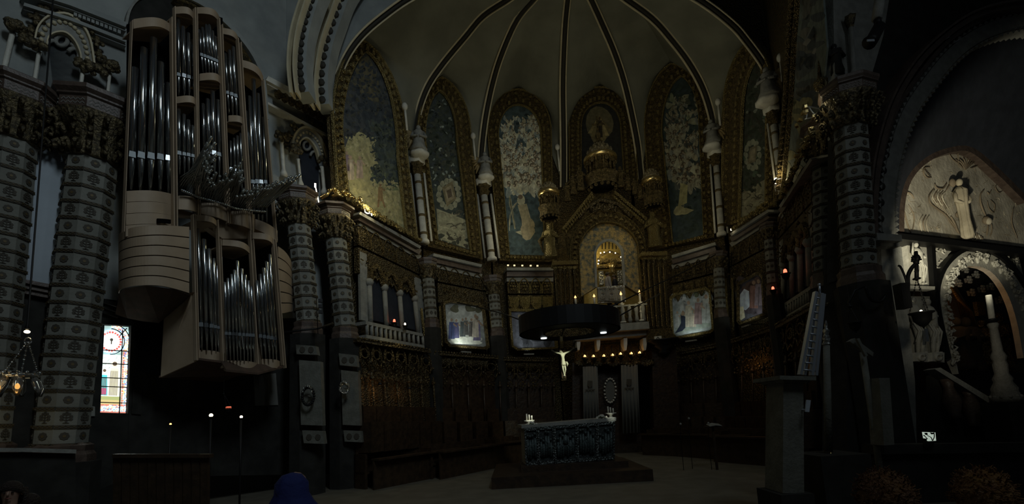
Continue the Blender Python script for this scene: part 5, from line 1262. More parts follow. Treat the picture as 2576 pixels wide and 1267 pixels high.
# ================================================================ PEOPLE (continuous skinned bodies)
def skin_body(name, joints, edges, mats_, parent):
    me = bpy.data.meshes.new(name); org = ORG[parent.name]
    me.from_pydata([Vector(p) - org for p, r in joints], edges, []); o = bpy.data.objects.new(name, me); COL.objects.link(o); o.parent = parent
    md = o.modifiers.new('skin', 'SKIN')
    for i, (p, r) in enumerate(joints):
        r = r if isinstance(r, tuple) else (r, r); me.skin_vertices[0].data[i].radius = r
        me.skin_vertices[0].data[i].use_root = (i == 0)
    s = o.modifiers.new('sub', 'SUBSURF'); s.levels = 2; s.render_levels = 2; me.materials.append(mats_); md.use_smooth_shade = True
    return o
def person(label, base, head_z, face, body_m, hair_m, hair='short', pose='stand', arms=None, cloth='jacket', scale=None, skin_m=None):
    """base: point on the ground; head_z: height of the crown; face: horizontal direction"""
    base = Vector(base); Hh = (head_z - base.z); t = thing('person', label, 'person', base); k = Hh / 1.7; f = Vector(face).normalized(); s = Vector((f.y, -f.x, 0))
    P = lambda x, y, z: base + s * x * k + f * y * k + Vector((0, 0, z * k))
    J = [(P(0, 0, .95), .155 * k), (P(0, 0, 1.12), .135 * k), (P(0, 0, 1.32), (.17 * k, .12 * k)), (P(0, 0, 1.42), .07 * k), (P(0, .01, 1.49), .052 * k), (P(0, .02, 1.58), .085 * k), (P(0, .015, 1.645), .075 * k)]
    E = [(0, 1), (1, 2), (2, 3), (3, 4), (4, 5), (5, 6)]
    for sg in (-1, 1):
        i = len(J); J += [(P(sg * .17, 0, 1.38), .062 * k), (P(sg * .22, .0, 1.12), .048 * k), (P(sg * .2, .14 if arms else .05, .9 if not arms else 1.1), .036 * k), (P(sg * .17, .2 if arms else .07, .82 if not arms else 1.2), .03 * k)]
        E += [(2, i), (i, i + 1), (i + 1, i + 2), (i + 2, i + 3)]
        h = i + 3
        for fi in range(4):
            n = len(J); dz = (-.09 if not arms else .08) * (1 - .1 * abs(fi - 1.3)); J += [(J[h][0] + s * (.018 * (fi - 1.5)) * k + Vector((0, 0, dz * .5 * k)), .009 * k), (J[h][0] + s * (.02 * (fi - 1.5)) * k + f * .02 * k + Vector((0, 0, dz * k)), .008 * k)]; E += [(h, n), (n, n + 1)]
        n = len(J); J += [(J[h][0] + s * (-sg * .045) * k + f * .02 * k, .009 * k)]; E += [(h, n)]
        i = len(J); J += [(P(sg * .09, 0, .85), .095 * k), (P(sg * .1, .02, .48), .065 * k), (P(sg * .1, 0, .09), .045 * k), (P(sg * .11, .15, .04), .04 * k)]; E += [(0, i), (i, i + 1), (i + 1, i + 2), (i + 2, i + 3)]
    skin_body('body', J, E, M['skin'] if not skin_m else skin_m, t)
    c = P(0, .02, 1.585)
    mb = MB()                                            # face
    for sg in (-1, 1): mb.m = 0; mb.ball(P(sg * .032, .095, 1.592), (.013 * k, .013 * k, .009 * k), 8, 5); mb.m = 1; mb.ball(P(sg * .088, .01, 1.575), (.012 * k, .02 * k, .03 * k), 8, 5)
    mb.m = 1; mb.tube([P(0, .095, 1.60), P(0, .122, 1.565), P(0, .10, 1.555)], [.008 * k, .013 * k, .006 * k], 6); mb.m = 2; mb.tube([P(-.025, .095, 1.528), P(0, .106, 1.53), P(.025, .095, 1.528)], [.004 * k, .008 * k, .004 * k], 6)
    mb.build('face', [M['hair'], M['skin'], mat('lips', (.3, .1, .08), .5)], t)
    mb = MB(); mb.s = True; rows = []                    # hair cap
    for i in range(9):
        a = PI * .62 * i / 8; rr = []
        for j in range(16):
            b = 2 * PI * j / 16; fr = max(0, math.cos(b - PI / 2)); aa = a * (1 - .42 * fr)
            v = Vector((math.sin(aa) * math.cos(b) * .104, math.sin(aa) * math.sin(b) * .118, math.cos(aa) * .125)) * k; rr.append(c + s * v.x + f * (v.y - .008 * k) + Vector((0, 0, v.z)))
        rows.append(rr)
    mb.rings(rows, True, True)
    if hair == 'long':
        for j in range(9):
            a = -.9 + j * .22; q = c - f * .07 * k + s * .09 * k * math.sin(a * 1.6); mb.tube([q + Vector((0, 0, .03)), q - f * .03 * k - Vector((0, 0, .12 * k)), q - f * .01 * k - Vector((0, 0, .3 * k))], [.03 * k, .035 * k, .012 * k], 6)
    if hair == 'bun': mb.ball(c - f * .13 * k + Vector((0, 0, .06 * k)), .05 * k, 8, 6)
    if hair == 'frizz':
        rr = random.Random(int(base.x * 77))
        for j in range(420):
            a, b = rr.uniform(0, 2 * PI), math.acos(rr.uniform(-.15, 1)); d = (s * math.cos(a) * .103 + f * math.sin(a) * .112) * math.sin(b) * k + Vector((0, 0, .125 * math.cos(b) * k))
            n = d.normalized(); q = c + d; w = Vector((rr.uniform(-1, 1), rr.uniform(-1, 1), rr.uniform(-1, 1))) * .018
            mb.tube([q - n * .01, q + n * .012 + w * .5, q + n * .01 + w], [.0035, .003, .001], 3)
    mb.build('hair', hair_m, t)
    mb = MB()                                            # garment: torso shell, sleeves
    rows = []
    for z, a, b in ((.62, .19, .16), (.8, .19, .15), (1.0, .185, .14), (1.2, .2, .145), (1.33, .205, .135), (1.41, .14, .1), (1.455, .075, .07)):
        rows.append([P(a * math.cos(q * PI / 9), b * math.sin(q * PI / 9), z) for q in range(18)])
    mb.s = True; mb.rings(rows, True, False)
    for sg in (-1, 1): mb.tube([P(sg * .15, 0, 1.39), P(sg * .2, 0, 1.3), P(sg * .225, 0, 1.12), P(sg * .203, .12 if arms else .045, .93 if not arms else 1.08)], [.085 * k, .078 * k, .064 * k, .052 * k], 12, False)
    mb.build(cloth, body_m, t)
    mb = MB()
    for sg in (-1, 1): mb.tube([P(sg * .09, 0, .9), P(sg * .1, .02, .48), P(sg * .1, 0, .08)], [.115 * k, .085 * k, .065 * k], 12)
    mb.build('trousers', M['iron'], t)
    return t
M['white'] = mat('white_cloth', (.42, .38, .36), .8); M['darkc'] = mat('dark_cloth', (.02, .022, .03), .85)
q = PY(28, 1240, 4.6); person('woman in dark clothes with a lit face, standing beside the white-shawled woman', (q.x, 4.6, 0), q.z + .115, (.7, -1, 0), M['darkc'], M['hair'], 'long')
q = PY(72, 1254, 4.9); person('person in a white top seen from behind with hair gathered up', (q.x, 4.9, 0), q.z + .05, (-.2, 1, 0), M['white'], M['hair'], 'bun', cloth='white_top')
q = PY(2225, 1190, 2.0); person('person seen from behind with frizzy reddish hair, nearest the thick candle pole', (q.x, 2.0, 0), q.z, (.2, 1, 0), M['darkc'], M['rhair'], 'frizz')
q = PY(2470, 1186, 2.0); person('person seen from behind with round ginger hair, nearest the marble candlestick', (q.x, 2.0, 0), q.z, (.3, 1, 0), M['darkc'], mat('ginger_hair', (.24, .10, .025), .5, 0, (70, .9), (.36, .18, .04), 20), 'frizz')
# blue hooded cloak
q = PY(735, 1188, 3.6); b = Vector((q.x, 3.6, 0)); h = q.z
t = thing('person', 'person in a bright blue hooded cloak seen from behind', 'person', b)
mb = MB(); mb.lathe(b, [(.34, 0), (.36, .2), (.30, h * .5), (.27, h * .7), (.235, h * .8), (.16, h * .86), (.125, h * .9), (.12, h * .95), (.07, h * .99), (.01, h)], 20, (0, 0, 1), 0, True, 7, .04); mb.build('hooded_cloak', M['blue'], t)
mb = MB(); mb.ball(b + Vector((0, .05, h * .93)), (.09, .1, .11), 10, 7)
mb.build('head', M['skin'], t)
for sg in (-1, 1):
    mb = MB(); mb.ball(b + Vector((sg * .1, .08, .05)), (.05, .13, .05), 8, 5); mb.build('shoe', M['iron'], t)
# two visitors at the niche
for x, yt, yb_, m, lab, fc in ((1527, 684, 722, 'white', 'visitor in pale clothes leaning in at the niche rail', (1, .2, 0)), (1545, 690, 722, 'darkc', 'visitor in dark clothes facing the companion at the niche rail', (-1, .2, 0))):
    q = PY(x, yt, 21.0); person(lab, (q.x, 21.0, q.z - 1.68), q.z, fc, M[m], M['hair'], 'short')
mb = MB(); q = PY(1535, 700, 21.0); mb.box((q.x + .1, 21.2, q.z - 1.95 + .2), (2.0, 1.2, .1)); mb.build('niche_floor', M['stone'], alt)
# ================================================================ RING CANOPY AND CRUCIFIX
YC = 13.2
cc = PY(1431, 815, YC); rr = 126 * pxs(cc)
t = thing('ring_canopy', 'large black ring shaped chandelier canopy hanging over the altar', 'chandelier', cc)
mb = MB(); hb = .50
mb.lathe(cc, [(rr * 1.0, -hb / 2), (rr * 1.0, hb / 2), (rr * .95, hb / 2), (rr * .95, -hb / 2)], 40, (0, 0, 1), 0, False, cap=False); mb.build('outer_band', M['iron'], t)
mb = MB(); rows = []
for z0, r0 in ((-hb / 2 + .01, rr * .96), (-hb / 2 + .01, rr * .52), (-hb / 2 + .05, rr * .52), (-hb / 2 + .05, rr * .96)): rows.append([cc + Vector((r0 * math.cos(a * PI / 20), r0 * math.sin(a * PI / 20), z0)) for a in range(40)])
mb.rings(rows + [rows[0]], True, False); mb.build('underside', M['iron'], t)
mb = MB(); mb.lathe(cc, [(rr * .52, -hb / 2), (rr * .52, 0), (rr * .49, 0), (rr * .49, -hb / 2)], 32, (0, 0, 1), 0, False, cap=False)
mb.build('inner_band', M['goldr'], t)
for (x, y) in ((1368, 850), (1518, 836)):
    d = ray(x, y); q = CAM + d * ((cc.z - hb / 2 - CAM.z) / d.z); mb = MB(); mb.lathe(q, [(.095, -.02), (.095, .02)], 16); mb.build('spot_lens', M['wbulb'], t)
mb = MB()
for a in range(8): mb.tube([cc + Vector((rr * math.cos(a * PI / 4), rr * math.sin(a * PI / 4), hb / 2)), cc + Vector((0, 0, hb / 2 + .05))], .02, 5)
mb.build('cross_bars', M['iron'], t)
for pts, lab in (([(1522, 778), (1620, 730), (1715, 686), (1800, 640)], 'long dark cable slanting up from the ring canopy to the far cornice'), ([(1558, 794), (1600, 770), (1660, 738)], 'short dark cable just below the long slanting cable'), ([(1312, 806), (1270, 790), (1225, 778), (1150, 760)], 'dark cable running from the ring canopy towards the nativity picture')):
    mb = MB(); Ys = [YC, 15, 17, 18.6] if len(pts) == 4 else [YC, 15, 17]; mb.tube([PY(x, y, Y) for (x, y), Y in zip(pts, Ys)], .022, 5); o = mb.build('support_cable', M['iron']); o['label'] = lab; o['category'] = 'cable'; o['kind'] = 'thing'
t = thing('crucifix', 'small crucifix with a pale lit figure hanging below the ring canopy', 'crucifix', PY(1416, 955, YC))
X = lambda x, y, o=0.: PY(x, y, YC) + Vector((0, -o, 0))
mb = MB(); mb.prism([X(1408, 850), X(1416, 850), X(1425, 956), X(1414, 956)], Vector((0, .08, 0))); mb.prism([X(1384, 884), X(1452, 874), X(1452, 882), X(1384, 892)], Vector((0, .06, 0))); mb.build('cross_beams', M['woodd'], t)
mb = MB(); mb.prism([X(1409, 846, .02), X(1415, 846, .02), X(1417, 876, .02), X(1410, 876, .02)], Vector((0, .02, 0)))
for i in range(4): mb.tube([X(1409, 858 + i * 5, .04), X(1413, 860 + i * 5, .05), X(1417, 857 + i * 5, .04)], .008, 4)
mb.build('title_plate', M['goldl'], t)
s = pxs(X(1416, 900)); g = lambda x, y, o=.05: X(x, y, o)
J = [(g(1417, 912), 4.5 * s), (g(1416, 903), 4.2 * s), (g(1415, 893), (6 * s, 4 * s)), (g(1414, 888), 2.2 * s), (g(1409, 884, .08), 3.4 * s), (g(1408, 882, .08), 3 * s)]
E = [(0, 1), (1, 2), (2, 3), (3, 4), (4, 5)]
for pts in ([(1408, 889), (1398, 887), (1390, 882)], [(1422, 888), (1432, 884), (1441, 877)]):
    i = len(J); J += [(g(x, y), r * s) for (x, y), r in zip(pts, (2.6, 1.9, 1.4))]; E += [(2, i), (i, i + 1), (i + 1, i + 2)]
    hx, hy = pts[-1]; sg = 1 if hx > 1415 else -1
    for f_ in range(4): n = len(J); J.append((g(hx + sg * 4, hy - 3 + f_ * 1.3), .35 * s)); E.append((i + 2, n))
    n = len(J); J.append((g(hx + sg * 1.5, hy - 4), .4 * s)); E.append((i + 2, n))
for sg, pts in ((-1, [(1415, 918), (1416, 930, .09), (1419, 942), (1418, 947, .1)]), (1, [(1420, 918), (1422, 930, .1), (1420, 942), (1421, 947, .1)])):
    i = len(J); J += [(g(*p), r * s) for p, r in zip(pts, (3.0, 2.1, 1.4, 1.3))]; E += [(0, i), (i, i + 1), (i + 1, i + 2), (i + 2, i + 3)]
skin_body('hanging_figure', J, E, M['ivory'], t)
mb = MB(); mb.lathe(g(1418, 919), [(5.8 * s, 0), (6.2 * s, 3 * s), (5.0 * s, 8 * s), (4.6 * s, 10 * s)], 14, (0, 0, 1), 0, True, 6, .08); mb.tube([g(1424, 910, .1), g(1427, 916, .1), g(1426, 922, .08)], [2 * s, 2.4 * s, .8 * s], 6); mb.build('loincloth', M['ivory'], t)
mb = MB(); mb.ball(g(1408, 881.5, .07), (3.7 * s, 3.7 * s, 3.4 * s), 8, 6); mb.build('hair', M['woodd'], t)
mb = MB(); mb.box(g(1418, 951), (9 * s, .1, 2.4 * s)); mb.tube([g(1412, 956), g(1424, 955)], 1.2 * s, 6); mb.build('foot_rest', M['goldl'], t)
light('SPOT', cc + Vector((.1, -2.2, -.3)), 170, (.95, 1, .72), .04, g(1416, 915), 20)
mb = MB(); mb.tube([PY(1411, 850, YC), cc + Vector((0, 0, hb / 2 + .05))], .02, 6); mb.build('hanging_rod', M['iron'], t)
light('SPOT', cc + Vector((-.9, -.7, -.35)), 380, (.95, 1, .85), .03, PY(1336, 1058, 13.6), 9, blend=1)
light('SPOT', cc + Vector((.9, -.7, -.35)), 420, (.95, 1, .85), .03, PY(1535, 1038, 13.6), 9, blend=1)
# ================================================================ ALTAR
YA = 13.4
AF = Plane((PY(1317, 1100, YA).x, YA), (PY(1545, 1100, YA + .25).x, YA + .25))
t = thing('altar', 'long rectangular altar with a dark figured relief front standing on steps', 'altar', AF.q(1430, 1170))
front = [(1319, 1076), (1546, 1058), (1545, 1154), (1323, 1170)]
bk = -AF.n * 1.0
mb = MB(); mb.prism([AF.q(*p) for p in front], bk); mb.build('block', M['stone'], t)
mb = MB(); mb.prism([AF.q(*p, .1) for p in ((1312, 1069), (1550, 1049), (1550, 1058), (1312, 1077))], bk * 1.25); mb.build('altar_table', M['stone'], t)
M['tarn'] = mat('tarnished_silver', (.12, .135, .13), .45, .6, (18, .8), vor=True); M['tarn2'] = mat('tarnished_relief', (.10, .13, .13), .5, .4, (20, .6))
mb = MB(); mb.slab(AF, front, .05, .05); mb.build('relief_ground', M['grid'], t)
def ap(u, v, o=.06): return AF.q(*L2(L2(front[0], front[1], u), L2(front[3], front[2], u), v), o)
us = [0, .145, .325, .58, .805, 1.0]
mb = MB()
for i, u in enumerate(us): mb.prism([ap(max(0, u - .018), 0), ap(min(1, u + .018), 0), ap(min(1, u + .018), 1), ap(max(0, u - .018), 1)], -AF.n * -.05)
for v in (.0, .92): mb.prism([ap(0, v), ap(1, v), ap(1, v + .08), ap(0, v + .08)], -AF.n * -.05)
for u in us:
    for j in range(13): mb.ball(ap(u, .04 + j * .077, .13), .022, 6, 4)
mb.build('border_frame', M['tarn'], t)
rnd = random.Random(5)
for a, b in zip(us, us[1:]):
    mb = MB(); n = max(3, int((b - a) * 28)); g2 = lambda u, v, o=.1: ap(lerp(a, b, .12 + .76 * u), v, o)
    for i in range(n):
        u = (i + .5) / n; v0 = .80 + rnd.uniform(-.04, .04); hh = rnd.uniform(.42, .66)
        mb.tube([g2(u, v0), g2(u + .02, v0 - hh * .5), g2(u, v0 - hh * .82)], [.04, .05, .03], 7); mb.ball(g2(u, v0 - hh, .12), .038, 7, 5); mb.tube([g2(u, v0 - hh * .7), g2(u + rnd.uniform(-.15, .15), v0 - hh * .5, .15)], .015, 5)
    if abs(b - a) > .24: mb.prism([g2(.1, .52), g2(.9, .52), g2(.9, .57), g2(.1, .57)], AF.n * .04); mb.ball(g2(.5, .18, .12), .07, 8, 6); mb.tube([g2(.5, .5), g2(.5, .28)], [.1, .07], 8)
    mb.build('figure_panel', M['tarn2'], t)
def steps(name, lab, px, z0, z1, m):
    pts = [PZ(x, y, z1) for x, y in px]; mb = MB(); mb.prism([Vector((p.x, p.y, z1)) for p in pts], Vector((0, 0, z0 - z1))); o = mb.build(name, M[m]); o['label'] = lab; o['category'] = 'step'; o['kind'] = 'thing'; return o
za = min(ap(0, 1).z, ap(1, 1).z)
def slabstep(name, lab, x0, x1, yf, yb_, z0, z1, m):
    mb = MB(); mb.box(((x0 + x1) / 2, (yf + yb_) / 2, (z0 + z1) / 2), (x1 - x0, yb_ - yf, z1 - z0)); o = mb.build(name, M[m]); o['label'] = lab; o['category'] = 'step'; o['kind'] = 'thing'
xa, xb = ap(0, 1).x, ap(1, 1).x
slabstep('altar_step', 'dark upper step directly under the altar', xa - .15, xb + .3, YA - .25, YA + 1.8, za - .17, za, 'stall')
slabstep('altar_step', 'wide dark lower platform the altar steps rest on', xa - .95, xb + .75, YA - 1.0, YA + 2.4, 0, za - .17, 'stall')
def candles(x, y, lab, n=3):
    c = AF.q(x, y, -.25); t = thing('candle_stand', lab, 'candle', c)
    mb = MB(); mb.lathe(c, [(.07, 0), (.05, .03), (.04, .06), (.11, .1), (.11, .12)], 14, (0, 0, 1), 0, True); mb.box(c + Vector((0, 0, .125)), (.30, .16, .02)); mb.build('stand', M['wax'], t)
    for i in range(n): mb = MB(); mb.lathe(c + Vector((-.07 + .075 * i, .02 * (i % 2), .13)), [(.022, 0), (.022, .2 - .03 * i)], 10); mb.build('candle', M['wax'], t)
candles(1332, 1068, 'stand of three pale candles at the end of the altar nearest the organ'); candles(1537, 1049, 'stand of three pale candles at the end of the altar nearest the ladder')
for x, y, lab in ((1338, 1074, 'round bunch of white flowers beside the candles on the organ end of the altar'), (1514, 1057, 'round bunch of white flowers on the altar top near the ladder end')):
    c = AF.q(x, y, .02); t = thing('flower_arrangement', lab, 'flowers', c); gm = MB(); fm = MB()
    for i in range(16):
        a, e = i * 2.4, (i % 4) * .35; d = Vector((math.cos(a) * math.cos(e) * .15, math.sin(a) * math.cos(e) * .09, .05 + .11 * math.sin(e))); gm.tube([c, c + d * .7], [.01, .006], 4); gm.ball(c + d * .8, (.03, .03, .012), 6, 4)
        for k in range(5): fm.ball(c + d + Vector((.018 * math.cos(k * 1.26), .01, .018 * math.sin(k * 1.26))), .017, 6, 4)
    gm.build('leaves', mat('leaf_green', (.05, .09, .03), .7), t); fm.build('blossoms', M['wax'], t)
# ================================================================ CHAPEL: MARBLE LUNETTE AND PORTAL
ch = CH
M['lun'] = mat('carved_pale_marble', (.50, .46, .37), .75, attr=True, bump=(9, .35), col2=(.78, .73, .60), cs=2.2)
t = thing('marble_lunette', 'large pale carved marble lunette with a standing figure over the chapel portal', 'relief', ch.q(2420, 600))
mb = MB(); mb.slab(ch, LUN[0:1] + lun + [(2590, 622)], .0, .2); mb.build('slab', M['lun'], t)
mb = MB(); mb.col = (.75, .72, .66)
def rt3(pts, w, off=.03, col=None, lift=1.):
    if col: mb.col = col
    sp = smoothpx(pts, 4); n = len(sp) - 1
    mb.tube([ch.q(x, y, off) for x, y in sp], [pxs(ch.q(*sp[0])) * w * (.35 + .65 * math.sin(PI * min(1, max(.0, i / n)))) for i in range(n + 1)], 6)
D = (.42, .36, .30); Lc = (.95, .93, .88)
# winged figure bending in from one side
rt3([(2350, 474), (2338, 492), (2340, 510), (2356, 524), (2378, 540), (2396, 562), (2412, 586)], 2.2, .04, D)
for i in range(5): rt3([(2352 + i * 7, 476 + i), (2346 + i * 6, 496), (2360 + i * 7, 516 + i * 3)], 1.5, .03, D if i % 2 else Lc)
rt3([(2352, 462), (2356, 472), (2372, 474), (2382, 460)], 2.2, .04, D); rt3([(2380, 480), (2392, 462), (2410, 464)], 1.6, .04, D)
rt3([(2392, 544), (2400, 560), (2408, 580), (2414, 588)], 3, .04, D); mb.ball(ch.q(2412, 540, .06), (.09, .06, .09), 10, 6)
rt3([(2376, 534), (2390, 560), (2402, 574)], 1.2, .04, D)
for i in range(3): rt3([(2322 + i * 8, 540), (2314 + i * 8, 560), (2320 + i * 8, 586)], 1.4, .03, D if i % 2 else Lc)
# figure on the other side, plunging
rt3([(2476, 476), (2466, 492), (2468, 515), (2478, 540), (2484, 552)], 2.2, .04, D); rt3([(2484, 482), (2488, 488), (2494, 478)], 1.6, .04, D); rt3([(2484, 505), (2488, 524), (2500, 534), (2502, 515), (2492, 503)], 1.4, .03, D)
mb.col = D; mb.ball(ch.q(2482, 554, .08), (.12, .08, .13), 10, 6); mb.col = Lc; mb.ball(ch.q(2487, 556, .12), (.09, .07, .11), 10, 6); rt3([(2486, 564), (2484, 580), (2482, 594)], 2.4, .05, D); rt3([(2494, 562), (2495, 580), (2490, 596)], 1.6, .05, D)
# fronds at the top, rings, cloud base
for a in range(7): rt3([(2428, 428), (2418 + a * 5, 410), (2404 + a * 10, 396 + abs(a - 3) * 2)], 1.5, .05, D)
rt3([(2424, 425), (2412, 412), (2396, 400), (2386, 384)], 1.2, .04, D); rt3([(2412, 374), (2410, 390), (2412, 420)], 1.6, .04, D); rt3([(2408, 384), (2412, 376), (2420, 376)], 2, .04, D); rt3([(2440, 424), (2456, 418), (2466, 412)], 1.6, .04, D)
rt3([(2340, 420), (2326, 422), (2324, 436), (2332, 446), (2344, 446)], 1.8, .03, D)
for i in range(6): rt3([(2325 + i * 2.5, 428 + i * 3), (2330 + i * 2.5, 426 + i * 3)], 1, .03, D)
rt3([(2508, 464), (2504, 472), (2512, 484), (2522, 480)], 1.2, .03, D)
for i in range(8): rt3([(2432 + i * 5, 590 + 4 * math.sin(i)), (2436 + i * 5, 602), (2444 + i * 4, 596)], 2, .05, D if i % 2 else Lc)
rt3([(2270, 480), (2290, 486), (2300, 500)], 2, .03, D); rt3([(2272, 520), (2282, 560), (2292, 586)], 2, .03, D); rt3([(2286, 515), (2300, 545), (2296, 580)], 1.4, .03, D); rt3([(2550, 520), (2545, 560), (2560, 600)], 1.4, .03, D)
r4 = random.Random(4)
for i in range(110):
    x, y = r4.uniform(2275, 2570), r4.uniform(395, 600)
    if not clip_in(lun + [(2590, 622), (2262, 582)], x, y): continue
    a = r4.uniform(0, 6.3); L_ = r4.uniform(6, 20); b = a + r4.uniform(-1.2, 1.2); rt3([(x, y), (x + L_ * .5 * math.cos(a), y + L_ * .5 * math.sin(a)), (x + L_ * math.cos(b), y + L_ * math.sin(b))], r4.uniform(.3, .6), .006, (.62, .56, .48) if i % 3 else (.9, .87, .8))
for i in range(9): rt3([(2352 + i * 3.2, 480 + i), (2344 + i * 3.4, 500 + i * 2), (2358 + i * 4, 522 + i * 3)], 1.0, .02, D if i % 2 else Lc)
mb.build('shallow_relief', M['lun'], t)
mb = MB(); c = ch.q(2436, 600, .22); h = (ch.q(2432, 455, .22) - c).length
mb.col = (.8, .76, .68); mb.lathe(c, [(h * .06, 0), (h * .075, h * .05), (h * .06, h * .3), (h * .065, h * .55), (h * .085, h * .76), (h * .03, h * .84)], 28, (0, 0, 1), 0, True, 9, .2); mb.ball(c + Vector((.03, 0, h * .91)), (h * .042, h * .045, h * .06), 10, 7)
for s_ in (-1, 1): mb.tube([c + Vector((s_ * h * .07, 0, h * .76)), c + Vector((s_ * h * .11, -.05, h * .6)), c + Vector((s_ * h * .04, -.12, h * .55))], [h * .03, h * .027, h * .02], 7)
mb.col = D; mb.ball(c + Vector((-.08, .08, h * .93)), (h * .05, h * .035, h * .07), 8, 6); mb.build('standing_figure', M['lun'], t)
# portal with carved marble archivolt
t = thing('marble_portal', 'carved marble portal arch opening to a dark coffered passage', 'portal', ch.q(2480, 990))
po = smoothpx([(2394, 900), (2366, 760), (2376, 690), (2410, 645), (2452, 628), (2510, 642), (2560, 690), (2600, 760), (2625, 860)], 4)
pi = smoothpx([(2412, 940), (2396, 860), (2380, 760), (2392, 706), (2420, 676), (2450, 668), (2492, 682), (2530, 730), (2556, 800), (2575, 900)], 4)
pi = [poly_at(pi, i / (len(po) - 1)) for i in range(len(po))]
oo = offs(po, -10)
mb = MB(); mb.ring(ch, oo, po, .12, .3); mb.build('dark_outer_arch', M['iron'], t)
mb = MB(); mb.ring(ch, po, pi, .05, .14); mb.build('archivolt', M['marble'], t)
rnd = random.Random(9); md = [L2(a, b, .5) for a, b in zip(po, pi)]
for i in range(26):                                    # figures and fruit carved round the arch
    x, y = poly_at(md, (i + .5) / 26); q = ch.q(x, y, .06); mb = MB(); s_ = pxs(q) * 1.45; up = Vector((0, 0, 1)); d = ch.d
    for k in range(7):
        a = rnd.uniform(0, 6.3); rr = rnd.uniform(1, 8); mb.ball(q + d * s_ * rr * math.cos(a) + up * s_ * rr * math.sin(a), (s_ * rnd.uniform(2, 4.5), s_ * 2.5, s_ * rnd.uniform(2, 4.5)), 8, 6)
    for k in range(5): b = rnd.uniform(0, 6.3); c0 = q + d * s_ * rnd.uniform(-5, 5) + up * s_ * rnd.uniform(-5, 5) + ch.n * .06; mb.tube([c0, c0 + d * s_ * 5 * math.cos(b) + up * s_ * 5 * math.sin(b) + ch.n * .03, c0 + d * s_ * 7 * math.cos(b + .9) + up * s_ * 7 * math.sin(b + .9)], [s_ * 1.8, s_ * 1.6, s_ * .7], 6)
    mb.build('carved_figure', M['marble'], t)
mb = MB(); mb.slab(ch, [(2344, 606), (2410, 614), (2385, 640), (2362, 700), (2358, 756), (2350, 756)], -.05, .2); mb.slab(ch, [(2500, 626), (2560, 634), (2576, 700), (2550, 660)], -.05, .2)
for i in range(24): x, y = rnd.choice([(2365, 625), (2358, 655), (2520, 640), (2550, 655)]); x += rnd.uniform(-12, 14); y += rnd.uniform(-10, 18); mb.tube([ch.q(x, y, .02), ch.q(x + rnd.uniform(-7, 7), y + rnd.uniform(-7, 7), .05), ch.q(x + rnd.uniform(-7, 7), y + rnd.uniform(-7, 7), .02)], .02, 4)
mb.build('spandrel', M['marble'], t)
# jamb pilasters with high relief figures
for (px, lab, figs) in (([(2282, 604), (2340, 608), (2352, 724), (2290, 722)], 'upper marble relief panel with a nude youth beside the portal', [(2318, 716, 614)]), ([(2292, 745), (2356, 745), (2376, 908), (2304, 905)], 'lower marble relief panel of two robed figures behind the hanging sanctuary lamp', [(2314, 890, 750), (2352, 890, 755)])):
    tt = thing('marble_relief', lab, 'relief', ch.q(*px[3], .1)); mb = MB(); mb.slab(ch, px, .0, .2); mb.bar(ch, [px[3], px[2]], 8, .2, .2); mb.build('slab', M['marble'], tt)
    for x, yb, yt in figs:
        c = ch.q(x, yb, .12); h = (ch.q(x, yt, .12) - c).length; nude(c, h, 'marble', 'carved_figure', tt, .05, x // 2, ch.n, ch.d)
for x0, x1 in ((2304, 2334), (2346, 2376)):
    mb = MB(); mb.slab(ch, [(x0, 886), (x1, 886), (x1, 910), (x0, 908)], .3, .2); mb.tube([ch.q((x0 + x1) / 2 + 7 * math.cos(a) , 898 + 7 * math.sin(a), .32) for a in [i * .6 for i in range(11)]], .04, 5); o = mb.build('carved_block', M['marble']); o['kind'] = 'thing'; o['category'] = 'stone block'; o['label'] = 'small carved marble block at the foot of the two robed relief figures'; o['group'] = 'carved marble blocks at the portal foot'
struct(MB().bar(ch, [(2348, 612), (2358, 760), (2384, 900)], 9, .12, .2), 'trim_60', M['iron'])
# coffered passage
mb = MB()
mb.slab(Plane((ch.o.x - 1, ch.o.y + 3.2), (ch.o.x + 6, ch.o.y + 5.6)), [(2380, 620), (2640, 620), (2640, 1000), (2400, 960)], 0, .1); mb.build('passage_back', M['stall'], t)
M['oldm'] = mat('aged_marble', (.22, .21, .18), .7, bump=(12, .5), col2=(.30, .28, .24))
rows = [[ch.q(*pi[i], -.09).lerp(ch.q(*pi[i], -1.0), j / 4) for j in range(5)] for i in range(len(pi))]
mb = MB(); mb.rings(rows, False); mb.build('passage_vault', M['stall'], t)
pl2 = Plane((ch.o.x - .4, ch.o.y + 1.1), (ch.o.x + 5, ch.o.y + 3.1))
for (x, y, w, h) in ((2429, 677, 14, 6), (2438, 703, 16, 12), (2412, 712, 14, 10), (2456, 690, 14, 8), (2446, 735, 18, 14), (2472, 726, 17, 14), (2494, 720, 17, 14), (2516, 753, 18, 18), (2400, 700, 8, 7), (2490, 752, 16, 12)):
    tt_ = MB(); q = [(x - w * .5, y - h * .3), (x + w * .4, y - h * .6), (x + w * .6, y + h * .3), (x - w * .3, y + h * .6)]; tt_.slab(pl2, q, 0, .06); o = tt_.build('coffer', M['oldm'], t)
    m2 = MB(); c = pl2.q(x + 1, y, .08); m2.ball(c, .07, 8, 4)
    for a in range(6): m2.ball(c + pl2.d * .1 * math.cos(a * 1.05) + Vector((0, 0, .1 * math.sin(a * 1.05))), .045, 6, 4)
    m2.build('rosette', M['stone'], o)
mb = MB()                                              # gilded fan of ribs on the inner vault
for i in range(9): mb.tube([pl2.q(2384 + i * 3, 712 + i * 5, -.2), pl2.q(2404 + i * 5, 735 + i * 6, -.4), pl2.q(2420 + i * 5, 800 + i * 4, -.6)], .035, 5)
mb.slab(pl2, [(2382, 712), (2404, 716), (2440, 780), (2446, 830), (2396, 830)], -.7, .1)
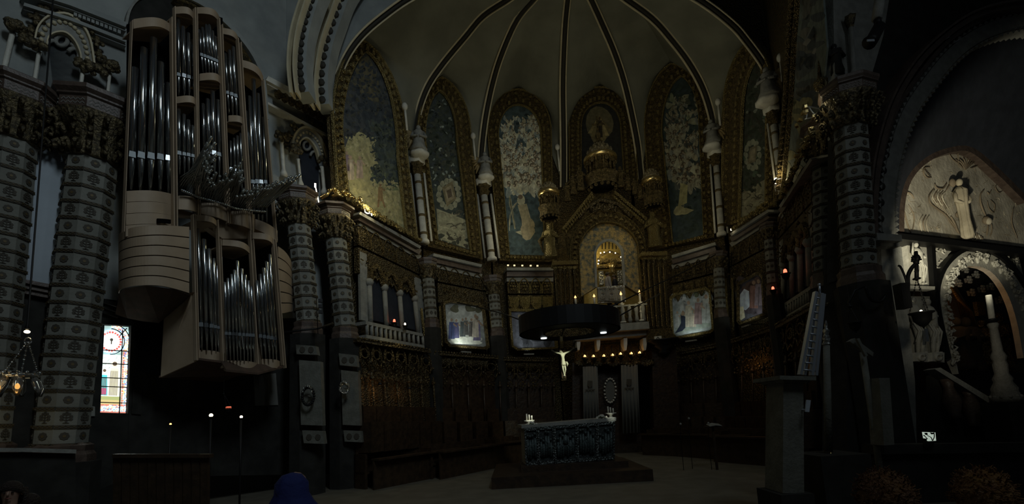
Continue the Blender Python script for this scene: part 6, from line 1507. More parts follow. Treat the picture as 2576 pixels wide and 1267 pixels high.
mb.build('gilded_fan', mat('copper_gold', (.40, .24, .09), .4, .5, (12, .5)), t)
for x, a, b in ((2418, 800, 930), (2444, 800, 935), (2480, 806, 920), (2528, 790, 940)):
    c = pl2.q(x + 8, b, .0); h = (pl2.q(x, a, 0) - c).length; figurine(c, h, 'dark' if x < 2470 else 'goldd', 'passage_statue', t, x)
mb = MB(); mb.slab(pl2, [(2456, 758), (2476, 758), (2480, 792), (2462, 793)], .1, .1); mb.build('gold_plaque', M['gold'], t)
light('POINT', ch.q(2470, 720, -.35), .12, (1, .9, .7), .1)
light('POINT', pl2.q(2400, 765, .35), 5, (1, .5, .18), .15)
light('SPOT', WR.q(2420, 800, 2.4), 1250, (1, .93, .70), .12, ch.q(2440, 455), 40)     # chapel floodlight aimed at the lunette
light('SPOT', WR.q(2440, 700, 2.8), 34, (1, .93, .72), .1, ch.q(2450, 780), 75)
# marble candlestick and stair
c = PY(2532, 1010, 9.4); s_ = pxs(c); Hc = (PY(2498, 806, 9.4) - c).length
t = thing('marble_candlestick', 'tall ornate marble candlestick with a thick white candle in front of the portal', 'candlestick', c)
ax = PY(2496, 806, 9.4) - c
mb = MB(); mb.lathe(c, [(30 * s_, 0), (30 * s_, Hc * .05), (24 * s_, Hc * .12), (25 * s_, Hc * .16), (17 * s_, Hc * .24), (19 * s_, Hc * .28), (13 * s_, Hc * .34), (14 * s_, Hc * .45), (12 * s_, Hc * .5), (15 * s_, Hc * .55), (10 * s_, Hc * .62), (8 * s_, Hc * .9), (11 * s_, Hc * .95), (9 * s_, Hc * .97)], 20, ax, 0, True, 8, .06)
for i in range(12): a = i * PI / 6; mb.ball(c + Vector((27 * s_ * math.cos(a), 27 * s_ * math.sin(a), Hc * .06)), 5 * s_, 8, 5)
mb.build('carved_shaft', M['oldm'], t)
p = c + ax; mb = MB(); mb.lathe(p, [(5 * s_, -.06), (14 * s_, 0), (14 * s_, .03), (7 * s_, .04)], 16, ax); mb.build('drip_pan', M['iron'], t)
q = PY(2487, 742, 9.4); mb = MB(); mb.tube([p, q], 6.5 * s_, 12); mb.build('candle', M['marble'], t)
mb = MB(); mb.box((c.x, c.y, c.z / 2), (.55, .55, c.z)); mb.build('pedestal', M['dark'], t)
t = thing('stair_parapet', 'dark sloping stone stair parapet descending behind the marble candlestick', 'stair', PY(2440, 1080, 9.9))
sp_ = YPlane(9.9)
mb = MB(); mb.slab(sp_, [(2352, 928), (2366, 924), (2512, 1012), (2508, 1026)], .1, .3); mb.build('handrail', M['stone'], t)
mb = MB(); mb.slab(sp_, [(2340, 940), (2500, 1030), (2500, 1200), (2340, 1200)], -.2, .1); mb.build('wall', M['dark'], t)
for (a, b, c_, d) in ((2376, 958, 2404, 1040), (2432, 990, 2452, 1060), (2474, 1010, 2500, 1080)):
    mb = MB(); p, q = sp_.q(c_, d + 10, -.05), sp_.q(a + 5, b - 6, -.05); mb.lathe(p, [(.14, 0), (.1, .08), (.17, .35), (.09, .65), (.12, (q - p).length)], 12, q - p); mb.build('baluster', M['red'], t)
mb = MB(); mb.slab(YPlane(8.6), [(2200, 1118), (2700, 1112), (2700, 1136), (2200, 1142)], .3, .3); mb.slab(YPlane(8.6), [(2202, 1140), (2700, 1134), (2700, 1300), (2205, 1300)], .2, .2); o = mb.build('low_wall', M['dark']); o['label'] = 'long low dark parapet running behind the two reddish heads'; o['category'] = 'parapet'; o['kind'] = 'thing'
# lit tile sign
sg = YPlane(8.25); q = [(2323, 1086), (2353, 1087), (2355, 1108), (2336, 1109), (2335, 1103), (2326, 1102)]
t = thing('lit_sign', 'small backlit pale sign with dark curving lines on the low parapet', 'sign', sg.q(2340, 1112))
mb = MB(); mb.slab(sg, q, .02, .03); mb.build('panel', mat('backlit_panel', (.55, .65, .55), .5, emit=.42, ecol=(.85, 1, .85)), t)
mb = MB()
for pts in ([(2334, 1095), (2343, 1100), (2346, 1108)], [(2350, 1087), (2351, 1098), (2347, 1108)], [(2325, 1094), (2334, 1104)]): mb.bar(sg, smoothpx(pts, 3), 1.2, .03, .02)
for pts in ([(2326, 1088), (2333, 1088), (2334, 1094), (2329, 1093)], [(2340, 1087), (2350, 1088), (2350, 1091), (2344, 1092)]): mb.slab(sg, pts, .03, .02)
mb.build('dark_lines', M['black'], t); mb = MB(); mb.slab(sg, [(2328, 1108), (2350, 1109), (2350, 1125), (2328, 1124)], .0, .05); mb.build('stand', M['iron'], t)
# ---- bracket lamp before the portal
def hanging_bowl(x, y, Y, w, ytop, lab, metal='iron', lit=None, tail=0, up_=.3):
    c = PY(x, y, Y); s_ = pxs(c); r = w * s_ / 2; t = thing('sanctuary_lamp', lab, 'lamp', c)
    mb = MB(); mb.lathe(c, [(r * .04, -r * 1.5), (r * .12, -r * 1.3), (r * .3, -r * 1.2), (r * .7, -r * .7), (r * .78, -r * .1), (r, 0), (r * 1.02, r * .1), (r * .8, r * .12), (r * .7, 0)], 20); mb.build('bowl', M[metal], t)
    top = PY(x - 12, ytop, Y) if ytop else None
    if top:
        mb = MB()
        for a in (0.4, 2.5, 4.6):
            p = c + Vector((r * .85 * math.cos(a), r * .85 * math.sin(a), r * .1)); n = 14
            for i in range(n): q1, q2 = p.lerp(top, i / n), p.lerp(top, (i + .75) / n); mb.tube([q1, q2], r * .035 * (1 + (i % 2)), 4)
        mb.build('chain', M[metal], t)
        mb = MB(); mb.lathe(top, [(r * .3, -r * .1), (r * .35, 0), (r * .12, r * .12), (r * .05, r * .6), (r * .12, r * .7), (r * .03, r * .9), (r * .03, r * .9 + up_)], 12); mb.build('chain_crown', M[metal], t)
    if lit:
        mb = MB(); mb.ball(c + Vector((0, 0, r * .2)), (r * .12, r * .12, r * .16), 8, 6); mb.build('flame', M[lit], t)
    return t, c, r
t, c, r = hanging_bowl(2318, 788, 8.9, 52, 700, 'big hanging bowl lamp with chains on the scrolled iron bracket before the portal', 'iron', 'bulb')
mb = MB(); q = c + Vector((-r * .8, -.05, r * 1.3)); mb.ball(q, (r * .25, r * .25, r * .32), 10, 6); mb.build('glass_globe', M['glass'], t)
pb = YPlane(8.9); mb = MB(); mb.tube([pb.q(x, y) for x, y in smoothpx([(2282, 748), (2284, 720), (2284, 695), (2292, 676), (2304, 664), (2306, 680)], 4)] + [c + Vector((PY(2306, 700, 8.9).x - c.x, 0, PY(2306, 700, 8.9).z - c.z))], .035, 6); mb.tube([pb.q(x, y) for x, y in smoothpx([(2284, 730), (2278, 700), (2266, 672), (2260, 668)], 4)], .02, 6); mb.tube([pb.q(2266, 745), pb.q(2286, 745)], .05, 6); mb.box(pb.q(2270, 745), (.16, .2, .5)); mb.tube([pb.q(2300, 650), pb.q(2308, 650)], .08, 6); mb.tube([pb.q(2304, 632), pb.q(2305, 664)], [.03, .05], 6)
for a in range(5): mb.tube([pb.q(2304, 652), pb.q(2304 + 14 * math.cos(a * 1.26), 652 + 9 * math.sin(a * 1.26))], [.04, .015], 5)
o = mb.build('iron_bracket', M['iron']); o['label'] = 'scrolled black iron bracket carrying the big bowl lamp before the portal'; o['category'] = 'bracket'; o['kind'] = 'thing'
mb = MB(); mb.slab(ch, [(2327, 826), (2334, 826), (2338, 858), (2331, 859)], .45, .03); o = mb.build('steel_strip', M['alu']); o['label'] = 'narrow shiny strip below the big bowl lamp'; o['category'] = 'strip'; o['kind'] = 'thing'
pb = YPlane(9.3); mb = MB(); mb.tube([pb.q(x, y) for x, y in smoothpx([(2176, 720), (2190, 752), (2215, 758), (2228, 742)], 4)], .03, 6); mb.tube([pb.q(2176, 720), pb.q(2150, 730), pb.q(2135, 760), PY(2138, 772, 8.6)], .025, 6); o = mb.build('iron_bracket', M['iron']); o['label'] = 'curved iron wall bracket under the patterned column by the great arch'; o['category'] = 'bracket'; o['kind'] = 'thing'
t, c, r = hanging_bowl(2150, 812, 8.6, 34, 770, 'small dark sanctuary lamp with a yellow gleam between the pole and the arch pier', 'iron', None)
mb = MB(); mb.lathe(c + Vector((0, 0, -.02)), [(r * .45, -.05), (r * .5, -.02), (r * .3, 0)], 12); mb.build('amber_glass', mat('amber_glass', (.6, .42, .08), .4, emit=.25, ecol=(1, .75, .15)), t)
# ---- red sanctuary lamps
for x, y, Y, w, lab, ms in ((1976, 684, 13.4, 12, 'red sanctuary lamp highest on the ladder side', 'redb'), (1945, 725, 15.0, 9, 'smaller red sanctuary lamp just below the brightest red one', 'redb'), (992, 807, 16.3, 9, 'red sanctuary lamp on the balustrade of the triple window', 'redb'), (1019, 814, 16.5, 7, 'tiny warm white lamp beside the red lamp on the balustrade', 'bulb')):
    t, c, r = hanging_bowl(x, y + 5, Y, w * 2.0, 0, lab, 'iron', None); mb = MB(); mb.lathe(c, [(r * .25, 0), (r * .36, r * .3), (r * .3, r * .9), (r * .12, r * 1.1)], 12); mb.build('glass_cup', M[ms], t)
    kk = 1 if x < 1200 else (6 if x < 1960 else 7); mb = MB(); mb.tube([c - Vector((0, 0, .1)), BAY[kk].q(x, y + 12, .15)], .03, 6); mb.build('wall_arm', M['iron'], t)
t, c, r = hanging_bowl(575, 1026, 10.8, 16, 990, 'small red hanging lamp in the dark aisle under the organ', 'iron', None, 0, .9); mb = MB(); mb.lathe(c, [(r * .6, -r * .5), (r * .85, 0), (r * .7, r * .5)], 12); mb.build('glass_cup', mat('dim_red_glass', (.7, .15, .08), .4, emit=.8, ecol=(1, .2, .1)), t)
for x, y, w, lab, m in ((531, 1044, 9, 'bright warm lamp in the aisle, nearest under the small red lamp', 'bulb'), (607, 1048, 7, 'dim yellow lamp in the aisle beyond the small red lamp', 'bulb'), (429, 1066, 5, 'tiny orange lamp lowest in the dark aisle', 'flame')):
    c = PY(x, y, 9.0); s_ = pxs(c); t = thing('aisle_lamp', lab, 'lamp', c); mb = MB(); mb.ball(c, w * s_ * .5, 10, 6); mb.build('bulb', M[m], t); mb = MB(); mb.lathe(c, [(w * s_ * .3, -w * s_ * .9), (w * s_ * .5, -w * s_ * .4), (w * s_ * .2, -w * s_ * .3)], 10); mb.tube([c - Vector((0, 0, w * s_)), Vector((c.x, c.y, .0))], .02, 5); mb.build('stand', M['iron'], t)
# ---- hanging glass lamp cluster at the far end by the pale blue wall
YL = 6.6; c = PY(52, 945, YL); s_ = pxs(c)
t = thing('glass_lamp_cluster', 'hanging silver crown lamp with curved glass cups beside the massive patterned column', 'lamp', c)
mb = MB(); R0 = 34 * s_
mb.lathe(c, [(R0, -.02), (R0 * 1.04, 0), (R0, .025), (R0 * .92, 0)], 20)
for k in range(14): a = k * PI / 7; mb.ball(c + Vector((R0 * math.cos(a), R0 * math.sin(a), .04)), .022, 6, 4); mb.tube([c + Vector((R0 * math.cos(a), R0 * math.sin(a), 0)), c + Vector((R0 * 1.1 * math.cos(a), R0 * 1.1 * math.sin(a), .06))], .01, 4)
mb.build('crown_ring', M['silver'], t)
hk = PY(70, 858, YL); mb = MB(); mb.tube([hk + Vector((.05 * math.cos(a), 0, .05 * math.sin(a))) for a in [i * PI / 6 for i in range(13)]], .012, 5); mb.build('hook_ring', M['silver'], t)
for a in (.3, 2.4, 4.5):
    p = c + Vector((R0 * math.cos(a), R0 * math.sin(a), .03)); mb = MB()
    for i in range(16): mb.tube([p.lerp(hk, i / 16), p.lerp(hk, (i + .7) / 16)], .008 + .006 * (i % 2), 5)
    mb.build('chain', M['silver'], t)
for k in range(6):
    a = k * PI / 3 + .2; d = Vector((math.cos(a), math.sin(a), 0)); p = c + d * R0 * .7; mb = MB()
    mb.tube([p, p + d * .06 - Vector((0, 0, .1)), p + d * .10 - Vector((0, 0, .2)), p + d * .1 - Vector((0, 0, .3))], [.025, .055, .05, .02], 8); o = mb.build('glass_cup', M['glass'], t)
    if k in (4, 5):
        mb = MB(); mb.ball(p + d * .09 - Vector((0, 0, .17)), (.018, .018, .04), 8, 6); mb.build('flame', mat('lamp_flame', (1, .6, .2), .5, emit=1.2, ecol=(1, .5, .12)), o)
light('POINT', c + Vector((0, -.3, -.1)), .35, (1, .75, .4), .05)
c = PY(68, 834, YL); t = thing('spot_bulb', 'single bright white bulb above the silver crown lamp', 'lamp', c); mb = MB(); mb.ball(c, (.036, .036, .024), 10, 6); mb.build('bulb', M['bulb'], t); mb = MB(); mb.lathe(c, [(.02, .03), (.03, .06), (.012, .12), (.008, 12.)], 8); mb.build('flex_and_socket', M['iron'], t)
light('POINT', PY(60, 1060, 8.9), .9, (1, .82, .45), .06)
# ================================================================ CORNICE LIGHTS
def lamp_row(k, pts, lab, m='bulb', sz=.09, orn=True):
    pl = BAY[k]; a = pl.q(*pts[0], .5); t = thing('cornice_lamp', lab, 'lamp', a); mb = MB()
    for x, y in pts: c = pl.q(x, y, .5); mb.box(c, (sz * 2.2, sz, sz * 1.2), math.atan2(pl.d.y, pl.d.x) + .2)
    mb.build('lamp_head', M[m], t); mb = MB()
    for x, y in pts: c = pl.q(x, y, .42); mb.box(c - Vector((0, 0, .08)), (sz * 2.6, sz * 1.2, sz * .8)); 
    mb.build('housing', M['iron'], t)
lamp_row(1, [(924, 532), (936, 537)], 'bright lamp heads on the cornice just past the patterned apse entrance column')
lamp_row(6, [(1963, 450)], 'single glowing bulb on the cornice by the end mural', 'bulb', .16)
lamp_row(6, [(1842, 576)], 'small white light on the cornice under the narrow shield mural', 'bulb', .06)
M['dimglow'] = mat('dim_led', (.9, .8, .5), .4, emit=.9, ecol=(1, .85, .5))
for i, x in enumerate((1278, 1294, 1314, 1335, 1352)):
    c = BAY[3].q(x, 667 + i * .3, .4); mb = MB(); mb.box(c, (.09, .06, .06)); o = mb.build('cornice_light', M['dimglow']); o['kind'] = 'thing'; o['category'] = 'light'; o['label'] = 'small square yellow light in the row under the bright cloud mural'; o['group'] = 'square lights under the cloud mural'
# gilded cresting along the cornices
def cresting(k, a, b, n, lab, h=12, m='gold'):
    pl = BAY[k]; t = thing('gilded_cresting', lab, 'ornament', pl.q(*a, .5)); mb = MB(); r3 = random.Random(k * 3)
    for i in range(n):
        x, y = L2(a, b, (i + .5) / n); hh = h * r3.uniform(.4, 1); p = pl.q(x, y + 3, .5 + r3.uniform(-.15, .15)); q = pl.q(x + r3.uniform(-4, 4), y - hh * .6, .55); e = pl.q(x + r3.uniform(-6, 6), y - hh, .6)
        mb.tube([p, q, e], [.05, .07, .02], 5)
        if i % 2: mb.ball(q, .09, 6, 4)
    mb.build('foliage', M[m], t)
cresting(1, (896, 512), (1056, 608), 46, 'gilded leaf cresting on the cornice under the golden hillside mural')
cresting(6, (1842, 578), (1930, 512), 20, 'gilded leaf cresting on the cornice under the narrow shield mural', 8)
cresting(7, (1962, 500), (2046, 330), 34, 'gilded leaf cresting rising to the tangle of lit wires', 10)
# gilded angel-like boughs with a lamp on the entrance column
c = PY(852, 500, 14.0); t = thing('gilded_bough', 'brightly lit gilded boughs spread on the abacus of the apse entrance column', 'ornament', c); mb = MB(); Z = lambda x, y, o=0: PY(x, y, 14.0 - o)
for pts in ([(808, 498), (822, 490), (832, 478)], [(836, 494), (850, 488), (862, 494)], [(838, 478), (846, 484), (858, 488)], [(846, 474), (852, 484)], [(862, 478), (872, 492), (884, 498)], [(826, 480), (836, 476)], [(870, 488), (884, 492), (896, 500)]): mb.tube([Z(x, y, .3) for x, y in pts], [.05, .06, .03][:len(pts)], 6)
for x, y in ((866, 482), (842, 475), (878, 488), (886, 496), (900, 508), (906, 500)): mb.ball(Z(x, y, .35), .08, 8, 5)
mb.build('gilded_leaves', M['goldl'], t)
c = PY(793, 466, 13.6); mb = MB(); mb.box(c, (.05, .05, .12), .3); mb.tube([c, c - Vector((0, -.3, .5))], .015, 5); o = mb.build('cornice_light', M['bulb']); o['kind'] = 'thing'; o['category'] = 'light'; o['label'] = 'tiny bright lamp at the sill of the gallery window beside the great mural'
# tangle of wires on the other side
c = PY(2040, 285, 11.0); t = thing('wire_tangle', 'tangle of lit wires and little clamps above the patterned column by the end mural', 'wires', c); mb = MB(); Z = lambda x, y, o=0: PY(x, y, 10.9 - o)
for pts in ([(2022, 268), (2050, 270), (2072, 276)], [(2024, 300), (2060, 292), (2078, 288)], [(2036, 270), (2046, 284), (2060, 290), (2076, 288)], [(2028, 300), (2032, 276)]): mb.tube([Z(x, y) for x, y in smoothpx(pts, 4)], .018, 5)
mb.build('wire', M['alu'], t); mb = MB()
for x, y in ((2020, 284), (2028, 282), (2026, 270), (2046, 294), (2054, 296), (2012, 302), (2004, 316), (2008, 380), (2004, 392)): mb.box(Z(x, y, .1), (.12, .06, .07), random.uniform(0, 1.5))
mb.build('clamps', M['goldl'], t)
light('POINT', PY(2036, 276, 10.3), 2.2, (1, .9, .55), .06)
light('POINT', PY(848, 470, 13.2), 4.5, (1, .86, .45), .06)
light('POINT', BAY[1].q(930, 520, .75), 15, (1, .86, .45), .06)
light('POINT', BAY[1].q(960, 500, 1.8), 22, (1, .90, .55), .3)
light('POINT', BAY[6].q(1955, 440, .9), 6, (1, .85, .48), .08)
light('POINT', BAY[2].q(1145, 600, 1.6), 6, (1, .9, .55), .2)
light('POINT', BAY[3].q(1315, 560, 2.0), 20, (1, .92, .62), .3)
light('POINT', BAY[5].q(1740, 600, 1.2), 3, (1, .9, .6), .2)
light('AREA', (4.2, 15.5, 9.5), 34, (1, .95, .70), 3.0, (4.2, 15.6, 20))               # two unseen area lights added in mid-air, brightening vault and murals
light('AREA', (3.6, 13.5, 11), 34, (1, .93, .66), 2.5, (3.6, 23, 8.5))
# picture lamps
for k, x, y, e, off in ((2, 1172, 878, 3.2, .75), (3, 1330, 884, 1.3, .7), (5, 1738, 850, 2.4, .9), (6, 1876, 812, 1.6, .9)):
    c = BAY[k].q(x, y, off); light('SPOT', c, e * 6, (.92, 1, .9), .05, BAY[k].q(x, y - 70, .2), 120)
    t = thing('picture_lamp', 'small lamp bar below the ' + {2: 'blue nativity picture', 3: 'picture half hidden by the ring canopy', 5: 'picture of the man with raised arms', 6: 'pale blue draped picture'}[k], 'lamp', c - Vector((0, 0, .1)))
    mb = MB(); mb.box(c - Vector((0, 0, .12)), (.5, .08, .06), math.atan2(BAY[k].d.y, BAY[k].d.x)); mb.build('lamp_bar', M['stone'], t); mb = MB(); mb.prism([BAY[k].q(x - 2, y + 3, off), BAY[k].q(x + 2, y + 3, off), BAY[k].q(x + 2, y + 5, off), BAY[k].q(x - 2, y + 5, off)], -BAY[k].n * (off - .1)); mb.build('arm', M['iron'], t)
# stall lamps with orange glow
for k, x, y, e in ((1, 956, 975, 1.6), (1, 1030, 985, 1.0), (6, 1890, 908, 1.2), (6, 1868, 915, .6)):
    c = BAY[k].q(x, y, 1.0); light('POINT', c, e, (1, .48, .16), .05)
    t = thing('stall_lamp', {956: 'tiny stall reading lamp nearest the apse entrance column', 1030: 'tiny stall reading lamp nearer the nativity picture', 1890: 'tiny stall reading lamp nearest the ladder', 1868: 'tiny stall reading lamp nearer the crucified saint picture'}[x], 'lamp', c); mb = MB(); mb.lathe(c + Vector((0, 0, .08)), [(.02, .1), (.05, .08), (.09, 0)], 10); mb.build('shade', M['iron'], t)
light('POINT', PY(1010, 850, 15.5), 2.2, (1, .82, .4), .1)
# white wall panels and wreath lamps between the columns on the organ side
for px, lab in (([(752, 905), (806, 909), (812, 1070), (757, 1068)], 'plain pale panel carrying the dark wreath lamp under the column'), ([(858, 930), (900, 935), (906, 1070), (862, 1068)], 'plain pale panel behind the silver wall lamp by the stalls'), ([(744, 866), (794, 870), (798, 892), (746, 890)], 'patterned pale block above the wreath lamp panel'), ([(760, 1082), (812, 1084), (816, 1116), (764, 1114)], 'patterned pale block below the wreath lamp panel'), ([(852, 888), (896, 893), (899, 922), (855, 918)], 'patterned pale block above the silver wall lamp panel'), ([(864, 1082), (908, 1084), (911, 1112), (867, 1110)], 'patterned pale block below the silver wall lamp panel')):
    Yp = 12.72 if px[0][0] < 800 else 13.66; pl = YPlane(Yp); t = thing('wall_slab', lab, 'panel', pl.q(*px[3])); mb = MB(); mb.slab(pl, px, .0, .2); mb.build('slab', M['dull'], t)
    if px[2][1] - px[1][1] < 60:
        mb = MB()
        for i in range(2): x, y = L2(px[0], px[2], .3 + .4 * i); y = (px[0][1] + px[2][1]) / 2; mb.slab(pl, [(x + 7 * math.cos(a), y + 8 * math.sin(a)) for a in [j * PI / 4 for j in range(8)]], .02, .03)
        mb.build('inlay', M['inlay'], t)
def wreath(x, y, Y, w, h, lab, m):
    c = PY(x, y, Y); s_ = pxs(c); t = thing('wreath_lamp', lab, 'lamp', c); mb = MB()
    for i in range(22): a = i * PI / 11; mb.ball(c + Vector((w * s_ * math.cos(a), 0, h * s_ * math.sin(a))), 4 * s_, 6, 4)
    mb.build('wreath', M[m], t); mb = MB()
    for i in range(7): a = PI * (.1 + i * .13); mb.tube([c + Vector((w * s_ * .8 * math.cos(a), -.05, h * s_ * math.sin(a))), c + Vector((w * s_ * .8 * math.cos(a), -.05, h * s_ * math.sin(a) + 7 * s_))], s_ * 1.5, 5)
    mb.tube([c - Vector((0, 0, h * s_)), c - Vector((0, 0, h * s_ * 1.5))], [2 * s_, .5 * s_], 5); mb.tube([c + Vector((0, .3, 0)), c], s_ * 2, 5); mb.build('candle_cups', M['silver'], t)
wreath(775, 996, 12.5, 15, 22, 'dark oval wreath lamp on the pale panel under the column', 'iron'); wreath(866, 976, 13.3, 11, 12, 'silver wall lamp with a warm gleam by the first stall', 'silver')
light('POINT', PY(866, 960, 12.9), .35, (1, .7, .25), .04)
# stack of three little floodlights
c = PY(802, 770, 12.4); t = thing('floodlight_rack', 'upright bar of three small black floodlights between the two patterned columns', 'light', c); s_ = pxs(c)
mb = MB(); mb.tube([PY(796, 748, 12.4), PY(800, 840, 12.4)], s_ * 1, 5); mb.build('bar', M['iron'], t)
for i in range(3):
    q = PY(806, 756 + 14 * i, 12.3); mb = MB(); mb.box(q, (10 * s_, 7 * s_, 8 * s_), .4); mb.build('lamp_head', M['iron'], t)
mb = MB(); mb.tube([PY(700, 838, 12.2), PY(760, 830, 12.3), PY(800, 826, 12.5), PY(838, 812, 13)], .03, 5); o = mb.build('loose_cable', M['iron']); o['label'] = 'black cable slung behind the three small floodlights'; o['category'] = 'cable'; o['kind'] = 'thing'
# pale slab painting the lit patch of wall under the organ
mb = MB(); mb.slab(WLb, [(640, 944), (694, 938), (700, 1018), (642, 1020)], .05, .1); o = mb.build('wall_slab', M['cloth']); o['label'] = 'dim greenish slab painting the lit patch of aisle wall under the end of the organ'; o['category'] = 'panel'; o['kind'] = 'thing'
mb = MB(); mb.slab(WLb, [(336, 976), (357, 978), (355, 1042), (332, 1040)], .05, .1); o = mb.build('wall_slab', M['dark']); o['label'] = 'narrow grey slab beside the stained glass window'; o['category'] = 'panel'; o['kind'] = 'thing'
mb = MB(); mb.slab(WLb, [(222, 1020), (239, 1022), (239, 1046), (222, 1046)], .06, .06); o = mb.build('notice_frame', M['stone']); o['label'] = 'small grey framed notice between the massive column and the stained glass'; o['category'] = 'notice'; o['kind'] = 'thing'
# wooden screen in the lower dark corner
t = thing('slatted_screen', 'dim reddish slatted wooden screen in the corner below the stained glass', 'screen', PY(400, 1260, 6.5)); q = YPlane(6.5)
for i in range(11): x = 284 + i * 22; mb = MB(); mb.slab(q, [(x, 1150), (x + 18, 1150), (x + 18, 1330), (x, 1330)], 0, .05); mb.build('slat', M['stall'], t)
mb = MB(); mb.slab(q, [(282, 1142), (526, 1142), (526, 1151), (282, 1151)], .05, .1); mb.build('top_rail', M['stall'], t)
# ================================================================ LADDER, PEDESTAL, POLE
YL = 7.6; z = lambda x, y, o=0.: PY(x, y, YL + o)
t = thing('aluminium_ladder', 'aluminium extension ladder leaning on the pale stone pedestal', 'ladder', z(2030, 944))
rails = [((2012, 942), (2051, 734), 0), ((2022, 943), (2056, 736), .12), ((2041, 944), (2066, 738), -.05), ((2051, 944), (2071, 740), .1)]
for a, b, o_ in rails:
    mb = MB(); p, q = z(*a, o_), z(*b, o_); d = (q - p).normalized(); s1 = Vector((1, 0, 0)); s1 = (s1 - d * s1.dot(d)).normalized() * .022; s2 = d.cross(s1).normalized() * .04
    mb.prism([p - s1 - s2, p + s1 - s2, p + s1 + s2, p - s1 + s2], q - p); mb.build('rail', M['alu'], t)
for i in range(11):
    for (a, b, o1), (c_, d_, o2) in ((rails[0], rails[2]), (rails[1], rails[3])):
        u = (i + .7) / 11.4; mb = MB(); mb.tube([z(*L2(a, b, u), o1), z(*L2(c_, d_, u), o2)], .016, 6); mb.build('rung', M['alu'], t)
mb = MB(); mb.tube([z(2063, 740), z(2061, 716)], .02, 6); mb.ball(z(2061, 716), .03, 6, 4); mb.build('top_hook', M['alu'], t)
pf = YPlane(7.2)
t = thing('stone_pedestal', 'tall pale stone pedestal carrying the leaning aluminium ladder', 'pedestal', pf.q(1996, 1230))
mb = MB(); mb.slab(pf, [(1971, 956), (2021, 956), (2023, 1240), (1969, 1240)], 0, .5); mb.build('shaft', M['dull'], t)
mb = MB(); mb.slab(pf, [(1962, 944), (2053, 946), (2053, 956), (1962, 954)], .15, .8); mb.slab(pf, [(1968, 954), (2040, 956), (2036, 962), (1972, 961)], .08, .65); mb.build('top_slab', M['dull'], t)
mb = MB(); zb = pf.q(1996, 1240).z; c = pf.q(1996, 1240); mb.box((c.x, c.y + .25, zb / 2), (.5, .7, max(.1, zb))); mb.build('plinth', M['dark'], t)
mb = MB(); mb.slab(pf, [(2029, 1005), (2040, 1006), (2036, 1036), (2026, 1035)], .2, .02); mb.tube([pf.q(2031, 1030, .17), pf.q(2018, 1030, .0)], .012, 4); o = mb.build('paper_notice', M['pale']); o['label'] = 'small pale paper notice hanging beside the stone pedestal'; o['category'] = 'notice'; o['kind'] = 'thing'
t = thing('candle_pole', 'tall thick pale candle pole with a silver collar between the ladder and the arch pier', 'candlestick', PY(2086, 1140, 7.9)); p, q = PY(2084, 1136, 7.9), PY(2079, 868, 7.9); s_ = pxs(p)
mb = MB(); mb.tube([p, q], [9.5 * s_, 7.5 * s_], 16); mb.build('candle_shaft', M['dull'], t)
mb = MB(); ax = (q - p); l = ax.length; mb.lathe(q, [(8 * s_, 0), (10 * s_, .02), (7 * s_, .06), (9 * s_, .12), (5 * s_, .2), (9 * s_, .26), (3 * s_, .3), (4 * s_, .36), (1 * s_, .44)], 14, ax); mb.build('silver_collar', M['silver'], t)
mb = MB(); mb.tube([p + Vector((0, -.05, 0)), p + Vector((0, -.05, -.18))], .015, 6); mb.build('brass_pin', M['goldl'], t)
mb = MB(); mb.box((p.x, p.y, p.z / 2 - .02), (.8, .8, p.z)); mb.build('plinth', M['dark'], t)
mb = MB(); q = YPlane(8.2); mb.slab(q, [(2137, 858), (2150, 850), (2198, 886), (2196, 896)], 0, .1); mb.slab(q, [(2156, 852), (2162, 850), (2184, 894), (2178, 896)], .1, .05); mb.tube([YPlane(8.25).q(2170, 885), Vector((YPlane(8.25).q(2170, 885).x, 8.25, 0))], .05, 8); o = mb.build('lectern_top', M['dull']); o['label'] = 'sloping pale lectern board in the gloom beyond the candle pole'; o['category'] = 'lectern'; o['kind'] = 'thing'
mb = MB(); mb.slab(YPlane(8.6), [(2212, 950), (2238, 950), (2250, 1118), (2224, 1120)], .6, .3); o = mb.build('stone_post', M['dull']); o['label'] = 'slim pale stone post beside the arch pier'; o['category'] = 'post'; o['kind'] = 'thing'
# ================================================================ UPPER GALLERY ON THE ARCH SIDE
t = thing('gallery_colonnette', 'slender marble colonnette high on the gallery above the big patterned column', 'column', PY(2146, 195, 10.2)); p, q = PY(2148, 190, 10.2), PY(2140, 70, 10.2); s_ = pxs(p)
mb = MB(); mb.lathe(p, [(10 * s_, 0), (9 * s_, .08), (5.5 * s_, .14), (5.5 * s_, (q - p).length)], 12, q - p); mb.build('shaft', M['stone'], t)
mb = MB(); mb.lathe(q, [(6 * s_, 0), (9 * s_, .12), (12 * s_, .26), (12 * s_, .3)], 12, q - p, 0, True, 6, .12); mb.build('capital', M['foliage'], t)
t = thing('stage_spotlight', 'white cylindrical spotlight pointing down from the upper gallery', 'light', PY(2200, 90, 9.2)); p, q = PY(2214, -10, 9.2), PY(2206, 48, 9.2)
mb = MB(); mb.tube([p, q], .1, 12); mb.build('arm_tube', M['stone'], t); mb = MB(); mb.tube([q, PY(2210, 62, 9.2)], .07, 10); mb.tube([PY(2212, 66, 9.2), PY(2194, 100, 9.2), PY(2186, 108, 9.2)], [.12, .13, .15], 12); mb.build('lamp_body', M['iron'], t); mb = MB(); mb.box(PY(2190, 102, 9.05), (.16, .02, .05), 0); mb.build('barn_door', M['alu'], t)
t = thing('gilded_gallery_ornament', 'gilded ribbed half dome ornament at the end of the upper gallery', 'ornament', PY(2070, 190, 10.8)); mb = MB()
for i in range(9): mb.tube([PY(2078 + i * 3, 40 + i * 6, 10.8), PY(2066 + i * 3.4, 120, 10.6), PY(2062 + i * 4, 205, 10.6)], .06, 6)
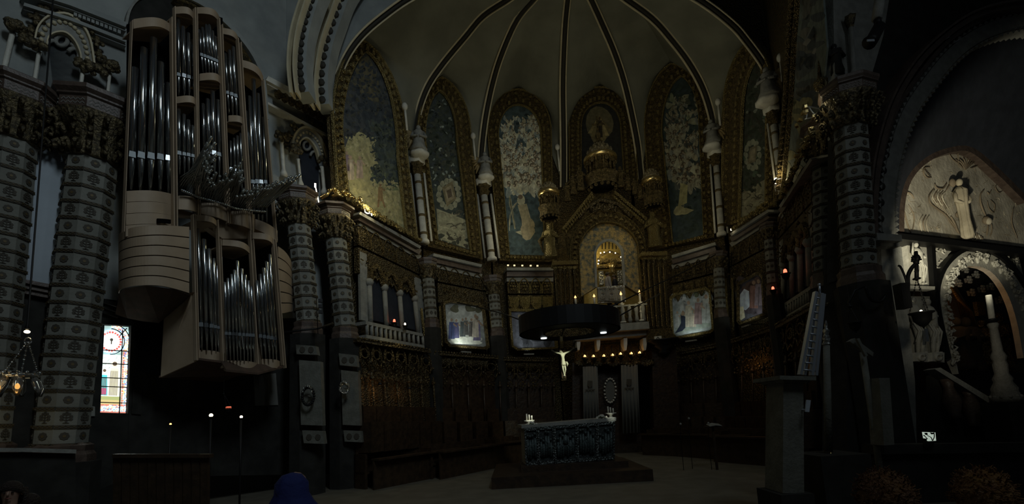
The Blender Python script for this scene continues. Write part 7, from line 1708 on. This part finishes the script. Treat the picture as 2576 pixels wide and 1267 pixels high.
for i in range(20): mb.ball(PY(2058 + i * 2.2, 212 + 6 * math.sin(i * 1.7), 10.5), .12, 6, 4)
mb.build('ribs', M['goldr'], t); mb = MB(); mb.bar(YPlane(10.6), [(2036, 98), (2068, 34)], 11, 0, .2); mb.bar(YPlane(10.6), [(2058, 120), (2080, 70)], 8, 0, .2); mb.build('pale_mouldings', M['stone'], t)
mb = MB(); p = PY(2108, 190, 10.3); h = PY(2108, 110, 10.3).z - p.z; o = figurine(p, h, 'dark', 'gallery_statue', None, 2); o['kind'] = 'thing'; o['category'] = 'statue'; o['label'] = 'dark statue standing on the gallery beside the slender colonnette'
# ================================================================ CHOIR BENCHES IN THE GLOOM
def bench(cx, cy, L, rz, lab, grp):
    t = thing('choir_bench', lab, 'bench', (cx, cy, 0), grp); m = Matrix.Rotation(rz, 3, 'Z'); b = lambda x, y, z_: Vector((cx, cy, 0)) + m @ Vector((x, y, z_))
    mb = MB(); mb.box(b(0, 0, .45), (L, .45, .06), rz); mb.build('seat', M['stall'], t); mb = MB(); mb.box(b(0, .22, .75), (L, .06, .6), rz); mb.build('backrest', M['stall'], t)
    for sx in (-1, 1): mb = MB(); mb.box(b(sx * (L / 2 - .04), .0, .5), (.08, .5, 1.0), rz); mb.build('end_panel', M['stall'], t)
    mb = MB(); mb.box(b(0, -.7, .85), (L, .35, .05), rz); mb.box(b(0, -.62, .42), (L, .05, .84), rz); mb.build('kneeler_desk', M['stall'], t)
for (cx, cy, L, rz, lab) in ((-3.6, 15.2, 3.6, .95, 'dark choir bench nearest the apse entrance column'), (-2.0, 16.6, 3.4, .95, 'second dark choir bench, towards the nativity picture'), (-.9, 18.6, 2.4, .7, 'dark choir bench deepest behind the altar on the organ side'),
        (7.9, 14.6, 3.2, -1.1, 'dark choir bench nearest the ladder pedestal'), (7.4, 16.8, 3.2, -1.1, 'second dark choir bench, towards the man with raised arms picture'), (6.4, 18.6, 2.4, -.9, 'dark choir bench deepest behind the altar on the ladder side')): bench(cx, cy, L, rz, lab, None)
for i, (x, y, Y) in enumerate([(1733, 1052, 14.2), (1712, 1066, 14.0), (1782, 1064, 13.8)]):
    c = PY(x, y, Y); t = thing('reading_light', ['tiny pale reading light on the bench, nearest the altar', 'small dim reading light lowest on the ladder side benches', 'reading light beside an open white book on the benches'][i], 'light', c); mb = MB(); mb.ball(c, .04, 6, 4); mb.build('bulb', M['stone'], t); mb = MB(); mb.tube([c, Vector((c.x, c.y + .1, c.z - .35)), Vector((c.x, c.y + .1, .0))], .01, 4); mb.build('stem', M['iron'], t)
c = PY(1797, 1070, 13.7); t = thing('open_book', 'open white book lying on a dark bench desk', 'book', c); mb = MB(); mb.prism([c + Vector((-.18, -.1, 0)), c + Vector((0, -.1, .03)), c + Vector((0, .14, .08)), c + Vector((-.18, .14, .05))], Vector((0, 0, -.02))); mb.prism([c + Vector((0, -.1, .03)), c + Vector((.18, -.1, 0)), c + Vector((.18, .14, .05)), c + Vector((0, .14, .08))], Vector((0, 0, -.02))); mb.build('pages', M['stone'], t); mb = MB(); mb.box((c.x, c.y + .1, c.z - .03), (.5, .3, .03)); mb.box((c.x, c.y + .12, c.z / 2 - .02), (.06, .06, c.z - .05)); mb.build('book_rest', M['stall'], t)
